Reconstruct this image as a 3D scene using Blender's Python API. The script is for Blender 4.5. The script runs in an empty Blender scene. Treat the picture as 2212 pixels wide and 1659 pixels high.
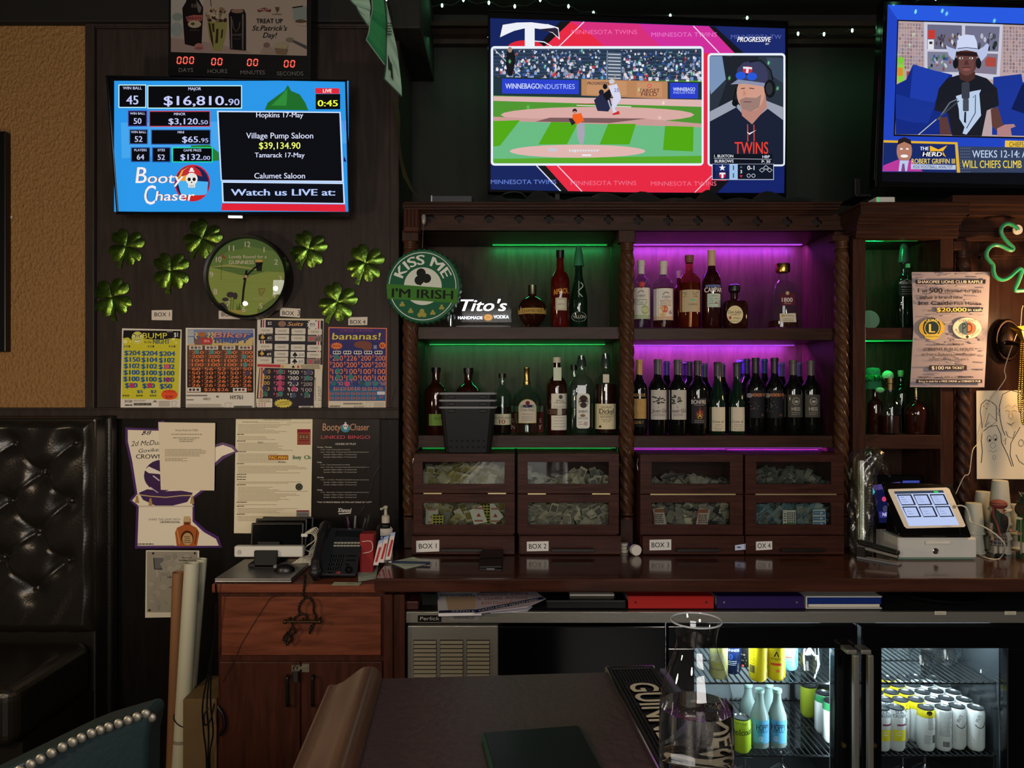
import bpy, bmesh, math, random
from math import sin, cos, pi, radians, asin, atan2, sqrt
from mathutils import Vector, Matrix
from mathutils.geometry import tessellate_polygon
C = bpy.context.scene.collection
SC = bpy.context.scene
rnd = random.Random(7)
# ---------------------------------------------------------------- camera, world, lights, exposure
F, CX, CY, H = 1609.0, 1106.0, 829.5, 1.65
cam = bpy.data.objects.new('camera', bpy.data.cameras.new('camera')); C.objects.link(cam)
cam.location = (0, 0, H); cam.rotation_euler = (pi/2, 0, 0)
cam.data.sensor_fit = 'HORIZONTAL'; cam.data.sensor_width = 36.0; cam.data.lens = 36.0*F/2212
cam.data.clip_start = .02
SC.camera = cam
SC.view_settings.view_transform = 'Standard'; SC.view_settings.look = 'None'
SC.view_settings.gamma = 1; SC.view_settings.exposure = 0; SC.view_settings.use_curve_mapping = False
SC.cycles.sample_clamp_indirect = 3.0
W = bpy.data.worlds.new('world'); SC.world = W; W.use_nodes = True
W.node_tree.nodes['Background'].inputs[0].default_value = (1, .88, .78, 1)
W.node_tree.nodes['Background'].inputs[1].default_value = .05
def lamp(name, kind, loc, power, col, size=.2, size_y=None, aim=None, spread=None, blend=.6, angle=60):
    l = bpy.data.lights.new(name, kind); l.energy = power; l.color = col
    o = bpy.data.objects.new(name, l); C.objects.link(o); o.location = loc
    if kind == 'AREA':
        l.size = size
        if size_y: l.shape = 'RECTANGLE'; l.size_y = size_y
        if spread: l.spread = radians(spread)
    else: l.shadow_soft_size = size
    if kind == 'SPOT': l.spot_size = radians(angle); l.spot_blend = blend
    if aim is not None:
        o.rotation_euler = (Vector(aim)-Vector(loc)).to_track_quat('-Z', 'Y').to_euler()
    return o
# pendants over the seats on the left and over the bar behind the camera
lamp('pendant_left', 'POINT', (-1.75, 1.05, 1.5), 32, (1, .74, .47), .09)
lamp('pendant_bar', 'POINT', (-.62, -.3, 1.9), 52, (1, .86, .70), .12)
lamp('pendant_far', 'POINT', (1.3, -.6, 2.3), 30, (1, .90, .80), .12)
lamp('front_window_fill', 'AREA', (.5, -2.9, 1.9), 66, (1, .95, .91), 2.2, 1.3, aim=(.3, 3, 1.5))  # added general fill lamp, set where a window would be; no window is modelled
lamp('sconce_lamp', 'POINT', (2.08, 2.72, 1.86), 20, (1, .58, .25), .05)
# ---------------------------------------------------------------- helpers
def lin(c):
    if isinstance(c, str): c = tuple(int(c[i:i+2], 16) for i in (0, 2, 4))
    return tuple((x/255/12.92 if x/255 <= .04045 else ((x/255+.055)/1.055)**2.4) for x in c[:3])
def P(px, py, d): return Vector(((px-CX)*d/F, d, H-(py-CY)*d/F))
MT = {}
def mat(name, col, rough=.5, metal=0, trans=0, ior=1.45, emit=0, ecol=None, bump=None, spec=.5, coat=0, var=None, raw=False):
    if name in MT: return MT[name]
    m = bpy.data.materials.new(name); MT[name] = m; m.use_nodes = True
    nt = m.node_tree; b = nt.nodes['Principled BSDF']; I = b.inputs
    c = col if raw else lin(col)
    I['Base Color'].default_value = (*c, 1); I['Roughness'].default_value = rough; I['Metallic'].default_value = metal
    I['Transmission Weight'].default_value = trans; I['IOR'].default_value = ior; I['Specular IOR Level'].default_value = spec
    I['Coat Weight'].default_value = coat
    if emit:
        I['Emission Color'].default_value = (*(lin(ecol) if ecol else c), 1); I['Emission Strength'].default_value = emit
    tc = nt.nodes.new('ShaderNodeTexCoord')
    if bump or var:
        n = nt.nodes.new('ShaderNodeTexNoise'); n.inputs['Scale'].default_value = (bump or var)[0]; n.inputs['Detail'].default_value = 5
        mp = nt.nodes.new('ShaderNodeMapping'); nt.links.new(tc.outputs['Object'], mp.inputs[0])
        if bump and len(bump) > 2: mp.inputs['Scale'].default_value = bump[2]
        if var and len(var) > 2: mp.inputs['Scale'].default_value = var[2]
        nt.links.new(mp.outputs[0], n.inputs['Vector'])
        if bump:
            bp = nt.nodes.new('ShaderNodeBump'); bp.inputs['Strength'].default_value = bump[1]; bp.inputs['Distance'].default_value = bump[3] if len(bump) > 3 else .01
            nt.links.new(n.outputs['Fac'], bp.inputs['Height']); nt.links.new(bp.outputs[0], I['Normal'])
        if var:
            mr = nt.nodes.new('ShaderNodeMapRange'); mr.inputs['From Min'].default_value = .3; mr.inputs['From Max'].default_value = .7
            mr.inputs['To Min'].default_value = 1-var[1]; mr.inputs['To Max'].default_value = 1+var[1]
            nt.links.new(n.outputs['Fac'], mr.inputs['Value'])
            vm = nt.nodes.new('ShaderNodeVectorMath'); vm.operation = 'SCALE'; vm.inputs[0].default_value = c
            nt.links.new(mr.outputs[0], vm.inputs['Scale']); nt.links.new(vm.outputs[0], I['Base Color'])
    return m
def wood(name, col, rough=.4, amt=.35, axis='z', scale=9, coat=0, bump=.12):
    st = {'z': (6, 6, .7), 'x': (.7, 6, 6), 'y': (6, .7, 6)}[axis]
    m = mat(name, col, rough, var=(scale, amt, st), coat=coat)
    nt = m.node_tree; nt.nodes['Principled BSDF'].inputs['Specular IOR Level'].default_value = .14 if not coat else .5; n = [x for x in nt.nodes if x.type == 'TEX_NOISE'][0]; n.inputs['Distortion'].default_value = .6
    bp = nt.nodes.new('ShaderNodeBump'); bp.inputs['Strength'].default_value = bump; bp.inputs['Distance'].default_value = .004
    nt.links.new(n.outputs['Fac'], bp.inputs['Height']); nt.links.new(bp.outputs[0], nt.nodes['Principled BSDF'].inputs['Normal'])
    return m
def thin_glass(name, tint=(1, 1, 1), rough=.02, ior=1.45, extra=0):
    if name in MT: return MT[name]
    m = bpy.data.materials.new(name); MT[name] = m; m.use_nodes = True; nt = m.node_tree; nt.nodes.clear()
    o = nt.nodes.new('ShaderNodeOutputMaterial'); mx = nt.nodes.new('ShaderNodeMixShader'); t = nt.nodes.new('ShaderNodeBsdfTransparent')
    g = nt.nodes.new('ShaderNodeBsdfGlossy'); lw = nt.nodes.new('ShaderNodeLayerWeight'); lw.inputs[0].default_value = .5; pw = nt.nodes.new('ShaderNodeMath'); pw.operation = 'POWER'; pw.inputs[1].default_value = 4; f0 = ((ior-1)/(ior+1))**2; fr = nt.nodes.new('ShaderNodeMath'); fr.operation = 'MULTIPLY'; fr.inputs[1].default_value = .7
    nt.links.new(lw.outputs['Facing'], pw.inputs[0]); nt.links.new(pw.outputs[0], fr.inputs[0])
    t.inputs[0].default_value = (*tint, 1); g.inputs['Roughness'].default_value = rough
    ad = nt.nodes.new('ShaderNodeMath'); ad.operation = 'ADD'; ad.inputs[1].default_value = extra+f0
    nt.links.new(fr.outputs[0], ad.inputs[0]); nt.links.new(ad.outputs[0], mx.inputs[0]); nt.links.new(t.outputs[0], mx.inputs[1]); nt.links.new(g.outputs[0], mx.inputs[2]); nt.links.new(mx.outputs[0], o.inputs[0])
    return m
def attr_mat(name, rough=.6, emit=0, metal=0, spec=.4, coat=0):
    if name in MT: return MT[name]
    m = mat(name, (0, 0, 0), rough, metal, spec=spec, coat=coat); nt = m.node_tree; b = nt.nodes['Principled BSDF']
    a = nt.nodes.new('ShaderNodeAttribute'); a.attribute_name = 'Col'
    if emit:
        nt.links.new(a.outputs['Color'], b.inputs['Emission Color']); b.inputs['Emission Strength'].default_value = emit
    else: nt.links.new(a.outputs['Color'], b.inputs['Base Color'])
    return m
PRINT = attr_mat('printed_paper', .65, spec=.2); GLOSSP = attr_mat('printed_gloss', .25); SCREEN = attr_mat('lit_screen', .04, emit=1.0)
MX = {}
def prop(o, label=None, cat=None, group=None, kind=None):
    if label: o['label'] = label
    if cat: o['category'] = cat
    if group: o['group'] = group
    if kind: o['kind'] = kind
    return o
def thing(name, label, cat, loc=(0, 0, 0), group=None, M=None):
    o = bpy.data.objects.new(name, None); C.objects.link(o); o.empty_display_size = .05
    m = M if M is not None else Matrix.Translation(loc)
    o.matrix_world = m; MX[o] = m.copy()
    return prop(o, label, cat, group)
class MB:
    def __init__(s): s.v = []; s.f = []; s.c = None; s.smooth = []
    def add(s, vs, fs, sm=False, M=None):
        k = len(s.v); s.v += [tuple(M @ Vector(v)) for v in vs] if M is not None else [tuple(v) for v in vs]
        s.f += [tuple(i+k for i in f) for f in fs]; s.smooth += [sm]*len(fs); return s
    def box(s, a, b, M=None):
        x0, y0, z0 = a; x1, y1, z1 = b
        return s.add([(x0, y0, z0), (x1, y0, z0), (x1, y1, z0), (x0, y1, z0), (x0, y0, z1), (x1, y0, z1), (x1, y1, z1), (x0, y1, z1)],
                     [(3, 2, 1, 0), (4, 5, 6, 7), (0, 1, 5, 4), (1, 2, 6, 5), (2, 3, 7, 6), (3, 0, 4, 7)], M=M)
    def bp(s, x0, y0, x1, y1, da, db):          # box whose front face covers a pixel rectangle at depth da, reaching back to db
        a = P(x0, y1, da); b = P(x1, y0, da); return s.box((a.x, da, a.z), (b.x, db, b.z))
    def lathe(s, prof, c=(0, 0, 0), n=32, M=None, sm=True, cap=True, sx=1, sy=1):
        vs = []; fs = []; m = len(prof)
        for r, z in prof:
            for k in range(n):
                a = 2*pi*k/n; vs.append((c[0]+r*cos(a)*sx, c[1]+r*sin(a)*sy, c[2]+z))
        for i in range(m-1):
            for k in range(n):
                k2 = (k+1) % n; fs.append((i*n+k, i*n+k2, (i+1)*n+k2, (i+1)*n+k))
        if cap:
            if prof[0][0] > 1e-6: fs.append(tuple(range(n-1, -1, -1)))
            if prof[-1][0] > 1e-6: fs.append(tuple((m-1)*n+k for k in range(n)))
        return s.add(vs, fs, sm, M)
    def cyl(s, p, q, r, n=16, r2=None, sm=True):
        p = Vector(p); q = Vector(q); d = q-p; M = Matrix.Translation(p) @ d.to_track_quat('Z', 'Y').to_matrix().to_4x4()
        return s.lathe([(r, 0), (r if r2 is None else r2, d.length)], n=n, M=M, sm=sm)
    def ball(s, c, r, n=12, sc=(1, 1, 1)):
        pr = [(max(1e-7, r*sin(pi*i/n)), -r*cos(pi*i/n)*sc[2]) for i in range(n+1)]
        return s.lathe(pr, c, n=n+4, cap=False, sx=sc[0], sy=sc[1])
    def tube(s, pts, r, n=8, closed=False):
        pts = [Vector(p) for p in pts]; m = len(pts); vs = []; fs = []; up = None
        for i, p in enumerate(pts):
            if closed: t = pts[(i+1) % m]-pts[i-1]
            else: t = pts[min(i+1, m-1)]-pts[max(i-1, 0)]
            t = t.normalized() if t.length > 1e-9 else Vector((0, 0, 1))
            if up is None: up = t.orthogonal().normalized()
            up = (up-t*up.dot(t)); up = up.normalized() if up.length > 1e-6 else t.orthogonal().normalized()
            w = t.cross(up); rr = r[i] if isinstance(r, (list, tuple)) else r
            for k in range(n): a = 2*pi*k/n; vs.append(p+(up*cos(a)+w*sin(a))*rr)
        for i in range(m if closed else m-1):
            j = (i+1) % m
            for k in range(n): k2 = (k+1) % n; fs.append((i*n+k, i*n+k2, j*n+k2, j*n+k))
        if not closed: fs += [tuple(range(n-1, -1, -1)), tuple((m-1)*n+k for k in range(n))]
        return s.add(vs, fs, True)
    def prism(s, poly, y0, y1, holes=(), M=None):   # outline in x,z, extruded along y
        loops = [list(poly)]+[list(h) for h in holes]; flat = [p for l in loops for p in l]; n = len(flat)
        tri = tessellate_polygon([[Vector((p[0], p[1], 0)) for p in l] for l in loops])
        vs = [(p[0], y0, p[1]) for p in flat]+[(p[0], y1, p[1]) for p in flat]
        fs = [tuple(t) for t in tri]+[tuple(i+n for i in reversed(t)) for t in tri]
        k = 0
        for l in loops:
            m = len(l)
            for i in range(m): fs.append((k+i, k+(i+1) % m, n+k+(i+1) % m, n+k+i))
            k += m
        return s.add(vs, fs, False, M)
    def grid(s, fn, nu, nv, sm=True):
        vs = [fn(i/nu, j/nv) for j in range(nv+1) for i in range(nu+1)]
        fs = [(j*(nu+1)+i, j*(nu+1)+i+1, (j+1)*(nu+1)+i+1, (j+1)*(nu+1)+i) for j in range(nv) for i in range(nu)]
        return s.add(vs, fs, sm)
def sweep(mb, prof, x0, x1):      # moulding: profile (depth, z) run along x
    n = len(prof); mb.add([(x, a, b) for x in (x0, x1) for a, b in prof], [(i, (i+1) % n, n+(i+1) % n, n+i) for i in range(n)]+[tuple(range(n)), tuple(range(2*n-1, n-1, -1))])
def spline(pts, k=8):
    pts = [Vector(p) for p in pts]; out = []
    for i in range(len(pts)-1):
        p0 = pts[max(i-1, 0)]; p1 = pts[i]; p2 = pts[i+1]; p3 = pts[min(i+2, len(pts)-1)]
        for j in range(k):
            t = j/k; out.append(.5*((2*p1)+(p2-p0)*t+(2*p0-5*p1+4*p2-p3)*t*t+(3*p1-p0-3*p2+p3)*t**3))
    return out+[pts[-1]]
def link_mesh(name, mb, m, inv=None, angle=35):
    me = bpy.data.meshes.new(name); vs = mb.v if inv is None else [tuple(inv @ Vector(v)) for v in mb.v]
    me.from_pydata(vs, [], mb.f); me.materials.append(m)
    if any(mb.smooth):
        me.polygons.foreach_set('use_smooth', mb.smooth)
        me.set_sharp_from_angle(angle=radians(angle))
    if mb.c is not None:
        a = me.attributes.new('Col', 'FLOAT_COLOR', 'FACE')
        a.data.foreach_set('color', [x for c in mb.c for x in (*c, 1)])
    else:
        bm = bmesh.new(); bm.from_mesh(me); bmesh.ops.recalc_face_normals(bm, faces=bm.faces); bm.to_mesh(me); bm.free()
    me.update(); return me
def part(name, mb, m, parent, label=None, bevel=0, local=False, kind=None, seg=2):
    inv = None
    if not local:
        inv = MX[parent].inverted()
    me = link_mesh(name, mb, m, inv); o = bpy.data.objects.new(name, me); C.objects.link(o); o.parent = parent
    MX[o] = MX[parent].copy()
    if bevel:
        b = o.modifiers.new('bevel', 'BEVEL'); b.width = bevel; b.segments = seg; b.limit_method = 'ANGLE'
    if label: o['label'] = label
    if kind: o['kind'] = kind
    return o
def solo(name, mb, m, label, cat, group=None, bevel=0, kind=None, M=None, local=False):
    if M is None:
        xs, ys, zs = zip(*mb.v); M = Matrix.Translation(((min(xs)+max(xs))/2, (min(ys)+max(ys))/2, min(zs)))
    me = link_mesh(name, mb, m, None if local else M.inverted()); o = bpy.data.objects.new(name, me); C.objects.link(o); o.matrix_world = M; MX[o] = M.copy()
    if bevel:
        b = o.modifiers.new('bevel', 'BEVEL'); b.width = bevel; b.segments = 2; b.limit_method = 'ANGLE'
    return prop(o, label, cat, group, kind)
def struct(name, mb, m, bevel=0):
    o = solo(name, mb, m, None, None, None, bevel); o['kind'] = 'structure'; return o
def dup(root, M, label=None, group=None):
    r = root.copy(); C.objects.link(r); r.matrix_world = M; MX[r] = M.copy()
    if label: r['label'] = label
    if group: r['group'] = group
    def kids(a, b):
        for ch in [o for o in a.children]:
            c = ch.copy(); C.objects.link(c); c.parent = b; MX[c] = M.copy(); kids(ch, c)
    kids(root, r); return r
# ---------------------------------------------------------------- flat frames and printed canvases
class Fr:
    def __init__(s, o, r=(1, 0, 0), u=(0, 0, 1)):
        s.o = Vector(o); s.r = Vector(r).normalized(); u = Vector(u); s.u = (u-s.r*u.dot(s.r)).normalized(); s.n = s.u.cross(s.r)  # n points away from viewer
        s.M = Matrix.Translation(s.o) @ Matrix((s.r, s.n, s.u)).transposed().to_4x4()
    def px(s, x, y):
        d = Vector(((x-CX)/F, 1, -(y-CY)/F)); c = Vector((0, 0, H))
        t = (s.o-c).dot(s.n)/d.dot(s.n); q = c+d*t-s.o; return q.dot(s.r), q.dot(s.u)
    def at(s, u, v, y=0): return s.o+s.r*u+s.u*v+s.n*y
def flat(d, px=CX, py=CY): return Fr(P(px, py, d))
def corners(tl, tr, bl, dtl, dtr, dbl):
    a, b, c = P(*tl, dtl), P(*tr, dtr), P(*bl, dbl); return Fr((b+c)/2, b-a, a-c)
class Cylf:                                  # wraps a canvas round a bottle: pixel offsets become angles
    def __init__(s, x, y, R, d=None): s.x = x; s.y = y; s.R = R; s.d = d or (y-R*.8)
    def px(s, px, py): return (px-CX)*s.d/F-s.x, H-(py-CY)*s.d/F
TXT = {}
def glyphs(t, bold=0, shear=0):
    k = (t, bold, shear)
    if k not in TXT:
        cu = bpy.data.curves.new('t', 'FONT'); cu.body = t; cu.offset = bold*.36; cu.shear = shear; cu.resolution_u = 3
        o = bpy.data.objects.new('t', cu); me = bpy.data.meshes.new_from_object(o)
        TXT[k] = ([(v.co.x, v.co.y) for v in me.vertices], [tuple(p.vertices) for p in me.polygons])
        bpy.data.objects.remove(o); bpy.data.meshes.remove(me); bpy.data.curves.remove(cu)
    return TXT[k]
CAP = .0
class Cv(MB):
    def __init__(s, fr, x0=0, y0=0, k=1.0, y=0, g=1.0, step=.00004):
        super().__init__(); s.c = []; s.fr = fr; s.x0 = x0; s.y0 = y0; s.k = k; s.y = y; s.lay = 1; s.g = g; s.step = step
    def zoom(s, x0, y0, k): s.x0 = x0; s.y0 = y0; s.k = k; return s
    def pt(s, X, Y, q=None):
        u, v = s.fr.px(s.x0+X/s.k, s.y0+Y/s.k); o = s.lay*s.step
        if isinstance(s.fr, Cylf):
            R = s.fr.R; a = asin(max(-.985, min(.985, u/R))); return (s.fr.x+(R+o)*sin(a), s.fr.y-(R+o)*cos(a), v)
        return (u, s.y-o, v)
    def put(s, pts, faces, col):
        c = tuple(min(1, x*s.g) for x in (lin(col) if not isinstance(col[0], float) else col))
        s.add([s.pt(*p) for p in pts], faces); s.c += [c]*len(faces); return s
    def L(s): s.lay += 1; return s
    def poly(s, pts, col, up=1):
        s.lay += up; return s.put(pts, [tuple(range(len(pts)))] if len(pts) < 5 else [tuple(t) for t in tessellate_polygon([[Vector((p[0], p[1], 0)) for p in pts]])], col)
    def rect(s, a, b, c, d, col, r=0, up=1, nx=None):
        s.lay += up
        if r:
            p = []
            for cx, cy, a0 in ((c-r, d-r, 0), (a+r, d-r, 90), (a+r, b+r, 180), (c-r, b+r, 270)):
                p += [(cx+r*cos(radians(a0+t*22.5)), cy+r*sin(radians(a0+t*22.5))) for t in range(5)]
            return s.put(p, [tuple(range(len(p)))], col)
        n = nx or (10 if isinstance(s.fr, Cylf) else 1)
        p = [(a+(c-a)*i/n, yy) for yy in (b, d) for i in range(n+1)]
        return s.put(p, [(i, i+1, n+2+i, n+1+i) for i in range(n)], col)
    def ell(s, x, y, rx, ry, col, n=24, up=1, a0=0, a1=360, rot=0):
        s.lay += up; p = [(x, y)]; cr, sr = cos(radians(rot)), sin(radians(rot))
        for i in range(n+1):
            a = radians(a0+(a1-a0)*i/n); ex, ey = rx*cos(a), ry*sin(a); p.append((x+ex*cr-ey*sr, y+ex*sr+ey*cr))
        return s.put(p, [(0, i, i+1) for i in range(1, n+1)], col)
    def line(s, pts, w, col, closed=False, up=1):
        s.lay += up; pts = list(pts)+([pts[0]] if closed else []); v = []; f = []
        for i, p in enumerate(pts):
            q0 = pts[i-1] if i else (pts[-2] if closed else p); q1 = pts[i+1] if i+1 < len(pts) else (pts[1] if closed else p)
            tx, ty = q1[0]-q0[0], q1[1]-q0[1]; l = sqrt(tx*tx+ty*ty) or 1; v += [(p[0]-ty/l*w/2, p[1]+tx/l*w/2), (p[0]+ty/l*w/2, p[1]-tx/l*w/2)]
        return s.put(v, [(2*i, 2*i+1, 2*i+3, 2*i+2) for i in range(len(pts)-1)], col)
    def frame(s, a, b, c, d, w, col): return s.line([(a, b), (c, b), (c, d), (a, d)], w, col, True)
    def text(s, t, x, y, h, col, al='c', w=None, bold=0, shear=0, rot=0, up=1, arc=None):
        # x, y: centre of the capitals' height; h: capital height; w: fit to this width
        s.lay += up; v, f = glyphs(t, 0, shear)
        if not v: return s
        if bold: n = len(v); o = bold*.42; v = [(a+q, b) for q in (-o, 0, o) for a, b in v]; f = list(f)+[tuple(i+n for i in p) for p in f]+[tuple(i+2*n for i in p) for p in f]
        x0 = min(p[0] for p in v); x1 = max(p[0] for p in v); sy = h/CAPH; sx = sy if not w else w/max(1e-6, x1-x0)
        off = {'l': x0, 'c': (x0+x1)/2, 'r': x1}[al]; cr, sr = cos(radians(rot)), sin(radians(rot)); p = []
        for a, b in v:
            X, Y = (a-off)*sx, -(b*sy-h/2)
            if arc: ph = X/arc; rr = arc-Y; p.append((x+rr*sin(ph), y+arc-rr*cos(ph)))
            else: p.append((x+X*cr-Y*sr, y+X*sr+Y*cr))
        if not bold: return s.put(p, f, col)
        n = len(p)//3; m = len(f)//3
        for k in range(3): s.lay += .3; s.put(p[k*n:k*n+n], f[:m], col)
        return s
    def otext(s, t, x, y, h, col, ocol, ob=.06, **k):
        b = k.pop('bold', 0); s.text(t, x, y, h, ocol, bold=b+ob, **k); return s.text(t, x, y, h, col, bold=b, **k)
    def lines(s, x0, x1, ys, h, col, al='l', jit=.3):    # rows of print too small to read
        s.lay += 1
        for y in ys:
            e = x0+(x1-x0)*(1-jit*rnd.random()); x = x0 if al == 'l' else (x0+x1)/2-(e-x0)/2; end = x+(e-x0)
            while x < end-h:
                w = h*(1+3*rnd.random()); s.put([(x, y), (min(x+w, end), y), (min(x+w, end), y+h), (x, y+h)], [(0, 1, 2, 3)], col); x += w+h*.5
        return s
    def bars(s, x0, y0, x1, y1, col, n=20):
        s.lay += 1; x = x0
        while x < x1:
            w = (x1-x0)/n*(.3+rnd.random()*.7); s.put([(x, y0), (min(x1, x+w), y0), (min(x1, x+w), y1), (x, y1)], [(0, 1, 2, 3)], col); x += w*1.6
        return s
_v = glyphs('H')[0]; CAPH = max(p[1] for p in _v)
def cpart(name, cv, m, parent, label=None):
    loc = not isinstance(cv.fr, Cylf)
    return part(name, cv, m, parent, label, local=loc)
def sheet(name, fr, quad, paint, label, cat, group=None, x0=0, y0=0, k=1, col='e8e0cc', thick=.0006, g=1.2, m=None, y=0):
    """a sheet of paper or card: outline in canvas pixels, printed on its face, one mesh"""
    cv = Cv(fr, x0, y0, k, y=y, g=g); pts = list(quad); n = len(pts); cv.lay = 0
    a = [cv.pt(*p) for p in pts]; b = [(p[0], p[1]+thick, p[2]) for p in a]
    tri = [tuple(t) for t in tessellate_polygon([[Vector((p[0], p[2], 0)) for p in a]])]
    fs = tri+[tuple(i+n for i in t[::-1]) for t in tri]+[(i, (i+1) % n, n+(i+1) % n, n+i) for i in range(n)]
    cv.add(a+b, fs); cv.c += [tuple(min(.9, x*g) for x in lin(col))]*len(fs)
    if paint: paint(cv)
    return solo(name, cv, m or PRINT, label, cat, group, M=fr.M, local=True)
# ================================================================ setting
WP = wood('wood_panel', '362e2b', .45, .22, 'z', 7)
WD = wood('wood_black', '151211', .4, .25, 'z', 7)
WB = wood('wood_backbar', '38241d', .35, .3, 'x', 9)
WBZ = wood('wood_backbar_upright', '38231b', .35, .3, 'z', 9)
WK = wood('wood_back_panel', '32221a', .4, .3, 'z', 10)
WR = wood('wood_redbrown', '6c3c2b', .35, .35, 'x', 8)
WRZ = wood('wood_redbrown_upright', '42251c', .35, .3, 'z', 8)
WCT = wood('wood_counter', '42251b', .16, .35, 'x', 6, coat=.25, bump=.04)
WBX = wood('wood_box', '3d211b', .38, .35, 'x', 11)
DARK = mat('wall_dark_paint', '151311', .7, bump=(40, .05))
STUC = mat('stucco_gold', '9a7242', .55, bump=(85, 1.0, (1, 1, .75), .016), var=(70, .12))
BLACK = mat('black_plastic', '0e0e10', .35); BLACKG = mat('black_gloss', '08080a', .12); BLACKM = mat('black_matte', '121214', .6)
STEEL = mat('brushed_steel', '8f8d84', .38, .6, bump=(30, .1, (.5, 20, 20))); CHROME = mat('chrome', 'c8c8c8', .12, 1); BRASS = mat('brass', 'b08a4a', .3, 1)
BRONZE = mat('dark_bronze', '2e1f16', .35, .8); GOLD = mat('gold_foil', 'd9a93c', .22, 1)
WHITEP = mat('white_plastic', 'dcdad2', .35); GREYP = mat('grey_plastic', '77787c', .45); SILVER = mat('silver_metal', 'a9abad', .35, .9)
CREAM = mat('paper_white', 'd8d2c2', .7)
DL, DB = 3.05, 2.98          # depth of the left wall, depth of the back bar's face
XR = (862-CX)*DL/F
def wpx(x, d): return (x-CX)*d/F
def zpx(y, d): return H-(y-CY)*d/F
struct('floor', MB().box((-4.5, -3, -.1), (4, 4.2, 0)), mat('floor_tile', '2a2522', .4))
struct('ceiling', MB().box((-4.5, -3, 3.36), (4, 4.2, 3.46)), DARK)
struct('wall_left', MB().box((-4.5, DL+.005, 1.545), (wpx(184, DL), DL+.15, 3.36)), STUC)
struct('wall_middle', MB().box((wpx(184, DL), DL+.008, 1.545), (XR, DL+.15, 3.36)), WP)
struct('wall_lower', MB().box((-4.5, DL+.008, 0), (XR, DL+.15, 1.545)), WD)
struct('wall_return', MB().box((XR-.15, DL+.15, 0), (XR, 3.45, 3.36)), WP)
struct('wall_back', MB().box((XR-.15, 3.45, 0), (4, 3.6, 3.36)), DARK)
struct('trim_1', MB().bp(183, 40, 203, 884, DL-.015, DL+.02), WP, .004)
struct('trim_2', MB().bp(842, 40, 862, 884, DL-.012, DL+.02), WP, .004)
m = MB(); m.bp(-900, 884, 862, 905, DL-.02, DL+.02); m.bp(-900, 881, 862, 886, DL-.03, DL+.02); struct('trim_3', m, WP, .003)
m = MB(); m.bp(203, 40, 842, 56, DL-.012, DL+.02); m.bp(203, 56, 842, 60, DL-.006, DL+.02); struct('trim_4', m, WP, .003)
m = MB(); m.bp(232, 905, 252, 1659, DL-.01, DL+.02); m.bp(822, 905, 862, 1659, DL-.012, DL+.02); struct('trim_5', m, WD, .003)
struct('ceiling_soffit', MB().box((-4.5, 3.02, zpx(47, 3.02)), (wpx(840, 2.94), 3.45, 3.36)).box((wpx(840, 2.94), 2.93, 3.05), (wpx(909, 2.94), 3.45, 3.36)), DARK, .006)
m = MB(); sweep(m, [(3.45, zpx(92, 3.4)), (3.41, zpx(92, 3.4)), (3.40, zpx(84, 3.4)), (3.37, zpx(80, 3.4)), (3.35, zpx(66, 3.37)), (3.31, zpx(60, 3.33)), (3.31, zpx(50, 3.33)), (3.45, zpx(46, 3.33))], wpx(909, 2.94), 4)
struct('trim_6', m, wood('wood_crown', '2d241f', .45, .2, 'x', 8))
# ================================================================ back bar shelving
def twist(mb, x, d, y0, y1, r, lobes=4, turn=.20, amp=.16):
    z0, z1 = zpx(y1, d), zpx(y0, d); nz = int((z1-z0)/.006); n = 28
    def fn(u, v):
        z = z0+(z1-z0)*v; a = 2*pi*u; e = min(1, (z1-z)/.02, (z-z0)/.02); w = abs(sin(lobes/2*(a+2*pi*z/turn)))
        rr = r*(1-amp+(2*amp)*w*e); return (x+rr*cos(a), d+rr*sin(a), z)
    mb.grid(fn, n, nz)
def quat(cx, cz, r):
    out = []
    for k in range(4):
        a0 = k*pi/2; ox, oz = cx+r*.62*cos(a0), cz+r*.62*sin(a0)
        for t in range(-4, 5): a = a0+t*radians(26); out.append((ox+r*.42*cos(a), oz+r*.42*sin(a)))
    return out
bb = thing('back_bar_shelving', 'dark carved wooden back bar with twisted columns and two lit bays', 'shelving', (wpx(1353, DB), DB, 1.0046))
m = MB(); x0, x1, z0, z1 = wpx(905, 2.955), wpx(1836, 2.955), zpx(497, 2.955), zpx(462, 2.955)
holes = [quat(wpx(928+64.4*i, 2.955), zpx(470+i*.75, 2.955), .0195) for i in range(15)]
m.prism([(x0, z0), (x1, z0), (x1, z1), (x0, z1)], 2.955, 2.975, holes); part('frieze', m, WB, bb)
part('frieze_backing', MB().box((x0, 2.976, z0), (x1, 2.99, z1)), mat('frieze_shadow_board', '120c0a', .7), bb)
m = MB()
for y0, y1, d in ((435, 440, 2.86), (440, 447, 2.875), (447, 453, 2.89), (453, 458, 2.915), (458, 463, 2.935)): m.bp(872, y0, CX+1.27*F/d, y1, d, 3.4)
part('cornice', m, WB, bb, bevel=.003)
part('top_board', MB().box((wpx(870, 2.9), 2.9, zpx(434, 2.86)-.02), (wpx(1814, 2.9), 3.44, zpx(434, 2.86))), WB, bb)
part('back_panel', MB().box((wpx(880, DB), 3.32, 1.0046), (wpx(1353, DB), 3.335, zpx(462, 2.955))), WK, bb)
part('back_panel', MB().box((wpx(1353, DB), 3.32, 1.0046), (wpx(1828, DB), 3.335, zpx(462, 2.955))), WK, bb)
part('bay_ceiling', MB().box((wpx(880, DB), 2.976, z0+.0), (wpx(1836, DB), 3.32, z0+.02)), WB, bb)
for a, b in ((872, 903), (1340, 1368), (1803, 1836)):
    part('upright', MB().box((wpx(a, DB), DB, 1.0046), (wpx(b, DB), 3.32, z0)), WBZ, bb, bevel=.002)
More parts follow.
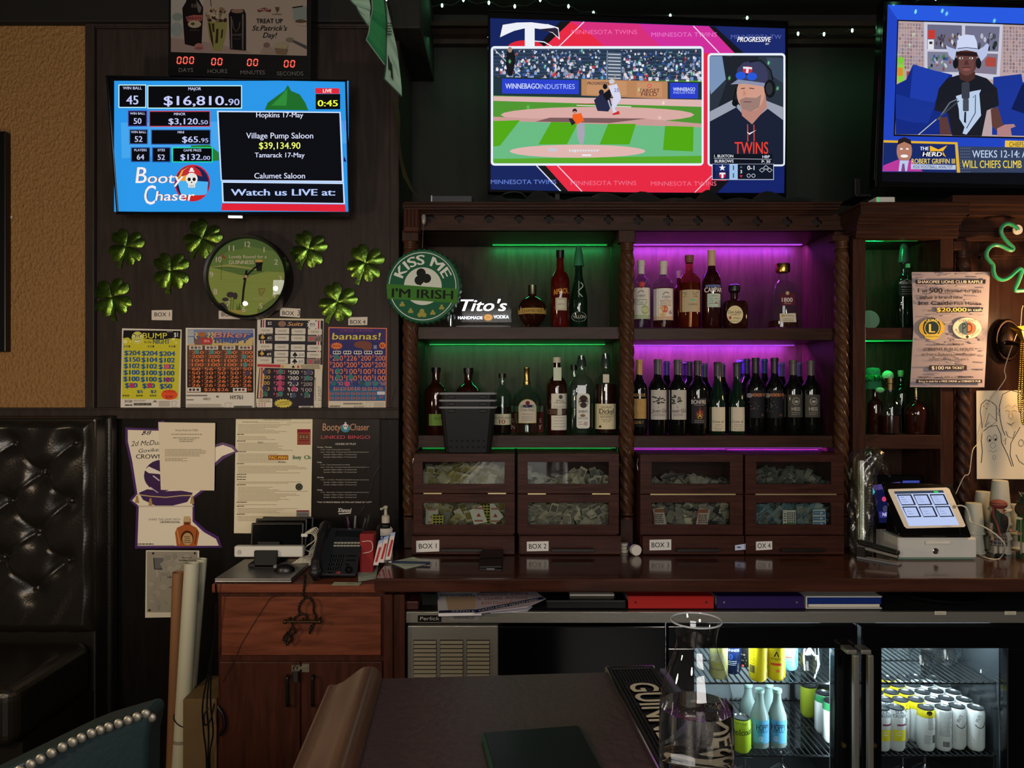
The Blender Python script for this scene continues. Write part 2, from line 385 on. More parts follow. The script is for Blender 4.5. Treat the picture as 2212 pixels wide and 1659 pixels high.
for a, b, y0, y1 in ((903, 1340, 706, 733), (1368, 1803, 709, 735), (903, 1340, 940, 967), (1368, 1803, 941, 967)):
    part('shelf', MB().box((wpx(a, DB), DB-.006, zpx(y1, DB)), (wpx(b, DB), 3.32, zpx(y0, DB))), WB, bb, bevel=.002)
def column(xc, d, y0, y1, ycap, ybase, parent, R=.0255, mcol=None):
    m = MB(); x = wpx(xc, d); twist(m, x, d-.004, y0+18, y1-14, R)
    for yy in (y0+4, y0+16, y1-12, y1-3): m.lathe([(R*.7, -.006), (R*1.02, -.004), (R*1.05, 0), (R*1.02, .004), (R*.7, .006)], (x, d-.004, zpx(yy, d)), 24)
    m.lathe([(R*.92, zpx(y0+18, d)), (R*.95, zpx(y0, d))], (x, d-.004, 0), 24)
    c = part('column', m, mcol or WBZ, parent)
    part('capital', MB().bp(xc-18, ycap, xc+18, y0, d-.03, d+.024), WBZ, c, bevel=.003)
    part('plinth', MB().bp(xc-14, y1, xc+14, ybase, d-.03, d+.024), WBZ, c, bevel=.003)
WCOL = wood('wood_column', '492f20', .28, .3, 'z', 9)
column(886, 2.955, 521, 1121, 497, 1184, bb, mcol=WCOL); column(1354, 2.955, 524, 1121, 497, 1184, bb, mcol=WCOL); column(1817, 2.955, 520, 1121, 507, 1184, bb, mcol=WCOL)
m = MB(); m.bp(871, 440, 905, 500, 2.90, 2.97); c = part('corner_block', m, WRZ, bb, bevel=.004)
m = MB()
for i in range(4): m.cyl(P(876+8*i, 450, 2.897), P(876+8*i, 490, 2.897), .006, 10)
part('reeding', m, WRZ, c)
# led strips under the shelves of both bays (the lamps sit inside the strips' fittings)
GL, PL = (.02, 1, .28), (.46, .06, 1)
GE = mat('led_green', '20ff70', .4, emit=.3); PE = mat('led_purple', 'c060ff', .4, emit=.5)
def led(a, b, y, d, col, em, pw, name, zoff=0):
    z = zpx(y, DB)-.004+zoff; xa, xb = wpx(a, DB), wpx(b, DB)
    part('led_strip', MB().box((xa, d-.006, z-.004), (xb, d+.006, z)), em, bb)
    o = lamp(name, 'AREA', ((xa+xb)/2, d, z-.006), pw, col, xb-xa, .012, aim=((xa+xb)/2, 3.32, z-.11)); return o
led(1060, 1330, 497, 3.265, GL, GE, 1.5, 'led_lamp_green_top', 0); led(912, 1325, 733, 3.25, GL, GE, 1.5, 'led_lamp_green_middle'); led(908, 1335, 967, 3.05, GL, GE, 3, 'led_lamp_green_low')
led(1375, 1790, 497, 3.255, PL, PE, 12, 'led_lamp_purple_top'); led(1372, 1770, 735, 3.25, PL, PE, 13, 'led_lamp_purple_middle'); led(1372, 1790, 967, 3.05, PL, PE, 12, 'led_lamp_purple_low')
# ================================================================ second cabinet on the right
sb = thing('side_cabinet', 'dark wooden cabinet section with narrow green lit bay and heavy cornice', 'cabinet', (wpx(1950, 2.92), 2.92, 1.004))
m = MB(); D2 = 2.92
for x0, x1, y0, y1, d in ((1859, 2096, 436, 441, 2.76), (1860, 2095, 441, 462, 2.78), (1857, 2088, 462, 468, 2.79), (1855, 2082, 468, 476, 2.81), (1853, 2077, 476, 484, 2.83), (1851, 2073, 484, 496, 2.85), (1850, 2072, 496, 505, 2.87), (1849, 2070, 505, 514, 2.89)): m.bp(x0, y0, x1, y1, d, 2.95)
part('cornice', m, WB, sb, bevel=.002)
m = MB()
for x0, x1, y0, y1, d in ((2058, 2500, 421, 442, 2.84), (2090, 2500, 442, 452, 2.86), (2094, 2500, 452, 466, 2.88), (2074, 2500, 466, 500, 2.93), (2070, 2500, 500, 512, 2.92), (2066, 2500, 512, 520, 2.94)): m.bp(x0, y0, x1, y1, d, 3.2)
part('cornice', m, WB, sb, bevel=.002)
part('stile', MB().bp(1843, 514, 1870, 1183, D2, D2+.03), WBZ, sb, bevel=.002); part('stile', MB().bp(2032, 514, 2060, 1183, D2, D2+.03), WBZ, sb, bevel=.002)
for y0, y1 in ((708, 733), (940, 970)): part('shelf', MB().box((wpx(1870, D2), D2, zpx(y1, D2)), (wpx(2032, D2), 3.22, zpx(y0, D2))), WB, sb, bevel=.002)
part('back_panel', MB().box((wpx(1863, D2), 3.22, 1.0046), (wpx(2062, D2), 3.235, zpx(510, D2))), WK, sb)
for a in (1863, 2034): part('side_panel', MB().box((wpx(a, D2), D2+.03, 1.0046), (wpx(a+7, D2), 3.22, zpx(510, D2))), WBZ, sb)
part('bay_ceiling', MB().box((wpx(1863, D2), D2+.03, zpx(510, D2)), (wpx(2062, D2), 3.22, zpx(505, D2))), WB, sb)
column(2079, 2.955, 540, 1130, 520, 1183, sb, .0245)
m = MB(); m.bp(2062, 520, 2500, 1174, 3.0, 3.03); part('panel_board', m, WBZ, sb)
m = MB(); m.bp(2095, 520, 2112, 1177, 2.98, 3.0); m.bp(2112, 520, 2500, 553, 2.98, 3.0); m.bp(2112, 545, 2119, 1176, 2.987, 3.0); m.bp(2112, 553, 2500, 560, 2.987, 3.0); part('panel_frame', m, WBZ, sb, bevel=.002)
z = zpx(512, D2); part('led_strip', MB().box((wpx(1872, D2), 2.975, z-.004), (wpx(2000, D2), 2.985, z)), GE, sb)
lamp('led_lamp_side', 'AREA', (wpx(1915, D2), 2.98, z-.006), .9, GL, .14, .01, aim=(wpx(1890, D2), 3.22, z-.12))
z = zpx(733, D2); part('led_strip', MB().box((wpx(1872, D2), 2.985, z-.004), (wpx(2000, D2), 2.995, z)), GE, sb)
lamp('led_lamp_side_low', 'AREA', (wpx(1915, D2), 2.99, z-.006), .7, GL, .16, .01, aim=(wpx(1900, D2), 3.2, z-.12))
# ================================================================ counter, left cabinet
CT = 1.004
m = MB(); m.box((wpx(808, 2.471), 2.471, CT-.046), (2.6, 3.32, CT))
solo('bar_counter', m, WCT, 'long glossy dark red wooden back bar counter top', 'counter', bevel=.006)
m = MB(); m.bp(829, 1285, 848, 1800, 2.55, 3.0); m.bp(848, 1285, 874, 1800, 2.575, 3.0)
solo('counter_end_panel', m, WRZ, 'narrow worn wooden end panel holding up the counter beside the steel grille', 'panel', bevel=.002)
cb = thing('base_cabinet', 'red brown wooden cabinet with wide drawer under the desk telephone', 'cabinet', (wpx(650, 2.58), 2.6, 0))
ZC = zpx(1262, 2.55)
part('body', MB().box((wpx(470, 2.58), 2.585, .05), (wpx(832, 2.58), 3.03, ZC-.03)), WRZ, cb, bevel=.002)
part('top', MB().box((wpx(457, 2.55), 2.55, ZC-.03), (wpx(828, 2.55), 3.035, ZC)), WR, cb, bevel=.004)
dr = part('drawer', MB().bp(478, 1289, 823, 1416, 2.572, 2.585), WR, cb, bevel=.003)
m = MB(); a, b = P(616, 1343, 2.53), P(690, 1343, 2.53); m.cyl(a, b, .0045, 12); m.cyl(a+Vector((.006, 0, 0)), a+Vector((.006, .045, 0)), .005, 10); m.cyl(b-Vector((.006, 0, 0)), b+Vector((-.006, .045, 0)), .005, 10); m.ball(a, .008); m.ball(b, .008)
part('handle', m, mat('aged_bronze', '4a3a26', .4, .8), dr)
for x0, x1, hx in ((474, 648, 621), (651, 826, 675)):
    d = part('door', MB().bp(x0, 1430, x1, 1980, 2.572, 2.585), WRZ, cb, bevel=.003)
    m = MB(); m.tube(spline([P(hx, 1460, 2.57), P(hx, 1462, 2.545), P(hx, 1475, 2.54), P(hx, 1510, 2.54), P(hx, 1522, 2.545), P(hx, 1524, 2.57)]), .006, 8); part('handle', m, BLACK, d)
h = part('hasp', MB().bp(652, 1434, 668, 1452, 2.568, 2.572).bp(630, 1437, 648, 1452, 2.568, 2.572).bp(640, 1440, 664, 1446, 2.565, 2.568), mat('hasp_zinc', '9c9684', .35, .7), cb)
m = MB(); m.tube([P(634, 1449, 2.556), P(634, 1441, 2.556), P(638, 1438, 2.556), P(642, 1441, 2.556), P(642, 1449, 2.556)], .0022, 8); part('shackle', m, CHROME, h)
part('padlock', MB().bp(631, 1448, 645, 1475, 2.551, 2.561), CHROME, h, bevel=.003)
# ================================================================ beverage cooler
ck = thing('beverage_cooler', 'long black under counter cooler with steel top rail and lit glass doors', 'cooler', (wpx(1500, 2.6), 2.6, 0))
ZK = zpx(1322, 2.60); LIT = mat('cooler_liner', '9aa3a6', .3, .3); WIRE = mat('black_wire', '17181a', .3)
part('top_deck', MB().box((wpx(877, 2.6), 2.60, ZK-.012), (2.45, 3.25, ZK)), BLACKM, ck, bevel=.002)
part('top_rail', MB().bp(877, 1322, 2420, 1346, 2.596, 2.612), STEEL, ck, bevel=.002)
part('housing', MB().box((wpx(877, 2.6), 2.66, .05), (wpx(1445, 2.6), 3.25, ZK-.012)), BLACKM, ck)
part('liner_back', MB().box((wpx(1445, 2.6), 3.17, .05), (2.45, 3.25, ZK-.012)), mat('cooler_back', '8a9296', .4), ck)
part('liner_floor', MB().box((wpx(1445, 2.6), 2.66, .05), (2.45, 3.17, .1)), BLACKM, ck)
part('liner_top', MB().box((wpx(1445, 2.6), 2.66, ZK-.05), (2.45, 3.17, ZK-.012)), LIT, ck)
for a, b in ((1866, 1872), (2182, 2200)): part('divider', MB().box((wpx(a, 2.6), 2.66, .1), (wpx(b, 2.6), 3.17, ZK-.05)), mat('cooler_side', '2c3033', .15, .4), ck)
g = part('grille_panel', MB().bp(880, 1352, 1076, 1900, 2.60, 2.66), STEEL, ck, bevel=.003)
m = MB()
for i in range(15):
    for j in range(3):
        x0 = 894+j*57.5; y0 = 1384+i*9; a = P(x0, y0+5.5, 2.598); b = P(x0+48, y0+.6, 2.598)
        m.add([(a.x, 2.5995, a.z), (b.x, 2.5995, a.z), (b.x, 2.588, a.z+.001), (a.x, 2.588, a.z+.001), (a.x, 2.5995, b.z), (b.x, 2.5995, b.z)], [(0, 1, 2, 3), (3, 2, 5, 4), (0, 3, 4), (1, 5, 2)])
part('louver_gaps', MB().bp(893, 1382, 943, 1523, 2.5994, 2.6).bp(950.5, 1382, 1000.5, 1523, 2.5994, 2.6).bp(1008, 1382, 1058, 1523, 2.5994, 2.6), BLACKM, g)
part('louvers', m, mat('louver_steel', 'b0a996', .4, .3), g)
fr = flat(2.595, 1500, 1335); cv = Cv(fr, g=1); cv.rect(902, 1328, 954, 1345, '0a0a0a'); cv.frame(902.5, 1328.5, 953.5, 1344.5, .8, '9a9a98'); cv.text('Perlick', 928, 1336, 7.5, 'b8b8b4', w=42, shear=.1)
def fpart(name, cv, m, parent, label=None):        # a printed canvas in its own frame on a thing
    w = MB(); w.v = [tuple(cv.fr.M @ Vector(v)) for v in cv.v]; w.f = cv.f; w.smooth = cv.smooth; w.c = cv.c
    return part(name, w, m, parent, label)
fpart('badge', cv, PRINT, ck, 'black maker badge')
cv = Cv(fr, g=1.1); cv.rect(970, 1328, 1035, 1341, '77787a'); cv.text('FREEWHEELER', 1003, 1334.5, 5, '222222', w=44, bold=.02); fpart('name_strip', cv, PRINT, ck)
for x in (2019, 2170):
    cv = Cv(fr, g=1.1); cv.rect(x, 1320.5, x+25, 1328, 'c8c0aa'); cv.text('Tequila Sweet' if x > 2100 else 'Seltzers', x+12.5, 1324.3, 2.6, '444444', w=18); fpart('shelf_tag', cv, PRINT, ck)
part('door', MB().bp(1082, 1353, 1438, 2000, 2.60, 2.64), BLACKG, ck, 'plain black cooler door', bevel=.004)
PANE = thin_glass('cooler_glass', (.93, .97, .97), .01, 1.35)
for x0, x1, gx0, gx1, hx in ((1443, 1853, 1500, 1803, 1849), (1862, 2290, 1905, 2176, 1880)):
    d = part('door', MB().bp(x0, 1353, x1, 1401, 2.60, 2.64).bp(x0, 1401, gx0, 1900, 2.60, 2.64).bp(gx1, 1401, x1, 1900, 2.60, 2.64), BLACKG, ck, 'black framed glass cooler door', bevel=.003)
    part('door_glass', MB().bp(gx0, 1401, gx1, 1900, 2.618, 2.622), PANE, d)
    part('gasket', MB().bp(gx1-6, 1401, gx1-1, 1900, 2.63, 2.65), mat('gasket_white', '7d8886', .4), d)
    m = MB(); a, b = P(hx, 1414, 2.535), P(hx, 1900, 2.535); m.box((a.x-.010, 2.528, b.z), (a.x+.010, 2.548, a.z)); m.box((a.x-.026, 2.545, a.z-.004), (a.x+.010, 2.6, a.z+.012))
    part('handle', m, STEEL, d, bevel=.004)
    m = MB(); q = P(1822 if hx < 1860 else 1888, 1609, 2.6); m.cyl(q, q-Vector((0, .006, 0)), .008, 14); part('lock', m, BRASS, d)
for nm, z in (('upper', zpx(1472, 2.68)), ('lower', zpx(1629, 2.68))):
    for xa, xb in ((wpx(1450, 2.64), wpx(1864, 2.6)), (wpx(1874, 2.6), wpx(2180, 2.6))):
        m = MB(); n = int((xb-xa)/.021)
        for i in range(n+1): x = xa+(xb-xa)*i/n; m.box((x-.0022, 2.675, z-.004), (x+.0022, 3.16, z))
        for y in (2.68, 2.9, 3.15): m.box((xa, y-.003, z-.009), (xb, y+.003, z-.004))
        part('wire_shelf', m, WIRE, ck)
for x in (wpx(1716, 3.1), wpx(2124, 2.95)): part('shelf_rail', MB().box((x, 3.15, .1), (x+.02, 3.165, ZK-.05)), mat('rail_zinc', '9da3a5', .3, 1), ck)
for nm, x in (('one', wpx(1655, 2.65)), ('two', wpx(2025, 2.65))):
    z = ZK-.055; part('light_tube', MB().box((x-.2, 2.672, z-.012), (x+.2, 2.69, z)), mat('tube_white', 'dff2ff', .4, emit=5), ck)
    lamp('cooler_lamp_'+nm, 'AREA', (x, 2.70, z-.016), 10, (.80, .93, 1), .42, .03, aim=(x, 2.95, .3))
for nm, x in (('one', wpx(1795, 2.65)), ('two', wpx(2172, 2.65))):
    lamp('cooler_side_lamp_'+nm, 'AREA', (x+.01, 2.67, .55), 3.5, (.80, .93, 1), .02, .5, aim=(x-.4, 2.95, .5))
# ================================================================ front bar
ax = Vector((-.072, 1, 0)).normalized(); rx = Vector((1, .072, 0)).normalized(); BT = 1.07
fo = Vector((-.257, 1.47, BT)); FB = Matrix((rx, ax, Vector((0, 0, 1)))).transposed().to_4x4(); FB.translation = fo
bar = thing('front_bar', 'dark stained wooden service bar with thick rounded rail edge', 'bar', M=FB)
WT = mat('bar_top_varnish', '3a2326', .38, var=(5, .25), bump=(70, .15), spec=1)
part('top', MB().box((-.008, -1.6, -.05), (.556, 0, 0)), WT, bar, local=True, bevel=.004)
part('base', MB().box((-.02, -1.6, -1.07), (.5, -.03, -.05)), WRZ, bar, local=True)
pr = [(-.105, -.055), (-.105, -.014), (-.100, -.010), (-.088, -.011), (-.076, -.006), (-.062, .004), (-.048, .015), (-.036, .022), (-.024, .024), (-.012, .021), (-.003, .012), (0, .001), (0, -.055)]
m = MB(); n = len(pr); m.add([(x, y, z) for y in (-1.6, 0) for x, z in pr], [(i, (i+1) % n, n+(i+1) % n, n+i) for i in range(n)]+[tuple(range(n)), tuple(range(2*n-1, n-1, -1))], True)
part('rail', m, wood('wood_rail', '553a2b', .27, .10, 'y', 9, coat=.01, bump=.03), bar, local=True)
# ================================================================ screens
def frect(fr, x0, y0, x1, y1):
    u0 = fr.px(x0, (y0+y1)/2)[0]; u1 = fr.px(x1, (y0+y1)/2)[0]; v0 = fr.px((x0+x1)/2, y1)[1]; v1 = fr.px((x0+x1)/2, y0)[1]
    return u0, v0, u1, v1
def fbox(mb, fr, x0, y0, x1, y1, ya, yb):
    u0, v0, u1, v1 = frect(fr, x0, y0, x1, y1); return mb.box((u0, ya, v0), (u1, yb, v1))
def star(cx, cy, r1, r2, n, a0=0, sq=1):
    return [(cx+(r1 if i % 2 == 0 else r2)*sin(pi*i/n+a0), cy-(r1 if i % 2 == 0 else r2)*cos(pi*i/n+a0)*sq) for i in range(2*n)]
def skull(c, x, y, r, hat='16161c'):
    c.poly([(x-1.25*r, y-.35*r), (x-1.0*r, y-1.0*r), (x, y-1.75*r), (x+1.0*r, y-1.0*r), (x+1.25*r, y-.35*r), (x, y-.75*r)], hat)
    c.line([(x-1.25*r, y-.35*r), (x, y-.72*r), (x+1.25*r, y-.35*r)], r*.14, 'c8302c')
    c.ell(x, y, r*.72, r*.75, 'e8e4e0'); c.rect(x-.42*r, y+.45*r, x+.42*r, y+1.05*r, 'e8e4e0', r=.1*r)
    for s in (-1, 1): c.ell(x+s*.3*r, y+.05*r, .2*r, .22*r, '1a1214')
    c.poly([(x, y+.25*r), (x-.1*r, y+.5*r), (x+.1*r, y+.5*r)], '1a1214')
    for i in (-1, 0, 1): c.line([(x+i*.2*r, y+.7*r), (x+i*.2*r, y+1.0*r)], .05*r, '50484a')
    c.ell(x, y-1.15*r, .2*r, .2*r, 'f0f0f0'); c.line([(x-.32*r, y-.98*r), (x+.32*r, y-.85*r)], .09*r, 'f0f0f0'); c.line([(x+.32*r, y-.98*r), (x-.32*r, y-.85*r)], .09*r, 'f0f0f0')
def tv(label, fr, outer, deep, screen, x0, y0, k, ledbar=None, tmat=None):
    t = thing('television', label, 'television', M=fr.M)
    m = MB(); fbox(m, fr, *outer, .004, deep); part('casing', m, BLACKG, t, local=True, bevel=.006)
    u0, v0, u1, v1 = frect(fr, *outer); m = MB()
    w = .007
    for b in ((u0, v0, u1, v0+w*1.6), (u0, v1-w, u1, v1), (u0, v0, u0+w, v1), (u1-w, v0, u1, v1)): m.box((b[0], -.004, b[1]), (b[2], .006, b[3]))
    part('bezel', m, BLACKG, t, local=True, bevel=.0015)
    cv = Cv(fr, x0, y0, k, y=.003); screen(cv); part('screen', cv, tmat or SCREEN, t, local=True)
    m = MB(); fbox(m, fr, (outer[0]*.65+outer[2]*.35), outer[1]*.6+outer[3]*.4, outer[0]*.35+outer[2]*.65, outer[1]*.2+outer[3]*.8, deep, deep+.04); part('rear_housing', m, BLACKM, t, local=True, bevel=.004)
    return t
def bingo(c):
    c.rect(604, 428, 1850, 1124, '2a96e6'); c.poly([(604, 428), (1826, 445), (1852, 1124), (664, 1115)], '2b97e8')
    c.poly([(640, 650), (1840, 640), (1845, 760), (645, 840)], '45a6ee')
    c.poly([(1405, 582), (1420, 545), (1470, 508), (1510, 480), (1527, 450), (1545, 482), (1590, 500), (1620, 545), (1636, 585)], '1f6b2a'); c.poly([(1440, 560), (1480, 520), (1525, 470), (1520, 560)], '2f8a38')
    c.poly([(1000, 860), (1012, 772), (1110, 768), (1160, 810), (1162, 852)], '2d7a35')
    c.poly([(1818, 640), (1830, 640), (1834, 700), (1826, 690)], '5a8af0'); c.poly([(1826, 826), (1838, 860), (1824, 856)], '101060')
    def bx(a, b, e, d, fr_c, t1, t2, h1, h2, al='c', w2=None, t3=None):
        c.rect(a-5, b-5, e+5, d+5, fr_c); c.rect(a, b, e, d, '07080c'); c.text(t1, (a+e)/2, b+h1*.9, h1, 'd8dcff', bold=.02)
        if t3: c.text(t3, e-8, d-h2*.62, h2*.7, 'b8c2f4', 'r', w=h2*1.25, bold=.03); c.text(t2, e-11-h2*1.25, d-h2*.78, h2, 'c4ccf8', 'r', w=w2, bold=.04)
        else: c.text(t2, (a+e)/2, d-h2*.8, h2, 'c4ccf8', bold=.04)
    bx(632, 453, 770, 567, 'c8f4f0', 'WIN BALL', '45', 15, 46); bx(786, 457, 1279, 571, 'c8f4f0', 'MAJOR', '$16,810.', 15, 48, w2=340, t3='90')
    bx(683, 591, 775, 666, '4a3a8a', 'WIN BALL', '50', 12, 30); bx(795, 593, 1111, 668, 'd04058', 'MINOR', '$3,120.', 13, 31, w2=168, t3='50')
    bx(690, 690, 780, 762, '3a70c0', 'WIN BALL', '52', 12, 30); bx(805, 691, 1114, 764, '3a70c0', 'MINI', '$65.', 12, 31, w2=98, t3='95')
    bx(699, 786, 792, 856, '2a60b0', 'PLAYERS', '64', 12, 28); bx(811, 786, 901, 857, '2a60b0', 'SITES', '52', 12, 28); bx(919, 787, 1124, 857, '20e0a0', 'GAME PRIZE', '$132.', 12, 30, w2=118, t3='00')
    c.poly([(1674, 467), (1801, 469), (1801, 498), (1674, 496)], 'e02838'); c.text('LIVE', 1738, 482, 18, 'ffffff', bold=.05); c.rect(1676, 499, 1806, 580, '0a0c0a'); c.text('0:45', 1740, 548, 32, 'f0ff40', bold=.05, w=108)
    c.poly([(1152, 588), (1808, 594), (1826, 968), (1172, 960)], 'cfe0ff'); c.poly([(1160, 595), (1802, 600), (1816, 960), (1178, 955)], '0b0c12')
    for t, y, h, col in (('Hopkins 17-May', 610, 26, 'e4e8ff'), ('Village Pump Saloon', 720, 30, 'dce2ff'), ('$39,134.90', 773, 34, 'f4ff70'), ('Tamarack 17-May', 823, 25, 'dce2ff'), ('Calumet Saloon', 933, 29, 'dce2ff')):
        c.text(t, 1485, y, h, col, bold=.02)
    c.poly([(1176, 962), (1826, 970), (1832, 1084), (1180, 1076)], 'cfe0ff'); c.poly([(1184, 970), (1820, 977), (1824, 1078), (1188, 1070)], '0b0d16')
    c.text('Watch us LIVE at:', 1503, 1021, 34, 'b6ccff', w=555, bold=.06)
    c.poly([(1180, 1080), (1832, 1086), (1838, 1124), (1174, 1117)], 'e02236')
    c.ell(1022, 972, 95, 98, 'd01c2a'); c.ell(1022, 972, 88, 91, '1a2450'); c.poly([(940, 955), (1106, 965), (1100, 1025), (1060, 1055), (965, 1045)], '4ab0f0'); c.poly([(965, 1040), (1090, 1035), (1050, 1062), (990, 1060)], 'c8241c')
    c.poly([(935, 960), (965, 905), (1010, 880), (1000, 960)], 'f0a030'); skull(c, 1018, 950, 44, 'c02a34')
    for t, x, y, h, w in (('B', 750, 930, 84, 60), ('ooty', 880, 945, 54, 190), ('C', 798, 1035, 100, 62), ('haser', 930, 1040, 50, 210)):
        c.otext(t, x, y, h, 'f0eaf2', '7a2a28', .09, w=w, shear=.12); c.text(t, x, y, h, 'f4eef4', w=w, shear=.12, bold=.03)
fr_l = corners((247, 174), (746, 183), (270, 454), 2.82, 2.85, 2.90)
t = tv('wall television showing blue bingo jackpot screen', fr_l, (241, 168, 753, 466), .045, bingo, 0, 0, 2.4578)
m = MB(); fbox(m, fr_l, 494, 466, 522, 471, -.006, .01); part('logo_light', m, mat('logo_light', 'e8f0ff', emit=1.6), t, local=True)
m = MB(); m.box((-.05, .085, -.05), (.05, .13, .05)); m.box((-.12, .12, -.12), (.12, .135, .12)); part('wall_bracket', m, BLACKM, t, local=True)
def baseball(c):
    c.poly([(62, 60), (2136, 132), (2140, 1290), (66, 1283)], '14245e')
    c.poly([(630, 83), (1600, 117), (1790, 300), (2140, 480), (2140, 900), (1600, 1288), (605, 1282), (430, 1085), (66, 1085), (66, 300), (430, 268)], 'e82a44')
    c.poly([(630, 83), (1600, 117), (1780, 310), (900, 290), (800, 200)], 'd8307c'); c.poly([(1100, 100), (1600, 117), (1780, 310), (1300, 300)], 'd02f9c')
    c.poly([(556, 82), (630, 83), (436, 268), (380, 268)], '141418'); c.poly([(1600, 117), (1640, 119), (1850, 310), (1785, 310)], '17171f')
    c.poly([(1640, 119), (2136, 135), (2136, 320), (1850, 310)], '1c2a6c')
    c.poly([(376, 1085), (440, 1086), (615, 1282), (560, 1282)], '141418'); c.poly([(1600, 1288), (1620, 1200), (1740, 1204), (1660, 1288)], '141418'); c.poly([(1660, 1288), (1745, 1200), (2138, 1100), (2140, 1290)], '16246a')
    c.line([(722, 86), (535, 270)], 7, 'f0d8ea'); c.line([(1490, 115), (1672, 305)], 7, 'f0d8ea'); c.line([(376, 1085), (562, 1282)], 8, 'e0e0f4'); c.line([(524, 1086), (710, 1282)], 7, 'f4d0e0'); c.line([(1500, 1286), (1618, 1170)], 6, 'f4d0e0')
    for t, x, y, col in (('MINNESOTA TWINS', 865, 158, 'f06fae'), ('MINNESOTA TWINS', 1425, 176, 'e77ac8'), ('MINNESOTA TW', 1932, 192, '5a68b0'), ('MINNESOTA TWINS', 296, 1212, '6a86d8'), ('MINNESOTA TWINS', 858, 1220, 'f0708a'), ('MINNESOTA TWINS', 1422, 1224, 'f0708a')):
        c.text(t, x, y, 30, col, w=460 if 'TWINS' in t else 355)
    c.text('PROGRESSIVE', 1918, 210, 34, 'ffffff', w=240, shear=.25, bold=.05); c.text('RV', 2010, 242, 14, 'ffffff', shear=.25)
    T = [(150, 108), (250, 92), (350, 90), (460, 104), (540, 132), (548, 210), (500, 165), (430, 140), (374, 132), (374, 268), (305, 266), (305, 132), (230, 150), (180, 172), (130, 196)]
    c.ell(310, 268, 125, 52, 'e0263a', a0=180, a1=360); c.poly(T, 'eef0f8'); c.line([(374, 222), (440, 228), (500, 262), (520, 272)], 7, 'eef0f8')
    c.poly([(390, 140), (450, 152), (520, 128), (540, 140), (546, 200), (500, 160)], '2a2438', up=1); c.line([(460, 104), (540, 130), (548, 210)], 6, 'eef0f8')
    # game picture
    c.rect(66, 258, 1562, 1098, 'e8f0ff', r=26); c.rect(82, 276, 1548, 1082, '5aa22c', r=14)
    c.rect(84, 276, 1546, 500, '27384e')
    for i in range(9): c.line([(84, 282+i*25), (1546, 284+i*26)], 5, '3c5068')
    for i in range(480):
        x, y = 90+rnd.random()*1450, 285+rnd.random()*205
        if 880 < x < 985: continue
        s = 5+7*(y-270)/220; colr = rnd.choice(['2e4a80', 'd8dce6', 'c23a3a', '7fa0d0', 'e8e8f0', '3858a8', '2c3450', 'b8c4d8', '8898b8', '1a2438'])
        c.put([(x-s, y), (x+s, y), (x+s*.9, y+s*2), (x-s*.9, y+s*2)], [(0, 1, 2, 3)], colr)
        if rnd.random() < .7: c.put([(x-s*.45, y-s*.9), (x+s*.45, y-s*.9), (x+s*.45, y), (x-s*.45, y)], [(0, 1, 2, 3)], rnd.choice(['d8a890', 'c89880', 'e0e0ea', '3050a0']))
    c.L()
    for i in range(22):
        x, y = 110+rnd.random()*1400, 300+rnd.random()*190
        if not 850 < x < 990: c.rect(x-26, y-8, x+26, y+10, '1c3f46', up=0); c.text('UHC', x, y+1, 9, 'c8d8e0')
    c.poly([(888, 300), (985, 304), (985, 500), (880, 495)], '4a586c')
    for i in range(8): c.line([(890, 315+i*24), (978, 318+i*24)], 7, 'c8d0dc')
    c.line([(885, 290), (878, 495)], 5, '8fa0b4'); c.line([(90, 280), (275, 470)], 6, 'b8c4d4')
    c.poly([(182, 290), (222, 285), (240, 330), (232, 400), (216, 468), (188, 468), (172, 390), (174, 330)], '14161c'); c.ell(200, 285, 16, 20, 'a08070')
    c.poly([(84, 474), (1548, 512), (1548, 640), (84, 606)], '20343c'); c.poly([(145, 488), (684, 498), (684, 596), (145, 592)], '2a40cc'); c.text('WINNEBAGO', 288, 540, 36, 'd0dcff', w=240, bold=.05); c.text('INDUSTRIES', 533, 543, 34, 'b4c4f8', w=245)
    c.poly([(702, 490), (1308, 508), (1308, 632), (702, 606)], 'b8845c'); c.poly([(740, 498), (1020, 506), (1020, 606), (740, 598)], 'c49068'); c.poly([(1090, 512), (1270, 518), (1270, 618), (1090, 612)], 'c49068')
    c.text('PROGRESSIVE', 822, 520, 20, '2a2430', w=160, shear=.2, bold=.04); c.ell(1180, 538, 14, 14, 'c83030'); c.ell(1180, 538, 9, 9, 'e0c0a0'); c.ell(1180, 538, 5, 5, 'c83030'); c.text('TARGET', 1178, 572, 26, '5a2a28', w=150, bold=.02); c.text('FIELD', 1178, 598, 24, '5a2a28', w=112, bold=.02)
    c.poly([(1326, 516), (1522, 520), (1522, 628), (1326, 626)], '2a40cc'); c.text('WINNEBAGO', 1424, 562, 24, 'd8e4ff', w=155, bold=.04); c.text('INDUSTRIES', 1424, 586, 16, 'b4c4f8', w=150)
    c.poly([(84, 612), (1546, 636), (1546, 686), (84, 644)], 'dcb4b0')
    c.poly([(84, 644), (1546, 686), (1546, 830), (84, 780)], '4f9632'); c.ell(815, 742, 680, 56, 'd8aaa4'); c.poly([(84, 755), (350, 768), (1150, 770), (1546, 805), (1546, 830), (84, 784)], 'c89a94')
    c.poly([(480, 762), (1160, 768), (900, 800), (380, 790)], '7a5a5a')
    c.poly([(84, 784), (1546, 830), (1546, 1082), (84, 1070)], '6aba84')
    for q in ([(84, 786), (270, 780), (130, 960), (84, 965)], [(490, 792), (680, 798), (600, 950), (400, 950)], [(890, 806), (1085, 806), (1040, 950), (830, 950)], [(1290, 820), (1490, 826), (1486, 1000), (1275, 990)]): c.poly(q, '52a814')
    c.poly([(84, 1052), (1546, 1030), (1546, 1082), (84, 1072)], '58a828')
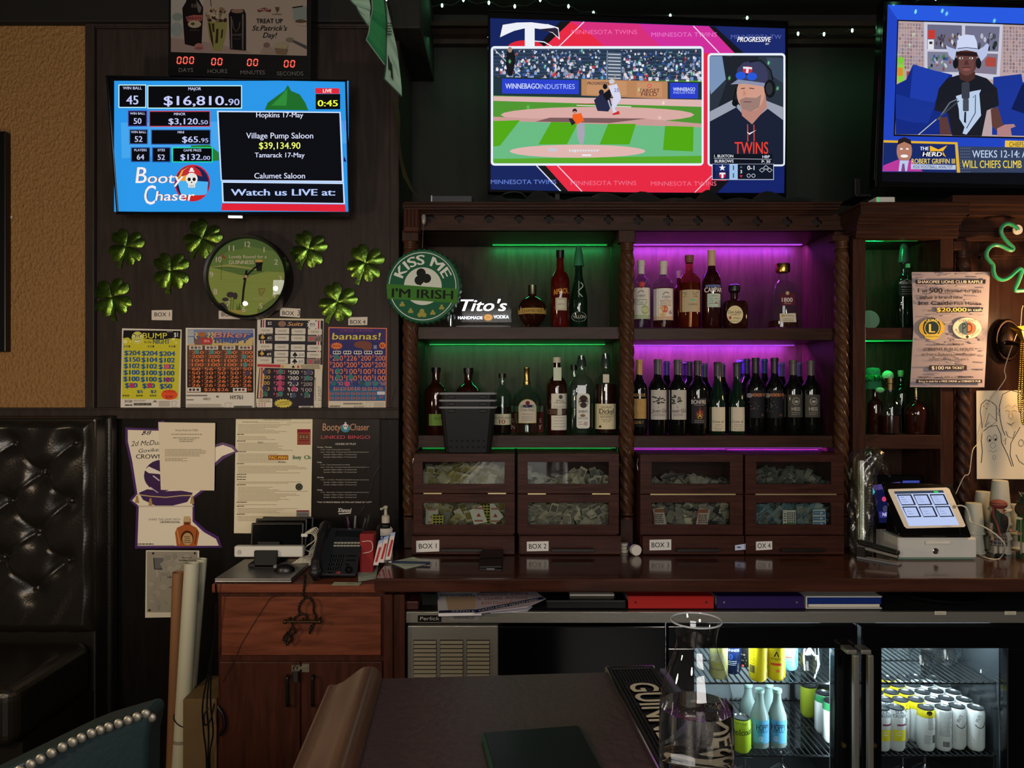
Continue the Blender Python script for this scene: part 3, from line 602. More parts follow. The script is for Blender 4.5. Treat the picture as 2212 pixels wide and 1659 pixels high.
    c.ell(675, 998, 478, 46, 'e0b6b0'); c.text('uponor', 725, 990, 20, 'd8e8f0', w=220, bold=.05); c.rect(470, 976, 530, 1000, 'c8c8d0'); c.rect(705, 1020, 770, 1032, 'e8e8f0')
    c.line([(668, 676), (1052, 686)], 6, 'e0e0d8'); c.line([(670, 666), (820, 664)], 4, 'b83a2a')
    # pitcher, catcher, batter
    c.poly([(668, 800), (722, 800), (726, 870), (716, 945), (690, 950), (672, 890)], 'a8a4b4'); c.poly([(640, 740), (700, 730), (722, 785), (662, 812), (638, 785)], 'f06020'); c.poly([(612, 770), (640, 770), (662, 800), (635, 818)], '2a2028'); c.ell(655, 715, 16, 16, '1a1e30'); c.ell(655, 726, 12, 10, 'c89070')
    c.poly([(790, 640), (830, 600), (900, 610), (915, 680), (890, 720), (815, 715), (806, 690)], '262a48'); c.ell(842, 585, 18, 20, '1c2236'); c.poly([(850, 600), (900, 560), (915, 610), (880, 650)], '14161e'); c.ell(868, 545, 16, 18, '12141a'); c.line([(890, 640), (912, 708)], 9, 'b8b8c8')
    c.poly([(890, 540), (950, 525), (975, 600), (980, 630), (935, 700), (960, 735), (925, 740), (915, 680), (925, 620)], 'd4d8f0'); c.ell(915, 508, 20, 17, 'c8ccd8'); c.line([(935, 505), (940, 460)], 6, 'b89468'); c.poly([(918, 735), (965, 715), (972, 738), (925, 745)], 'c83030'); c.text('25', 948, 570, 24, '3a3aa0')
    # manager picture
    c.rect(1588, 310, 2134, 1104, 'e8f0ff', r=26); c.rect(1602, 326, 2120, 1092, '2b3440', r=14)
    c.poly([(1604, 330), (1760, 330), (1740, 470), (1610, 600), (1604, 560)], '7a93b8'); c.poly([(1690, 330), (1950, 336), (1800, 720), (1650, 720), (1720, 520)], '20242c'); c.poly([(2000, 340), (2118, 345), (2118, 520), (2040, 470)], '3c4a5e')
    c.poly([(1604, 720), (1760, 640), (1820, 680), (1990, 640), (2118, 690), (2118, 1030), (1604, 1030)], '9aa0b0'); c.poly([(1604, 790), (1790, 690), (1890, 800), (2010, 700), (2118, 780), (2118, 1090), (1604, 1090)], '1c2236')
    c.poly([(1800, 560), (1990, 560), (2005, 690), (1900, 810), (1830, 750)], 'b88478'); c.ell(1890, 590, 98, 128, 'd09a86'); c.poly([(1810, 640), (1850, 620), (1930, 625), (1965, 600), (1950, 690), (1890, 722), (1830, 700)], '9a7c74'); c.line([(1840, 652), (1895, 652)], 7, '7a4a48'); c.poly([(1840, 560), (1862, 600), (1835, 612)], 'c08a78'); c.line([(1822, 560), (1850, 556)], 6, '40302c'); c.line([(1880, 556), (1915, 560)], 6, '40302c')
    c.poly([(1790, 500), (1795, 420), (1840, 375), (1920, 362), (1990, 390), (2010, 450), (2005, 540), (1930, 530)], '3a3c5c'); c.poly([(1748, 530), (1800, 495), (1990, 520), (1985, 545), (1850, 525)], '8890ac'); c.line([(1880, 372), (1960, 360), (2030, 430), (2046, 500)], 12, '181a20'); c.ell(2025, 560, 40, 64, '14161a'); c.ell(2020, 560, 24, 44, '2e3238')
    c.ell(1868, 428, 34, 26, 'c83040'); c.poly([(1836, 405), (1900, 410), (1898, 424), (1876, 420), (1872, 450), (1856, 448), (1860, 420), (1838, 420)], 'e8eaf4')
    c.ell(1820, 468, 36, 28, '2858d8'); c.ell(1898, 474, 36, 28, '2858d8'); c.line([(1850, 460), (1870, 462)], 6, '20242c')
    c.line([(1785, 560), (1770, 640), (1790, 690)], 9, '101216'); c.ell(1780, 660, 22, 24, '101216')
    for x in (1868, 1912): c.line([(x, 810 if x < 1900 else 812), (x+2, 930)], 7, 'd84838')
    c.poly([(1862, 862), (1880, 872), (1930, 850), (1880, 884)], 'f0f0f4'); c.text('TWINS', 1895, 976, 82, 'e84030', w=236, bold=.03)
    c.rect(1624, 1018, 2042, 1096, '10141e'); c.text('1. BUXTON', 1700, 1033, 20, 'f0f4ff', w=134, bold=.02); c.text('HBP', 1998, 1038, 19, 'f0f4ff', w=52, bold=.02); c.line([(1630, 1050), (2036, 1056)], 3, 'c8d0e0'); c.text('BURROWS', 1703, 1069, 20, 'f0f4ff', w=132, bold=.02); c.text('P: 30', 1997, 1072, 19, 'f0f4ff', w=60, bold=.02)
    c.rect(1618, 1088, 2052, 1200, 'c8d4e8'); c.rect(1622, 1090, 2048, 1196, '0e1c4c'); c.rect(1640, 1092, 1738, 1140, '1c2a68'); c.rect(1640, 1146, 1738, 1194, '1c2450'); c.rect(1740, 1090, 1798, 1196, '9cc0e4'); c.rect(1800, 1090, 2048, 1196, '121828')
    c.poly(star(1690, 1116, 24, 10, 5), 'f4f0f0'); c.ell(1690, 1168, 22, 22, 'c82a40'); c.poly([(1670, 1150), (1712, 1150), (1712, 1162), (1698, 1160), (1697, 1188), (1684, 1188), (1684, 1160), (1670, 1164)], 'f0f0f8')
    c.text('1', 1768, 1116, 32, '10183a', bold=.04); c.text('1', 1768, 1170, 32, '10183a', bold=.04); c.text('3', 1822, 1143, 22, 'ffffff', bold=.03); c.poly([(1822, 1102), (1832, 1116), (1812, 1116)], '60708a'); c.poly([(1812, 1168), (1832, 1168), (1822, 1186)], 'e03030')
    c.text('0-1', 1890, 1116, 30, 'ffffff', bold=.02)
    for x in (1875, 1908): c.line([(x+12*cos(a*pi/8), 1171+12*sin(a*pi/8)) for a in range(16)], 3, 'e0e4f0', True)
    for x, y in ((1968, 1132), (2022, 1132), (1996, 1114)): c.line([(x-18, y), (x, y-15), (x+18, y), (x, y+15)], 3.5, 'e8ecf4', True)
fr_m = corners((1058, 38), (1695, 63), (1060, 412), 3.03, 3.13, 3.05)
t = tv('large television showing baseball game standing above the lit bottle shelves', fr_m, (1054, 33, 1700, 422), .05, baseball, 1040, 20, 3.2529)
m = MB(); fbox(m, fr_m, 1368, 418, 1392, 421, -.005, 0); part('logo_light', m, mat('logo_dim', '8890a0', emit=.3), t, local=True)
def talk(c):
    c.poly([(788, 32), (1900, 60), (1900, 1440), (742, 1412)], '0a0d14'); c.poly([(788, 34), (1900, 62), (1900, 1345), (746, 1338)], '2244c0'); c.poly([(788, 34), (1900, 62), (1900, 185), (870, 155)], '2a5ae0')
    c.poly([(864, 152), (1900, 186), (1900, 1080), (834, 1058)], '0a0c12'); c.poly([(872, 162), (1900, 196), (1900, 1068), (846, 1046)], 'b9a2a4')
    for gx in (0, 1):
        for i in range(13):
            for j in range(9):
                x = (874+j*22) if gx == 0 else (1690+j*24); y = 176+i*28+ (x-874)*.03+(4 if gx else 0)
                if y < 545: c.put([(x, y), (x+16, y), (x+16, y+21), (x, y+21)], [(0, 1, 2, 3)], rnd.choice(['6a5a62', '8a7078', '4a4a60', 'a88a80', '5e3a40', '78809a']))
    c.poly([(1072, 168), (1686, 188), (1660, 620), (1075, 600)], 'c8c8da'); c.poly([(1098, 188), (1366, 196), (1366, 385), (1096, 380)], '6a6a84'); c.poly([(1392, 198), (1662, 206), (1650, 400), (1392, 392)], '70708a'); c.poly([(1098, 400), (1366, 405), (1366, 560), (1098, 560)], '7c7c94'); c.poly([(1392, 410), (1648, 418), (1636, 580), (1392, 560)], '80768a')
    c.rect(1104, 232, 1156, 300, 'c83a30'); c.rect(1100, 306, 1148, 384, 'e0e0ec'); c.rect(1112, 322, 1136, 342, '2a2a30')
    for i in range(26): x, y = 1165+rnd.random()*190, 265+rnd.random()*100; c.ell(x, y, 8, 16, rnd.choice(['2a2430', '5a4a40', 'd8d0d0', '3a3a50', '8a5a3a']), n=8, up=0)
    c.L()
    for i in range(16): x, y = 1480+rnd.random()*150, 270+rnd.random()*110; c.ell(x, y, 12, 22, rnd.choice(['1e2620', '243028', '4a4a58', 'b8b8c8']), n=8, up=0)
    c.L()
    for i in range(26): x, y = 1110+rnd.random()*240, 430+rnd.random()*110; c.ell(x, y, 10, 15, rnd.choice(['3a5aa0', 'c8c8d4', '4a7a5a', '8a4a4a', '2a2a3a']), n=8, up=0)
    c.L(); c.poly([(1545, 470), (1570, 440), (1632, 450), (1630, 520), (1550, 515)], 'a84a40')
    c.ell(888, 470, 26, 30, '7ac83a'); c.rect(866, 500, 916, 640, '8ad044', r=10); c.rect(864, 525, 905, 590, 'd88a30'); c.rect(935, 555, 980, 630, 'a04a34')
    c.poly([(850, 660), (930, 620), (985, 500), (1010, 505), (1150, 560), (1290, 580), (1290, 1050), (848, 1046)], '142a82'); c.poly([(985, 500), (1150, 548), (1270, 575), (1150, 800), (960, 760)], '1f3ca8'); c.poly([(850, 730), (950, 760), (1160, 800), (1100, 960), (960, 950), (850, 920)], '1a3494'); c.poly([(1610, 600), (1830, 575), (1840, 640), (1900, 620), (1900, 1060), (1600, 1050)], '1c3696'); c.poly([(1750, 850), (1835, 655), (1900, 650), (1900, 900)], '101c50')
    c.poly([(1150, 860), (1185, 690), (1250, 610), (1350, 580), (1470, 580), (1560, 610), (1640, 690), (1655, 820), (1560, 860), (1520, 1060), (1290, 1055), (1255, 880)], '1b1d26'); c.poly([(1190, 915), (1250, 910), (1285, 1050), (1195, 1050)], '5a3a38'); c.poly([(1590, 850), (1645, 830), (1690, 980), (1640, 1020), (1600, 980)], '5e3c38'); c.poly([(1640, 1000), (1700, 970), (1770, 965), (1784, 985), (1745, 1000), (1755, 1060), (1640, 1060)], 'b08080')
    c.poly([(1340, 560), (1470, 560), (1465, 610), (1410, 642), (1350, 615)], '4a2e2c'); c.ell(1402, 478, 82, 112, '5e3a36'); c.ell(1400, 500, 60, 84, '6a4440'); c.ell(1358, 452, 15, 8, 'e8e4e8'); c.ell(1438, 452, 15, 8, 'e8e4e8'); c.ell(1360, 452, 7, 7, '181012'); c.ell(1436, 452, 7, 7, '181012'); c.poly([(1390, 470), (1410, 470), (1420, 505), (1380, 505)], '50302e'); c.ell(1400, 540, 30, 13, '8a5450'); c.line([(1372, 525), (1430, 525)], 5, '2a1a1a')
    c.ell(1316, 492, 22, 42, '16181e'); c.ell(1494, 492, 22, 42, '16181e'); c.poly([(1320, 400), (1480, 405), (1490, 440), (1318, 432)], '2a1a1c')
    c.poly([(1320, 385), (1330, 320), (1350, 280), (1400, 268), (1460, 275), (1480, 320), (1490, 390), (1400, 380)], 'ccd6f2'); c.poly([(1238, 350), (1262, 365), (1320, 385), (1400, 378), (1490, 388), (1535, 362), (1560, 335), (1576, 350), (1560, 430), (1515, 480), (1480, 405), (1400, 390), (1320, 400), (1305, 470), (1262, 430)], 'b8c2e4'); c.line([(1330, 378), (1400, 370), (1486, 380)], 7, '50587a')
    c.poly([(1318, 748), (1360, 735), (1440, 712), (1514, 698), (1500, 730), (1514, 900), (1400, 1048), (1370, 1040), (1385, 990), (1345, 925), (1340, 850)], 'b8cce8'); c.poly([(1384, 870), (1398, 870), (1396, 960), (1380, 950)], '1b1d26'); c.line([(1450, 760), (1470, 740), (1468, 880), (1400, 1000)], 6, '1b1d26')
    c.rect(1362, 640, 1424, 770, '3a3e4a', r=14); c.rect(1372, 770, 1418, 866, '454a58', r=8); c.line([(1330, 770), (1270, 800), (1180, 930)], 10, '6a7282'); c.line([(1340, 785), (1030, 1045)], 11, '3c4450'); c.line([(1165, 930), (1025, 1050)], 6, 'c8d0d8')
    c.poly([(754, 1092), (1330, 1108), (1350, 1345), (746, 1336)], 'e0b030'); c.poly([(754, 1110), (1310, 1124), (1325, 1345), (746, 1336)], '182a6a')
    c.ell(915, 1175, 60, 95, 'b07a66'); c.poly([(858, 1130), (870, 1085), (915, 1068), (965, 1090), (972, 1130), (915, 1105)], '241c20'); c.ell(892, 1160, 12, 7, 'f0e8e8'); c.ell(938, 1160, 12, 7, 'f0e8e8'); c.ell(915, 1216, 30, 12, 'f4f0f0'); c.poly([(746, 1334), (750, 1290), (860, 1245), (970, 1250), (1060, 1336)], 'b83a9a'); c.poly([(880, 1250), (950, 1250), (935, 1334), (870, 1334)], 'b8c8e8'); c.poly([(900, 1275), (915, 1275), (922, 1334), (890, 1334)], '7a4a8a')
    c.poly([(1115, 1135), (1180, 1165), (1250, 1132), (1215, 1180), (1240, 1225), (1190, 1190), (1115, 1180)], 'f0b830'); c.text('THE', 1072, 1157, 26, 'ffffff', w=68, shear=.15, bold=.04); c.rect(1050, 1178, 1214, 1224, '0c1030'); c.text('HERD', 1132, 1201, 34, 'ffffff', w=152, shear=.15, bold=.06)
    c.text('ROBERT GRIFFIN III', 1140, 1256, 38, 'f4d860', w=338, bold=.03); c.poly([(966, 1278), (1315, 1286), (1315, 1322), (966, 1318)], 'b8c4e0'); c.text('FOX FOOTBALL ANALYST', 1138, 1301, 24, '1c2450', w=305)
    c.poly([(1336, 1140), (1900, 1150), (1900, 1345), (1350, 1345)], '34405c'); c.poly([(1700, 1095), (1900, 1100), (1900, 1150), (1698, 1146)], 'e8c040'); c.text('CHIEFS', 1732, 1125, 36, '2a2a30', 'l', w=112)
    c.text('WEEKS 12-14: A', 1443, 1200, 56, 'c0d4f0', 'l', w=430, bold=.02); c.text('WILL CHIEFS CLIMB', 1364, 1280, 58, 'f0d850', 'l', w=464, bold=.02)
    for i in range(9):
        for j in range(6): c.ell(1354+j*14, 1155+i*23, 3, 3, '8896b0', n=6, up=0)
fr_r = corners((1918, 12), (2212, 19), (1905, 372), 2.84, 2.87, 2.90)
def tv_r():
    t = tv('partly seen television showing man in white cowboy hat', fr_r, (1899, 4, 2560, 408), .05, talk, 1700, 0, 3.6074)
tv_r()
# ================================================================ countdown sign
fr = corners((370, -60), (662, -50), (368, 170), 2.895, 2.905, 2.91)
cd = thing('countdown_sign', 'black countdown lightbox with drinks poster and red zero digits', 'sign', M=fr.M)
m = MB(); fbox(m, fr, 363, -70, 672, 167, .002, .10); part('housing', m, BLACK, cd, local=True, bevel=.004)
cv = Cv(fr, 360, 0, 6.9125, y=.001, g=.75)
cv.poly([(62, -200), (2092, -200), (2092, 832), (62, 775)], 'a8988e'); cv.poly([(62, -200), (600, -200), (500, 300), (62, 560)], 'a8a49e'); cv.poly([(62, 560), (700, 640), (1300, 790), (62, 775)], '9a8682'); cv.ell(160, 250, 80, 60, '7f8c88'); cv.ell(150, 440, 84, 110, '8a9694')
cv.poly([(300, -200), (470, -200), (485, 0), (545, 110), (540, 250), (520, 670), (400, 690), (270, 660), (250, 420), (232, 120), (290, 20)], '1c1718'); cv.poly([(440, 0), (520, 110), (500, 190), (470, 180), (450, 90)], '6a6462'); cv.poly([(285, 250), (400, 222), (535, 225), (525, 310), (310, 322)], 'a05a58'); cv.text('BAILEYS', 412, 270, 42, '4a2024', w=215, bold=.05); cv.ell(415, 360, 100, 56, 'a89a80'); cv.ell(390, 355, 30, 22, '40483a'); cv.text('ORIGINAL', 418, 450, 18, '5a5452', w=150); cv.ell(385, 85, 22, 34, '4a423a'); cv.ell(430, 85, 22, 34, '4a423a')
cv.ell(480, 700, 68, 56, 'a86c6c'); cv.ell(480, 720, 68, 18, '8a5454')
cv.poly([(600, 320), (905, 330), (880, 540), (820, 760), (700, 755), (630, 540)], '8a8850')
for q in ([(620, 340), (650, 345), (690, 560), (700, 720), (660, 600)], [(670, 350), (710, 350), (715, 480), (690, 480)], [(740, 430), (775, 430), (765, 640), (725, 650)], [(820, 440), (845, 440), (830, 570), (805, 570)]): cv.poly(q, '3a2a1a')
for i in range(80):
    x, y = 600+rnd.random()*300, 130+rnd.random()*190
    if (x-745)**2/160**2+(y-240)**2/130**2 < 1: cv.ell(x, y, 30, 24, rnd.choice(['a89c84', '7a6a50', 'b0a48e', '3a2a20', '8a6a52']), n=9)
cv.line([(648, -60), (668, 100)], 8, '2a2020')
cv.poly([(945, 190), (965, 145), (1155, 145), (1185, 210), (1188, 760), (950, 740), (930, 210)], '17161a'); cv.ell(1060, 172, 92, 30, '8a6a5a'); cv.poly([(960, 250), (975, 250), (985, 735), (965, 735)], '6a625c'); cv.poly([(1130, 215), (1155, 215), (1150, 745), (1130, 745)], '6a625c'); cv.line([(985, 300), (1000, 420), (1045, 480), (1085, 420), (1100, 330)], 16, '54483a'); cv.text('GUINNESS', 1060, 525, 34, '6a6058', w=150); cv.text('DRAUGHT', 1060, 585, 16, '5a524c', w=110)
cv.poly([(1355, 150), (1460, 118), (1565, 150), (1545, 188), (1460, 165), (1375, 188)], '6a2c30'); cv.text('BAILEYS', 1460, 148, 26, 'b8a898', w=160, bold=.04); cv.poly([(1620, 110), (1685, 112), (1680, 160), (1650, 195), (1635, 160)], '5a4a3a'); cv.text('GUINNESS', 1648, 218, 20, '4a3a34', w=140)
cv.text('TREAT UP', 1538, 318, 66, '1c1a1c', w=395, bold=.05); cv.text("St.Patrick's", 1540, 425, 74, '1c1a1c', w=525, shear=.3, bold=.015); cv.text('Day!', 1545, 530, 76, '1c1a1c', w=215, shear=.3, bold=.015)
cv.poly([(1890, 130), (2092, 100), (2092, 280), (1900, 310)], '84908c'); cv.line([(1880, 120), (2035, 98)], 16, '1a1a1c'); cv.poly([(1895, 310), (2092, 290), (2092, 400), (1960, 380)], 'a89c90'); cv.ell(2010, 325, 90, 26, '5a4636'); cv.poly([(1870, 590), (2092, 690), (2092, 740), (1860, 620)], '4a4c50'); cv.ell(1840, 600, 60, 34, '7a7260')
cv.poly([(1400, 800), (1440, 720), (1490, 640), (1540, 700), (1620, 800)], '98887e'); cv.ell(1495, 680, 46, 40, '7a5c5c'); cv.ell(1710, 695, 105, 56, 'a0947c'); cv.poly([(1610, 720), (1815, 740), (1790, 822), (1640, 812)], '7c6654')
part('poster_panel', cv, GLOSSP, cd, local=True)
for t, x, y, w in (('DAYS', 286, 1044, 215), ('HOURS', 757, 1062, 292), ('MINUTES', 1283, 1080, 365), ('SECONDS', 1842, 1096, 395)): cv = Cv(fr, 360, 0, 6.9125, y=.001); cv.text(t, x, y, 58, '77746e', w=w); part('caption', cv, PRINT, cd, local=True)
LEDR = attr_mat('led_digits', .4, emit=1.6)
for nm, xs, y in (('days', (185, 278, 372), 898), ('hours', (700, 795), 918), ('minutes', (1235, 1328), 930), ('seconds', (1785, 1880), 950)):
    cv = Cv(fr, 360, 0, 6.9125, y=.001)
    for x in xs:
        q = [(x-22, y-47), (x+32, y-44), (x+22, y+49), (x-32, y+46)]; e = lambda a, b, i=6: cv.line([(q[a][0]*.92+q[b][0]*.08, q[a][1]*.92+q[b][1]*.08), (q[b][0]*.92+q[a][0]*.08, q[b][1]*.92+q[a][1]*.08)], 15, 'ff5a48')
        e(0, 1); e(2, 3)
        for a, b in ((0, 3), (1, 2)):
            mx, my = (q[a][0]+q[b][0])/2, (q[a][1]+q[b][1])/2; cv.line([(q[a][0], q[a][1]+5), (mx, my-5)], 15, 'ff5a48'); cv.line([(mx, my+5), (q[b][0], q[b][1]-5)], 15, 'ff5a48')
    part('led_digits', cv, LEDR, cd, local=True)
# ================================================================ wall clock
fr = flat(2.985, 533, 598); ck2 = thing('wall_clock', 'round black rimmed wall clock with green golf scene face', 'clock', M=fr.M)
S = 2.985/F; R = 91*S; MR = Matrix.Rotation(pi/2, 4, 'X')
m = MB(); m.lathe([(R*.90, -.004), (R*.93, .018), (R*.98, .022), (R, .012), (R, -.06), (R*.9, -.06)], M=MR, n=64, cap=False); part('rim', m, BLACK, ck2, local=True)
cv = Cv(fr, 430, 490, 7.9, y=-.001); cx, cy = 812, 850
cv.ell(cx, cy, 668, 668, '93a552', n=64); cv.ell(cx, cy, 668, 668, '5a7a42', n=40, a0=195, a1=345); cv.poly([(170, 690), (500, 655), (800, 700), (1100, 760), (1460, 780), (1430, 600), (1340, 430), (900, 340), (500, 420), (250, 560)], '6f8c48'); cv.poly([(160, 690), (500, 640), (850, 690), (1080, 750), (850, 720), (500, 680)], 'a8aa60'); cv.poly([(1000, 1400), (1300, 1200), (1440, 1050), (1380, 1180), (1200, 1400), (1000, 1495)], '6a8040')
for i in range(14): y = 720+i*45; cv.line([(200+rnd.random()*200, y), (700+rnd.random()*600, y+20)], 5, rnd.choice(['8a9c4c', '9cac5a', '84963f']), up=0 if i else 1)
cv.line([(395, 560), (375, 905)], 6, '3a4a28'); cv.poly([(395, 455), (460, 540), (440, 550), (400, 520)], 'a83a3a')
cv.poly([(345, 1300), (420, 1290), (480, 1350), (480, 1410), (400, 1360)], '3c3430')
for x, y, rx, ry in ((540, 1160, 70, 50), (450, 1240, 55, 34), (400, 1330, 50, 30), (620, 1180, 40, 60)): cv.ell(x, y, rx, ry, '40343a')
for x in (490, 540, 580): cv.line([(x+10, 1220), (x, 1420)], 9, '33402a', up=0)
cv.ell(640, 1450, 140, 34, 'b0a050'); cv.poly([(640, 1420), (640, 1300), (670, 1400), (690, 1280), (720, 1420)], '55702c')
cv.poly([(965, 600), (1088, 600), (1070, 760), (985, 755)], '14181a'); cv.poly([(962, 575), (1090, 575), (1088, 606), (965, 606)], 'c8a050'); cv.ell(1026, 575, 64, 14, 'd4b060')
cv.line([(1020, 1045), (1035, 1150), (1060, 1180), (1110, 1110), (1128, 1050), (1070, 1060)], 12, '8a5a34', True); [cv.line([(1040+i*18, 1060), (1045+i*14, 1160-i*8)], 3, '8a6a44', up=0) for i in range(4)]
cv.text('GUINNESS', 1060, 1225, 40, 'b8b080', w=250); cv.text('Lovely Round for a', 835, 510, 56, 'd8d0b8', w=640, bold=.02); cv.text('GUINNESS', 725, 605, 64, 'd8d0b8', w=432, bold=.05)
for t, x, y in (('12', 830, 300), ('1', 1112, 392), ('2', 1318, 602), ('3', 1390, 888), ('4', 1280, 1170), ('5', 1058, 1352), ('6', 770, 1408), ('7', 500, 1318), ('8', 285, 1108), ('9', 218, 816), ('10', 340, 558), ('11', 556, 365)): cv.text(t, x, y, 92, 'd8d0bc', bold=.03, w=(95 if len(t) > 1 else None))
part('dial', cv, PRINT, ck2, local=True)
for pts, w in (([(770, 905), (805, 850), (945, 715), (1088, 612)], 22), ([(818, 745), (800, 850), (765, 1080), (742, 1335)], 32)):
    cv = Cv(fr, 430, 490, 7.9, y=-.005-.003*(w == 22)); cv.line(pts, w, '101012'); part('hand', cv, GLOSSP, ck2, local=True)
m = MB(); m.lathe([(.006, 0), (.006, .010), (.003, .011)], M=Matrix.Translation((*[0, 0, 0],)) @ MR, n=16); part('hub', m, mat('hub_pink', 'c89a80'), ck2, local=True)
m = MB(); m.lathe([(R*.92, .012), (R*.7, .022), (R*.4, .028), (1e-6, .031)], M=MR, n=48, cap=False); part('dome_glass', m, thin_glass('clock_glass', extra=.02), ck2, local=True)
# ================================================================ foil clovers
FOIL = mat('green_foil', '58752b', .28, .9, bump=(16, .5), var=(50, .6), spec=.6)
def clover(px, py, r, rot, label):
    fr = flat(3.052, px, py); m = MB(); s = 3.052/F; n = 96; vs = [(0, -.004, 0)]; fs = []; rings = 6
    for j in range(1, rings+1):
        for i in range(n):
            a = 2*pi*i/n; b = ((a+pi/4) % (pi/2))-pi/4; q = max(0, cos(2*b))**.30*(1-.20*math.exp(-(b/.13)**2)); rr = r*s*(.14+.86*q)*j/rings
            h = .002+.005*sin(pi*min(1, j/rings))*max(0, cos(2*b))+.003*(1-j/rings); vs.append((rr*cos(a+rot), -h if j < rings else -.001, rr*sin(a+rot)))
    for i in range(n):
        fs.append((0, 1+i, 1+(i+1) % n))
        for j in range(rings-1): fs.append((1+j*n+i, 1+j*n+(i+1) % n, 1+(j+1)*n+(i+1) % n, 1+(j+1)*n+i))
    m.add(vs, fs, True); a = rot-pi/4-pi/2-.1; ca, sa = cos(a), sin(a); L = r*s*1.12
    st = [(.2*L, -.10), (.7*L, -.09), (L, -.13), (L*1.02, .13), (.7*L, .07), (.2*L, .10)]
    m.prism([(t*ca-w*r*s*sa, t*sa+w*r*s*ca) for t, w in st], -.004, -.001)
    solo('foil_clover', m, FOIL, label, 'decoration', 'foil clovers on the wall', M=fr.M, local=True)
for px, py, r, rot, lb in ((273, 533, 43, .55, 'shiny green foil clover hanging by itself below the bingo television corner'), (438, 515, 45, .35, 'foil clover tucked partly behind the wall clock rim'), (370, 585, 45, .75, 'gold streaked foil clover between the clock and the corner clover'),
    (243, 642, 46, .95, 'lowest gold and green foil clover beside the wall trim'), (667, 538, 43, .45, 'dark green foil clover on the wall just past the clock'), (790, 568, 44, .5, 'foil clover beside the round hanging bottle cap sign'), (730, 652, 45, .4, 'foil clover just above the fourth box label')): clover(px, py, r, rot, lb)
# ================================================================ box labels on the wall
K3 = (180, 460, 3.16)
fw = flat(3.056); fw2 = flat(3.0545)
def lab(q, t, label, txt, x, y, rot=0):
    def p(c): c.text(txt, x, y, 27, '1c1c1e', w=105 if len(txt) == 5 else None, bold=.02, rot=rot); t and c.text(t, x+72, y-2, 34, '1a1a1c', shear=.2, rot=-8)
    sheet('box_label', fw, q, p, label, 'label', None, *K3, col='d2c8ba')
lab([(466, 664), (607, 662), (605, 733), (466, 731)], None, 'white paper label reading BOX 1 stuck on the dark wall panel', 'BOX 1', 538, 693)
lab([(924, 667), (1070, 667), (1070, 725), (924, 723)], None, 'white paper label BOX 2 partly hidden under the wall clock', 'BOX 2', 995, 693)
lab([(1344, 646), (1482, 654), (1478, 714), (1342, 704)], '3', 'crooked paper label on the wall with handwritten 3', 'BOX', 1398, 684, 2)
lab([(1809, 712), (1940, 710), (1938, 765), (1808, 766)], None, 'white paper label BOX 4 above the purple bananas game sheet', 'BOX 4', 1873, 744)
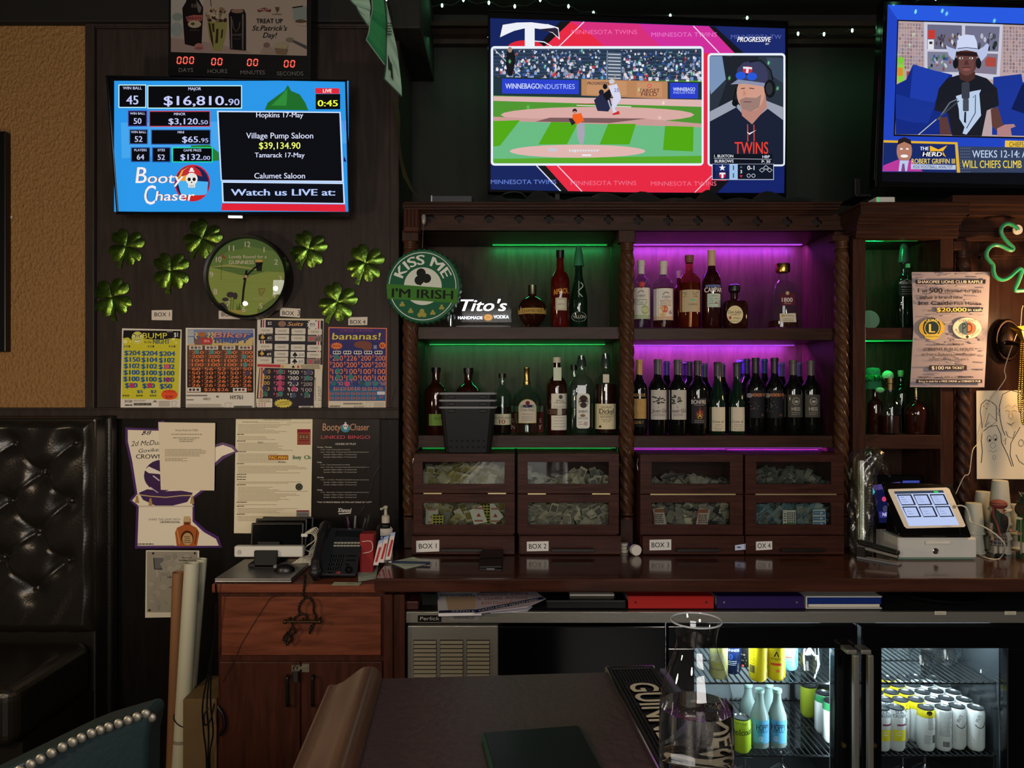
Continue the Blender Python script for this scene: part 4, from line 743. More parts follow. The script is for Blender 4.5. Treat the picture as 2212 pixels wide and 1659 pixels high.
# ================================================================ game sheets (pull tab flares)
K = 7.1355
def bump(c):
    c.poly([(120, 95), (1000, 105), (965, 1160), (90, 1155)], 'c8c234'); c.poly([(120, 95), (1000, 105), (992, 230), (900, 215), (700, 240), (420, 230), (250, 250), (190, 205), (112, 220)], '17151a')
    for x, y, r in ((150, 270, 30), (890, 235, 22), (930, 285, 15), (225, 272, 12)): c.ell(x, y, r, r, 'e0e088')
    c.ell(335, 210, 90, 95, 'd8d468'); c.ell(335, 212, 84, 88, 'c8c860')
    for s in (-1, 1): c.poly([(335+s*15, 195), (335+s*62, 165), (335+s*55, 200), (335+s*25, 212)], 'f4f0e0'); c.ell(335+s*32, 198, 9, 9, '201c10'); c.line([(335+s*10, 188), (335+s*66, 150)], 10, '2a2810')
    c.poly([(285, 240), (335, 255), (385, 235), (350, 275), (310, 272)], 'f4f0d8'); c.line([(285, 240), (335, 255), (385, 235)], 6, '2a2810')
    c.otext('BUMP', 605, 180, 85, 'e6e040', '2a2410', w=375); c.text('In the', 500, 275, 42, '2a2810', w=110, shear=.1); c.otext('NIGHT', 705, 270, 72, '41628c', '14182a', w=260); c.text('$1', 930, 165, 66, 'f0ece0', w=60, bold=.03); c.text('SERIES', 835, 118, 14, 'c8c4b8', w=90)
    for x in (170, 540, 865):
        for i in range(3): c.ell(x-35+i*38, 345, 15, 18, '8a8a40' if i < 2 else '5a4a30', n=10, up=0)
    rows = (('$204', '$204', '$204'), ('$150', '$104', '$102'), ('$102', '$102', '$102'), ('$100', '$100', '$100'), ('$100', '$100', '$100'), ('$50', '$50', '$50'))
    for j, r in enumerate(rows):
        for i, t in enumerate(r):
            x = 258+i*268-j*3; y = 445+j*100+i*6; c.otext(t, x, y, 72, '3a6a9c', '24507c', .10, w=(250 if j < 5 else 195)); c.text(t, x, y, 66, '2c5a8c', w=(230 if j < 5 else 180), bold=.0)
    for x, y, r, cl in ((797, 656, 40, 'd05a78'), (806, 858, 40, 'a83a78'), (258, 948, 40, 'b83a70'), (532, 945, 40, 'b83a70')): c.ell(x, y, r, r, cl)
    c.line([(790, 840), (805, 875), (822, 835)], 8, '301020')
    c.otext('$5', 378, 1040, 42, '2c5a8c', '24507c', w=90); c.otext('$2', 588, 1040, 42, '2c5a8c', '24507c', w=90)
    for x in (160, 370, 580):
        for i in range(3): c.ell(x-35+i*36, 1103, 14, 15, '6a6a2c', n=10, up=0)
    c.ell(830, 1088, 122, 78, 'e0502c', n=32); c.text('THE LAST SALE', 830, 1040, 26, '6a1c14', w=190); c.text('$100', 832, 1120, 38, '501410', w=105, bold=.03)
    c.text('3150', 200, 1190, 40, '2a2824', w=115); c.lines(150, 265, (1240,), 18, '3a3834', jit=.05); c.bars(285, 1215, 555, 1255, '3a3834', 26); c.lines(280, 520, (1172, 1184), 5, '77726a'); c.poly([(610, 1170), (645, 1205), (575, 1205)], '77726a'); c.lines(672, 850, (1185, 1198, 1211, 1224, 1237, 1250, 1263), 6, '8a857c', jit=.1); c.line([(870, 1192), (905, 1186), (960, 1205), (922, 1240), (945, 1278), (878, 1278)], 4, '77726a', True)
sheet('game_flare', fw, [(98, 66), (1016, 86), (996, 1310), (74, 1298)], bump, 'yellow and blue pull tab game sheet with round moon face', 'poster', 'pull tab game sheets', 250, 700, K, 'd8d2c6')
def biker(c):
    c.rect(1108, 82, 2124, 330, '4a5a94'); c.poly([(1108, 82), (2124, 82), (2124, 140), (1500, 160), (1108, 200)], '7c86a8'); c.poly([(1105, 290), (1500, 240), (1800, 300), (2120, 200), (2110, 330), (1108, 330)], 'c8b070')
    for x in (1230, 1425, 1480): c.line([(x, 130), (x+25, 165), (x-5, 190), (x+20, 230)], 22, 'e0c050')
    c.ell(1330, 160, 60, 40, 'a8683c'); c.poly([(1200, 260), (1290, 200), (1400, 190), (1500, 260), (1480, 320), (1220, 320)], '7a5a58'); c.poly([(1310, 220), (1490, 215), (1480, 300), (1330, 310)], 'b83a40'); c.text('85%', 1405, 262, 36, 'e8b8a8', w=85, bold=.03)
    c.rect(1112, 90, 1205, 185, 'a8b0b4', r=14); c.rect(1112, 200, 1205, 310, 'a8b4b8', r=10)
    c.otext('Biker', 1790, 165, 84, 'd08c78', '6a2a3a', w=570, shear=.15, bold=.02); c.otext('BETTY', 1790, 262, 66, '38508c', 'd8b050', w=540, shear=.1, bold=.06)
    c.rect(1105, 330, 2122, 1052, '5a4238'); c.rect(1105, 700, 2122, 1052, '30231f'); c.frame(1103, 332, 2124, 1054, 5, '8a4a30')
    for x in (1235, 1478, 1742, 1995):
        c.rect(x-102, 334, x+102, 396, 'cfc6bc', r=8)
        for i, cl in enumerate(('6a605a', '6a605a', 'a04a40' if x > 1900 else '8a7a70')): c.ell(x-55+i*56, 364, 24, 22, cl, n=12)
    rows = (('200',)*4, ('200',)*4, ('104', '104', '100', '100'), ('100',)*4)
    for j, r in enumerate(rows):
        for i, t in enumerate(r): c.text('$', 1145+i*244, 425+j*65, 34, 'b0603a', w=24); c.text(t, 1268+i*252, 438+j*63, 46, 'e07c4c', w=185, bold=.05)
    for j, t in enumerate(('60 56 52 50 50', '50 50 50 50 50', '34 26 26 26 26', '26 26 26 26 26', '26 26 26 26 26')):
        for i, q in enumerate(t.split()): c.text('$', 1150+i*195, 680+j*64, 32, 'b0603a', w=24); c.text(q, 1245+i*197, 692+j*63, 46, 'e07c4c', w=135, bold=.05)
    for i in (0, 1): c.text('$26', 1460+i*200, 1010, 46, 'e07c4c', w=175, bold=.04)
    c.rect(1115, 978, 1322, 1045, 'd8cfc4'); c.rect(1816, 984, 2026, 1048, 'd8cfc4'); c.text('$4', 2070, 1006, 38, 'd07048', w=62)
    for x in (1160, 1215, 1275, 1860, 1918, 1975): c.ell(x, 1012, 22, 20, '3a3230' if x != 1975 else '8a3038', n=12)
    for x, y in ((1262, 428), (1492, 432), (1757, 432), (1988, 505), (2005, 628)): c.ell(x, y, 36, 36, '4f8a86')
    c.ell(2035, 760, 38, 36, '4a4462')
    c.bars(1100, 1090, 1415, 1112, '6a655c', 30); c.text('HY761', 1870, 1128, 62, '24221e', w=190, bold=.01); c.text('A4515', 1410, 1152, 40, '5a564e', w=110); c.ell(1575, 1118, 16, 16, '4a6a68'); c.lines(1100, 1205, (1160,), 14, '6a655c', jit=.05); c.lines(1105, 1705, (1232, 1246, 1260, 1274, 1288), 7, '9a948a', jit=.15); c.line([(1690, 1222), (1730, 1212), (1805, 1225), (1760, 1260), (1795, 1308), (1705, 1305)], 4, '8a857c', True); c.bars(1830, 1258, 2110, 1284, '3a3834', 24)
sheet('game_flare', fw, [(1078, 58), (2142, 72), (2140, 1325), (1080, 1322)], biker, 'orange on brown pull tab game sheet reading HY761', 'poster', 'pull tab game sheets', 250, 700, K, 'd8d2c6')
def suit(c, k, x, y, s, col):
    if k == 'd': c.poly([(x, y-s), (x+s*.8, y), (x, y+s), (x-s*.8, y)], col)
    elif k == 'c': [c.ell(x+a*s, y+b*s, s*.5, s*.5, col, n=12) for a, b in ((-.5, .2), (.5, .2), (0, -.5))]; c.poly([(x, y), (x+.4*s, y+s), (x-.4*s, y+s)], col)
    else: c.poly([(x, y-s), (x+s, y+.3*s), (x+.7*s, y+.7*s), (x+.15*s, y+.45*s), (x+.4*s, y+s), (x-.4*s, y+s), (x-.15*s, y+.45*s), (x-.7*s, y+.7*s), (x-s, y+.3*s)], col)
def suits(c):
    c.poly([(130, 75), (1128, 90), (1118, 770), (112, 745)], '2c2a33'); c.poly([(112, 75), (165, 75), (150, 745), (112, 745)], 'cfc8c0'); c.poly([(188, 75), (240, 75), (228, 745), (172, 745)], 'd8d0c8'); c.poly([(200, 75), (222, 75), (210, 745), (186, 745)], 'a8323e'); c.poly([(1030, 90), (1090, 92), (1080, 770), (1020, 766)], 'd8d0c8'); c.poly([(1048, 92), (1070, 92), (1062, 770), (1040, 768)], 'a8323e')
    c.text('$2', 305, 130, 44, 'd8d4cc', w=60, bold=.03); c.ell(495, 140, 62, 46, '8a6a5a'); c.otext('Suits', 700, 140, 62, 'c89a70', '5a3428', w=250, shear=.3, bold=.04); c.poly(star(965, 155, 92, 64, 14), 'd8d4cc'); c.text('85%', 965, 145, 40, '2a2a2c', w=85, bold=.03); c.text('PAYOUT', 965, 182, 16, '2a2a2c', w=80)
    cells = {(0, 0): 'W', (1, 0): 'W', (2, 0): 'W', (3, 0): 'W', (0, 1): ('c', '#2'), (1, 1): 'W', (2, 1): 'W', (3, 1): ('d', '#17'), (0, 2): 'W', (1, 2): 'W', (2, 2): 'W', (3, 2): 'W', (0, 3): ('c', '#4'), (1, 3): 'W', (2, 3): ('s', '#14'), (3, 3): 'W', (0, 4): 'W', (1, 4): 'W', (2, 4): ('s', '#15'), (3, 4): ('d', '#20')}
    for (i, j), v in cells.items():
        x = 245+i*252-j*4; y = (242, 348, 490, 598, 700)[j]+i*7; w = 108
        if v == 'W': c.rect(x-w, y-46, x+w, y+46, 'cfc8ba', r=10); c.text('WINNER', x, y, 30, '6a665e', w=130)
        elif v[0] == 'c': c.rect(x-w, y-46, x+w, y+46, '24222a'); c.frame(x-w, y-46, x+w, y+46, 4, 'a8a49c'); suit(c, 'c', x-45, y-4, 32, 'd0a848'); c.text(v[1], x+62, y+6, 42, 'd8d4cc', bold=.03)
        elif v[0] == 's': c.rect(x-w, y-44, x+w, y+44, 'd8d4ca'); suit(c, 's', x-40, y, 40, '1a1a1e'); c.text(v[1], x+55, y+4, 46, '1e1e22', w=72, bold=.02)
        else: c.rect(x-w, y-46, x+w, y+46, '8a7672'); suit(c, 'd', x-50, y, 36, 'c84a56'); c.text(v[1], x+50, y+6, 44, '2a2628', w=80, bold=.02)
    c.poly([(118, 760), (475, 768), (470, 812), (118, 800)], 'b83a48'); suit(c, 'c', 505, 795, 22, 'c09a40'); suit(c, 's', 670, 800, 24, '24242a'); suit(c, 'd', 745, 802, 26, 'b83a48'); c.lines(790, 1090, (780, 800, 820), 9, '4a4844', jit=.05)
    c.poly([(150, 815), (1000, 840), (985, 1465), (95, 1440)], '2c2732'); c.poly([(160, 815), (230, 818), (195, 1280), (130, 1280)], 'c8b8b0'); c.poly([(175, 815), (205, 815), (180, 1280), (160, 1280)], 'a8323e')
    for i, (cl, ol) in enumerate((('c8a050', 'c8a050'), ('d06878', 'd06878'), ('d8d4cc', 'd8d4cc'), ('a49a98', 'a49a98'))):
        for j, t in enumerate(('500', '300', '200', '100', '50')): c.text('$', (165, 385, 602, 808)[i]-j*2, 862+j*88+i*4, 30, cl, w=22); c.text(t, (250, 475, 690, 905)[i]-j*5, 876+j*88+i*6, 58, cl, w=(140 if j < 4 else 95), bold=.03)
    for x, y, cl in ((243, 880, '444460'), (477, 877, '4a7a72'), (910, 888, '4a4a6a'), (895, 975, '3e7a78'), (690, 1045, '3a3a56'), (235, 1130, '40405a'), (685, 1140, 'c04a78'), (240, 1215, '3e6a5e'), (478, 1220, '3e7a6e'), (683, 1240, '44506a'), (880, 1225, '3e6a62'), (470, 965, 'c85a7a'), (470, 1052, 'b84a70'), (470, 1130, 'c04a78')): c.ell(x, y, 40, 40, cl)
    c.rect(112, 1290, 352, 1425, 'd8cdbc', r=14); c.text('INSTANT', 235, 1312, 24, '6a5a2a', w=180, bold=.03); c.text('WINNERS', 235, 1338, 24, '6a5a2a', w=190, bold=.03); [c.ell(150+i*42, 1370+j*32, 16, 12, 'b08a86', up=0, n=10) for i in range(3) for j in range(2)]
    c.poly(star(520, 1365, 150, 112, 18, sq=.5), 'd8c85a'); c.text('3 DIAMOND', 520, 1345, 26, '4a3a14', w=190, bold=.03, rot=-6); c.text('EXCLUSIVE!', 520, 1380, 26, '4a3a14', w=190, bold=.03, rot=-6); c.rect(760, 1405, 980, 1455, 'cfc8ba'); c.bars(795, 1412, 945, 1436, '3a3836', 18)
    c.poly([(1005, 840), (1118, 850), (1098, 1475), (990, 1465)], 'd2cab8'); c.text('3124207', 1078, 1215, 46, '6a665c', w=230, rot=-90); c.bars(1000, 970, 1022, 1000, '5a564e', 3); [c.rect(1005, 970+i*18, 1025, 978+i*18, '5a564e', up=0) for i in range(20)]; c.line([(1005, 1370), (1085, 1395), (1050, 1440), (1010, 1440)], 4, '77726a', True)
sheet('game_flare', fw2, [(118, 52), (1138, 62), (1102, 1488), (84, 1462)], suits, 'black and white pull tab game sheet with many WINNER stickers', 'poster', 'pull tab game sheets', 540, 680, K, 'd0c4a4')
def ban(c):
    c.poly([(1225, 205), (2095, 218), (2090, 1325), (1220, 1325)], '34346a'); c.poly([(1225, 205), (2095, 218), (2095, 420), (1225, 420)], '40346a'); c.poly([(1222, 1000), (2092, 1000), (2090, 1325), (1220, 1325)], '2c4f86'); c.poly([(1222, 1150), (2092, 1150), (2090, 1325), (1220, 1325)], '2a6690')
    c.text('CRISS CROSS', 1640, 243, 34, '8a4a70', w=500); c.otext('bananas!', 1640, 330, 100, 'dcd05c', '5a3a28', .07, w=750, shear=.08, bold=.02); c.poly(star(1335, 480, 100, 70, 14, sq=.6), 'e07840'); c.text('84.53%', 1335, 480, 30, '5a2a1c', w=120, bold=.02); c.ell(1740, 460, 140, 56, '7a4a3c'); c.poly([(1720, 500), (1880, 460), (1870, 540), (1760, 550)], '7a4a3c'); c.ell(2042, 475, 50, 50, 'e07840'); c.text('$2', 2040, 475, 38, '2a1c24', w=60, bold=.03); c.rect(1905, 470, 1955, 525, '8a8aa8')
    for x in (1340, 1500, 1662, 1822, 1982):
        c.rect(x-62, 555, x+62, 608, 'd0ccd0', r=14); [c.ell(x-36+i*36, 580, 13, 16, '3a3440' if i < 2 else '7a4a4a', n=10, up=0) for i in range(3)]
    for j, r in enumerate((('$250', '$226', '$200', '$200'), ('$200',)*4, ('$100',)*4, ('$100',)*4)):
        for i, t in enumerate(r): c.text('$', 1248+i*216, 640+j*103, 44, 'e08058', w=26); c.text(t[1:], 1352+i*218, 668+j*103, 78, 'e88a60', w=162, bold=.01)
    for i, t in enumerate(('52', '52', '52', '50', '50', '50', '50', '50')): c.text('$', 1248+i*108, 1040, 28, 'e08058', w=14); c.text(t, 1296+i*108, 1060, 50, 'e88a60', w=70)
    for i, t in enumerate(('50', '30', '30', '30', '26', '26', '26', '26')): c.text('$'+t, 1335+i*108-(i > 4)*(i-4)*24, 1140, 50, 'e88a60', w=92 if i < 4 else 68)
    for j in (0, 1):
        for i in range(9): c.text('$26', 1268+i*81, 1212+j*70, 44, 'd07858', w=68)
    c.rect(1962, 1182, 2085, 1232, 'd0ccd0', r=12); c.text('$4', 2022, 1265, 42, 'd0506a', w=55)
    for x, y, cl in ((1340, 652, '3e7a76'), (1362, 865, '3e7a7a'), (1362, 955, '3e7a72'), (1555, 955, '3e7a72'), (1300, 1058, '3a6a70'), (1500, 1065, 'c84a6a'), (1625, 1060, '3e3a78'), (1722, 1055, '2e5a5e'), (1815, 1062, '3e7a7a'), (1935, 1062, '3e7a7a')): c.ell(x, y, 40, 40, cl)
    c.poly([(1215, 1330), (2092, 1330), (2090, 1450), (1214, 1448)], 'd2c8b4'); c.bars(1235, 1395, 1395, 1422, '3a3834', 18); c.bars(1445, 1358, 1740, 1382, '3a3834', 24); c.text('K212577', 1690, 1418, 36, '2a2824', w=155); c.line([(1795, 1345), (1890, 1360), (1845, 1395), (1875, 1440), (1800, 1440)], 4, '8a857c', True); c.lines(1915, 2080, (1350, 1364, 1378, 1392, 1406, 1420), 7, '9a948a', jit=.1)
sheet('game_flare', fw, [(1208, 188), (2112, 204), (2100, 1462), (1204, 1462)], ban, 'orange bordered purple bananas pull tab game sheet', 'poster', 'pull tab game sheets', 540, 680, K, 'd8785a')
# ================================================================ papers on the lower wall
Q = (220, 880, 3.2529)
MNo = [(165, 140), (390, 150), (395, 100), (435, 92), (520, 160), (640, 180), (795, 262), (850, 246), (925, 268), (957, 310), (860, 360), (790, 420), (795, 530), (650, 640), (652, 790), (730, 860), (820, 910), (845, 985), (232, 993), (242, 700), (192, 655), (232, 605), (195, 380), (165, 240)]
MNi = [(182, 158), (402, 164), (412, 116), (520, 178), (640, 198), (792, 282), (850, 264), (910, 284), (934, 308), (846, 342), (776, 406), (776, 520), (637, 630), (637, 802), (716, 876), (802, 924), (822, 972), (250, 974), (260, 692), (212, 655), (250, 608), (214, 378), (183, 240)]
def mn(c):
    c.poly(MNi, 'e6dcc6'); c.line([(285, 195), (292, 175), (310, 172)], 6, '22242c'); c.text('58', 313, 178, 28, '26262c', w=70, shear=.3); c.text('2d McDun', 312, 250, 34, '26262c', w=215, shear=.3, rot=-3); c.text('Govikes', 338, 300, 26, '26262c', w=160, shear=.25, rot=-4); c.text('CROWN', 335, 345, 30, '2c2a30', w=190, bold=.03)
    c.ell(420, 480, 124, 112, '3f2650'); c.poly([(300, 440), (330, 415), (410, 452), (480, 450), (480, 500), (400, 468), (330, 462)], 'e4dccc'); c.poly([(260, 600), (320, 575), (440, 590), (560, 585), (640, 600), (600, 665), (500, 690), (380, 692), (290, 650)], '442a58'); c.line([(360, 480), (405, 515)], 9, 'c8b8c8'); c.line([(340, 560), (395, 600)], 6, 'c8b8c8')
    c.line([(250, 612), (345, 625), (450, 632), (560, 620), (640, 618)], 7, 'c0a878')
    for x, y in ((248, 650), (342, 668), (635, 655)): c.poly([(x-6, y-30), (x+6, y-30), (x+15, y+22), (x-15, y+22)], 'a88850')
    c.poly([(252, 690), (650, 690), (640, 700), (260, 700)], 'c4b8a4'); c.text('SHARE THE GAME WITH', 440, 787, 15, '77706a', w=220); c.text('CROWN ROYAL', 480, 806, 15, '2c2a30', w=142, bold=.05); c.lines(250, 365, (956,), 8, '4a4844', jit=.02); c.lines(250, 510, (968,), 4, '8a8478', jit=.02)
    c.poly([(515, 880), (530, 845), (575, 825), (575, 780), (625, 780), (625, 825), (665, 845), (685, 880), (668, 975), (527, 975)], 'a85a2c'); c.rect(577, 765, 621, 805, 'c0a878'); c.rect(580, 805, 618, 825, '6a3a1a'); c.ell(600, 915, 44, 50, '4a2410'); c.ell(602, 925, 36, 44, 'b89868'); c.lines(575, 630, (905, 918, 932, 945), 5, '5a3a20', al='c'); c.line([(530, 860), (548, 960)], 9, 'c88a4c'); c.line([(672, 860), (655, 960)], 9, '7a3a18')
sheet('tin_sign', flat(3.054), MNo, mn, 'white state shaped tin sign with purple edge and pillow picture', 'sign', None, *Q, col='4a2c66', thick=.003, m=GLOSSP)
def hr(c):
    c.text('House Rules for Raffle', 597, 160, 15, '5a5248', w=160); c.lines(488, 706, (186,), 7, '9a907e', 'c', .02); c.lines(500, 695, (211,), 7, '9a907e', 'c', .02); c.lines(540, 655, (224,), 7, '9a907e', 'c', .02); c.lines(545, 640, (236,), 7, '9a907e', 'c', .02); c.lines(444, 735, (294, 303, 312, 321, 330, 339), 5, 'a0967f', jit=.2); c.lines(444, 610, (355, 364, 373), 5, 'a0967f', jit=.3)
sheet('raffle_rules', flat(3.048), [(397, 104), (797, 110), (790, 584), (414, 580)], hr, 'plain white raffle rules sheet covering part of the tin sign', 'paper', None, *Q, col='e0d2b8')
def lr(c):
    c.text('CHARITABLE GAMBLING HOUSE RULES', 1232, 87, 9, '5a5246', w=195, bold=.03); c.text('ORGANIZATION NAME', 1040, 103, 8, '5a5246', w=110, bold=.03); c.line([(1090, 108), (1250, 108)], 2, '77705e'); c.line([(1300, 108), (1470, 108)], 2, '77705e')
    y = 120; rnd.seed(3)
    while y < 800:
        if rnd.random() < .12: c.lines(950, 1020, (y,), 6, '5a5246'); y += 18; continue
        if not ((145 < y < 290) or 325 < y < 375 or 535 < y < 585 or 720 < y < 790): c.lines(958, 1465, (y,), 4, 'a69c84', jit=.5)
        else: c.lines(958, 1300, (y,), 4, 'a69c84', jit=.45)
        y += 9.5
    c.rect(1374, 153, 1467, 262, '8a1c2c'); c.frame(1380, 180, 1462, 250, 3, 'c8a040'); [c.line([(1384, 195+i*15), (1460, 195+i*15)], 3, '5a7a50', up=0) for i in range(4)]; c.text('5 5 5', 1420, 208, 16, '5ac87a', w=55)
    c.rect(1172, 336, 1310, 368, '9a4a1c'); c.text('PAC-MAN', 1241, 352, 20, 'e8c850', w=125, bold=.06); c.otext('Booty', 1372, 350, 26, '3a7a40', '3a2a20', w=60, shear=.1); c.otext('Ch', 1445, 350, 26, '3a7a40', '3a2a20', w=45); c.text('30 mins', 1265, 384, 12, '3a342a', w=55, shear=.3); c.text('Plank', 1116, 245, 10, '3a342a', w=40, shear=.3)
    c.ell(1387, 558, 25, 25, '3a3a30'); c.ell(1387, 558, 15, 15, '5a5848'); c.ell(1387, 558, 10, 10, '33332a'); c.rect(1368, 722, 1458, 766, '8a8478'); c.rect(1374, 740, 1452, 762, '6a6a70'); c.rect(1372, 722, 1456, 732, '7a3040')
sheet('house_rules', fw, [(942, 68), (1481, 72), (1468, 890), (928, 884)], lr, 'long cream house rules sheet full of small print', 'paper', None, *Q, col='e0d6b8')
def bg(c):
    c.text('Booty', 1615, 138, 50, 'c08a6a', w=130, shear=.1, bold=.02); c.text('Chaser', 1812, 138, 46, 'c08a6a', w=135, shear=.1, bold=.02); c.ell(1712, 145, 34, 30, '3a8aa0'); skull(c, 1712, 132, 22, '1a1416'); c.text('LINKED BINGO', 1713, 209, 24, 'c0485a', w=345, bold=.01); c.text('HOURS OF PLAY', 1715, 257, 13, 'cfc8c0', w=145, bold=.04)
    for y0, d, t in ((279, 'Monday - Thursday', ('11 am - 2 pm continuously (no breaks)', '4 pm - 10 pm with a 10 minute break before the end of every hour', 'Example: 4:00pm-4:50pm / 10 minute break', 'Example: 5:00pm-5:50pm / 10 minute break')), (385, 'Friday', ('11 am - 2 pm continuously (no breaks)', '4 pm - 2 am with a 10 minute break before the end of every hour', 'Example: 4:00pm-4:50pm / 10 minute break', 'Example: 5:00pm-5:50pm / 10 minute break')), (491, 'Saturday', ('11 am - 2 am with a 10 minute break before the end of every hour', 'Example: 11:00am-11:50am / 10 minute break', 'Example: 12:00pm-12:50pm / 10 minute break')), (579, 'Sunday', ('11 am - 10 pm with a 10 minute break before the end of every hour', 'Example: 11:00am-11:50am / 10 minute break', 'Example: 12:00pm-12:50pm / 10 minute break'))):
        c.text(d, 1514, y0, 9, 'cfc8c0', 'l', bold=.03)
        for i, s in enumerate(t): ex = s.startswith('Ex'); c.text(s, 1560 if ex else 1538, y0+17+i*17.5, 7.5, 'b8b2aa', 'l', w=232 if ex else (205 if 'cont' in s else 340))
    c.text('**NO 10 MINUTE BREAK ON THE LAST HOUR OF PLAY**', 1705, 666, 9, 'd8d2c8', w=385, bold=.04); c.otext('3Diamond', 1707, 722, 28, 'e4dfd8', '40403c', w=95, shear=.2, bold=.03); c.line([(1665, 748), (1750, 742)], 6, 'e4dfd8')
    c.line([(2005, 30), (1960, 240), (1880, 400), (1840, 460)], 2.4, '0a0808')
sheet('bingo_poster', fw, [(1485, 74), (1950, 78), (1945, 765), (1480, 770)], bg, 'black linked bingo poster listing hours of play', 'poster', None, *Q, col='1c1715', m=GLOSSP)
def lic(c):
    c.rect(316, 1012, 672, 1440, '8f897b')
    for i in range(70): c.ell(345+rnd.random()*300, 1040+rnd.random()*370, 10+rnd.random()*22, 10+rnd.random()*18, rnd.choice(['8a8478', '837d70', '989283', '8d8779']), n=9)
    for x, y in ((362, 1025), (655, 1024), (336, 1424)): c.ell(x, y, 8, 8, '2a2620')
    c.poly([(365, 1055), (440, 1058), (425, 1085), (410, 1100), (428, 1135), (370, 1135)], '5f5f60'); c.line([(368, 1058), (372, 1135), (425, 1136)], 7, '24221e')
    for t, x, y in (('Minnesota', 634, 1054), ('Gambling Control', 660, 1073), ("O'Brien's", 520, 1192), ('Shakopee', 540, 1263)): c.text(t, x, y, 11, '3a352c', 'r', bold=.04)
sheet('gambling_licence', fw, [(310, 1004), (684, 1006), (684, 1472), (304, 1478)], lic, 'grey mottled licence sheet half hidden behind the paper rolls', 'paper', None, *Q, col='cfc8b4')
# ================================================================ raffle poster and drawing on the side cabinet
G = (1800, 420, 3.4563)
def raf(c):
    for i in range(150): x, y = 604+rnd.random()*490, 590+rnd.random()*835; c.line([(x, y), (min(1122, x+40+rnd.random()*60), y+rnd.random()*10-5)], 6+rnd.random()*5, rnd.choice(['9c9298', '857a86', 'aca2a6', '8c828c', '948a92']), up=1)
    c.poly([(608, 640), (1132, 636), (1128, 668), (612, 672)], '24222a'); c.text('SHAKOPEE LIONS CLUB RAFFLE', 866, 654, 21, 'e8e0d4', w=485, bold=.03)
    c.text('1 in', 660, 718, 30, '26242c', w=66, bold=.03); c.text('500', 760, 718, 34, '26242c', w=100, bold=.06); c.text('chance to win', 960, 720, 26, '26242c', w=272, bold=.02); c.text('either a brand new', 800, 768, 25, '26242c', w=322, bold=.02); c.text('Ice Castle', 758, 812, 30, '26242c', w=256, bold=.06); c.text('Fish House', 996, 814, 26, '26242c', w=200, bold=.02); c.text('or', 715, 866, 20, '26242c', w=34); c.poly([(762, 848), (1112, 844), (1104, 878), (766, 884)], '26262c'); c.text('$20,000', 876, 862, 28, 'f0d060', w=224, bold=.05); c.text('in cash', 1050, 862, 20, 'f0e8d8', w=104, bold=.02)
    c.ell(728, 998, 96, 72, 'c8a838'); c.ell(728, 995, 66, 76, '1c2a30'); c.ell(730, 998, 58, 58, 'c8b048'); c.ell(730, 998, 51, 51, '16303a'); c.text('L', 730, 1000, 62, 'e8d060', w=46, bold=.06); c.text('LIONS', 728, 940, 20, 'e8d878', w=92, bold=.03); c.poly([(670, 1045), (790, 1042), (780, 1075), (735, 1088), (680, 1075)], 'd0b850'); c.text('INTERNATIONAL', 732, 1062, 12, '2a2a20', w=98)
    c.ell(992, 1000, 111, 82, '8a847c', n=32); c.ell(992, 1000, 106, 77, 'd8cdb8', n=32); c.ell(992, 1000, 66, 50, '4a6470', n=28, a0=90, a1=270); c.ell(992, 1000, 66, 50, 'a8684c', n=28, a0=-90, a1=90); c.text('PD', 992, 998, 70, '26242c', w=74); c.text("O'BRIEN'S", 992, 944, 17, '3a3836', w=125); c.text('PUBLIC', 935, 1035, 17, '3a3836', w=80, rot=38); c.text('HOUSE', 1052, 1035, 17, '3a3836', w=76, rot=-40); c.poly([(992, 1050), (1006, 1064), (992, 1078), (978, 1064)], '26242c')
    for t, y, w, b in (('Tickets available at', 1117, 232, 0), ("O'BRIEN'S PUBLIC HOUSE", 1156, 375, .02), ('or from a Shakopee Lions Member', 1193, 402, .01), ('Shakopee Lions Club License #04576', 1231, 295, 0)): c.text(t, 854, y, 22 if w > 300 else 18, '3a363e', w=w, bold=b)
    c.rect(708, 1276, 988, 1312, '2a262c'); c.text('$100', 772, 1295, 25, 'ece4d8', w=92, bold=.03); c.text('PER TICKET', 898, 1295, 18, 'ece4d8', w=140, bold=.03); c.text("DRAWING: June 15, 2026 at O'BRIEN'S PUB", 830, 1364, 14, '36323a', w=415, bold=.03); c.rect(612, 1382, 1102, 1408, '2a262c'); c.text("Bring in stub for a FREE DRINK at O'BRIEN'S PUB", 860, 1395, 14, 'ece4d8', w=460, bold=.02)
fsp = flat(2.905)
sheet('raffle_poster', fsp, [(586, 580), (1170, 578), (1158, 900), (1128, 1440), (573, 1438), (598, 1000)], raf, 'mottled grey raffle poster taped across the side cabinet', 'poster', None, *G, col='9a9098', thick=.0008)
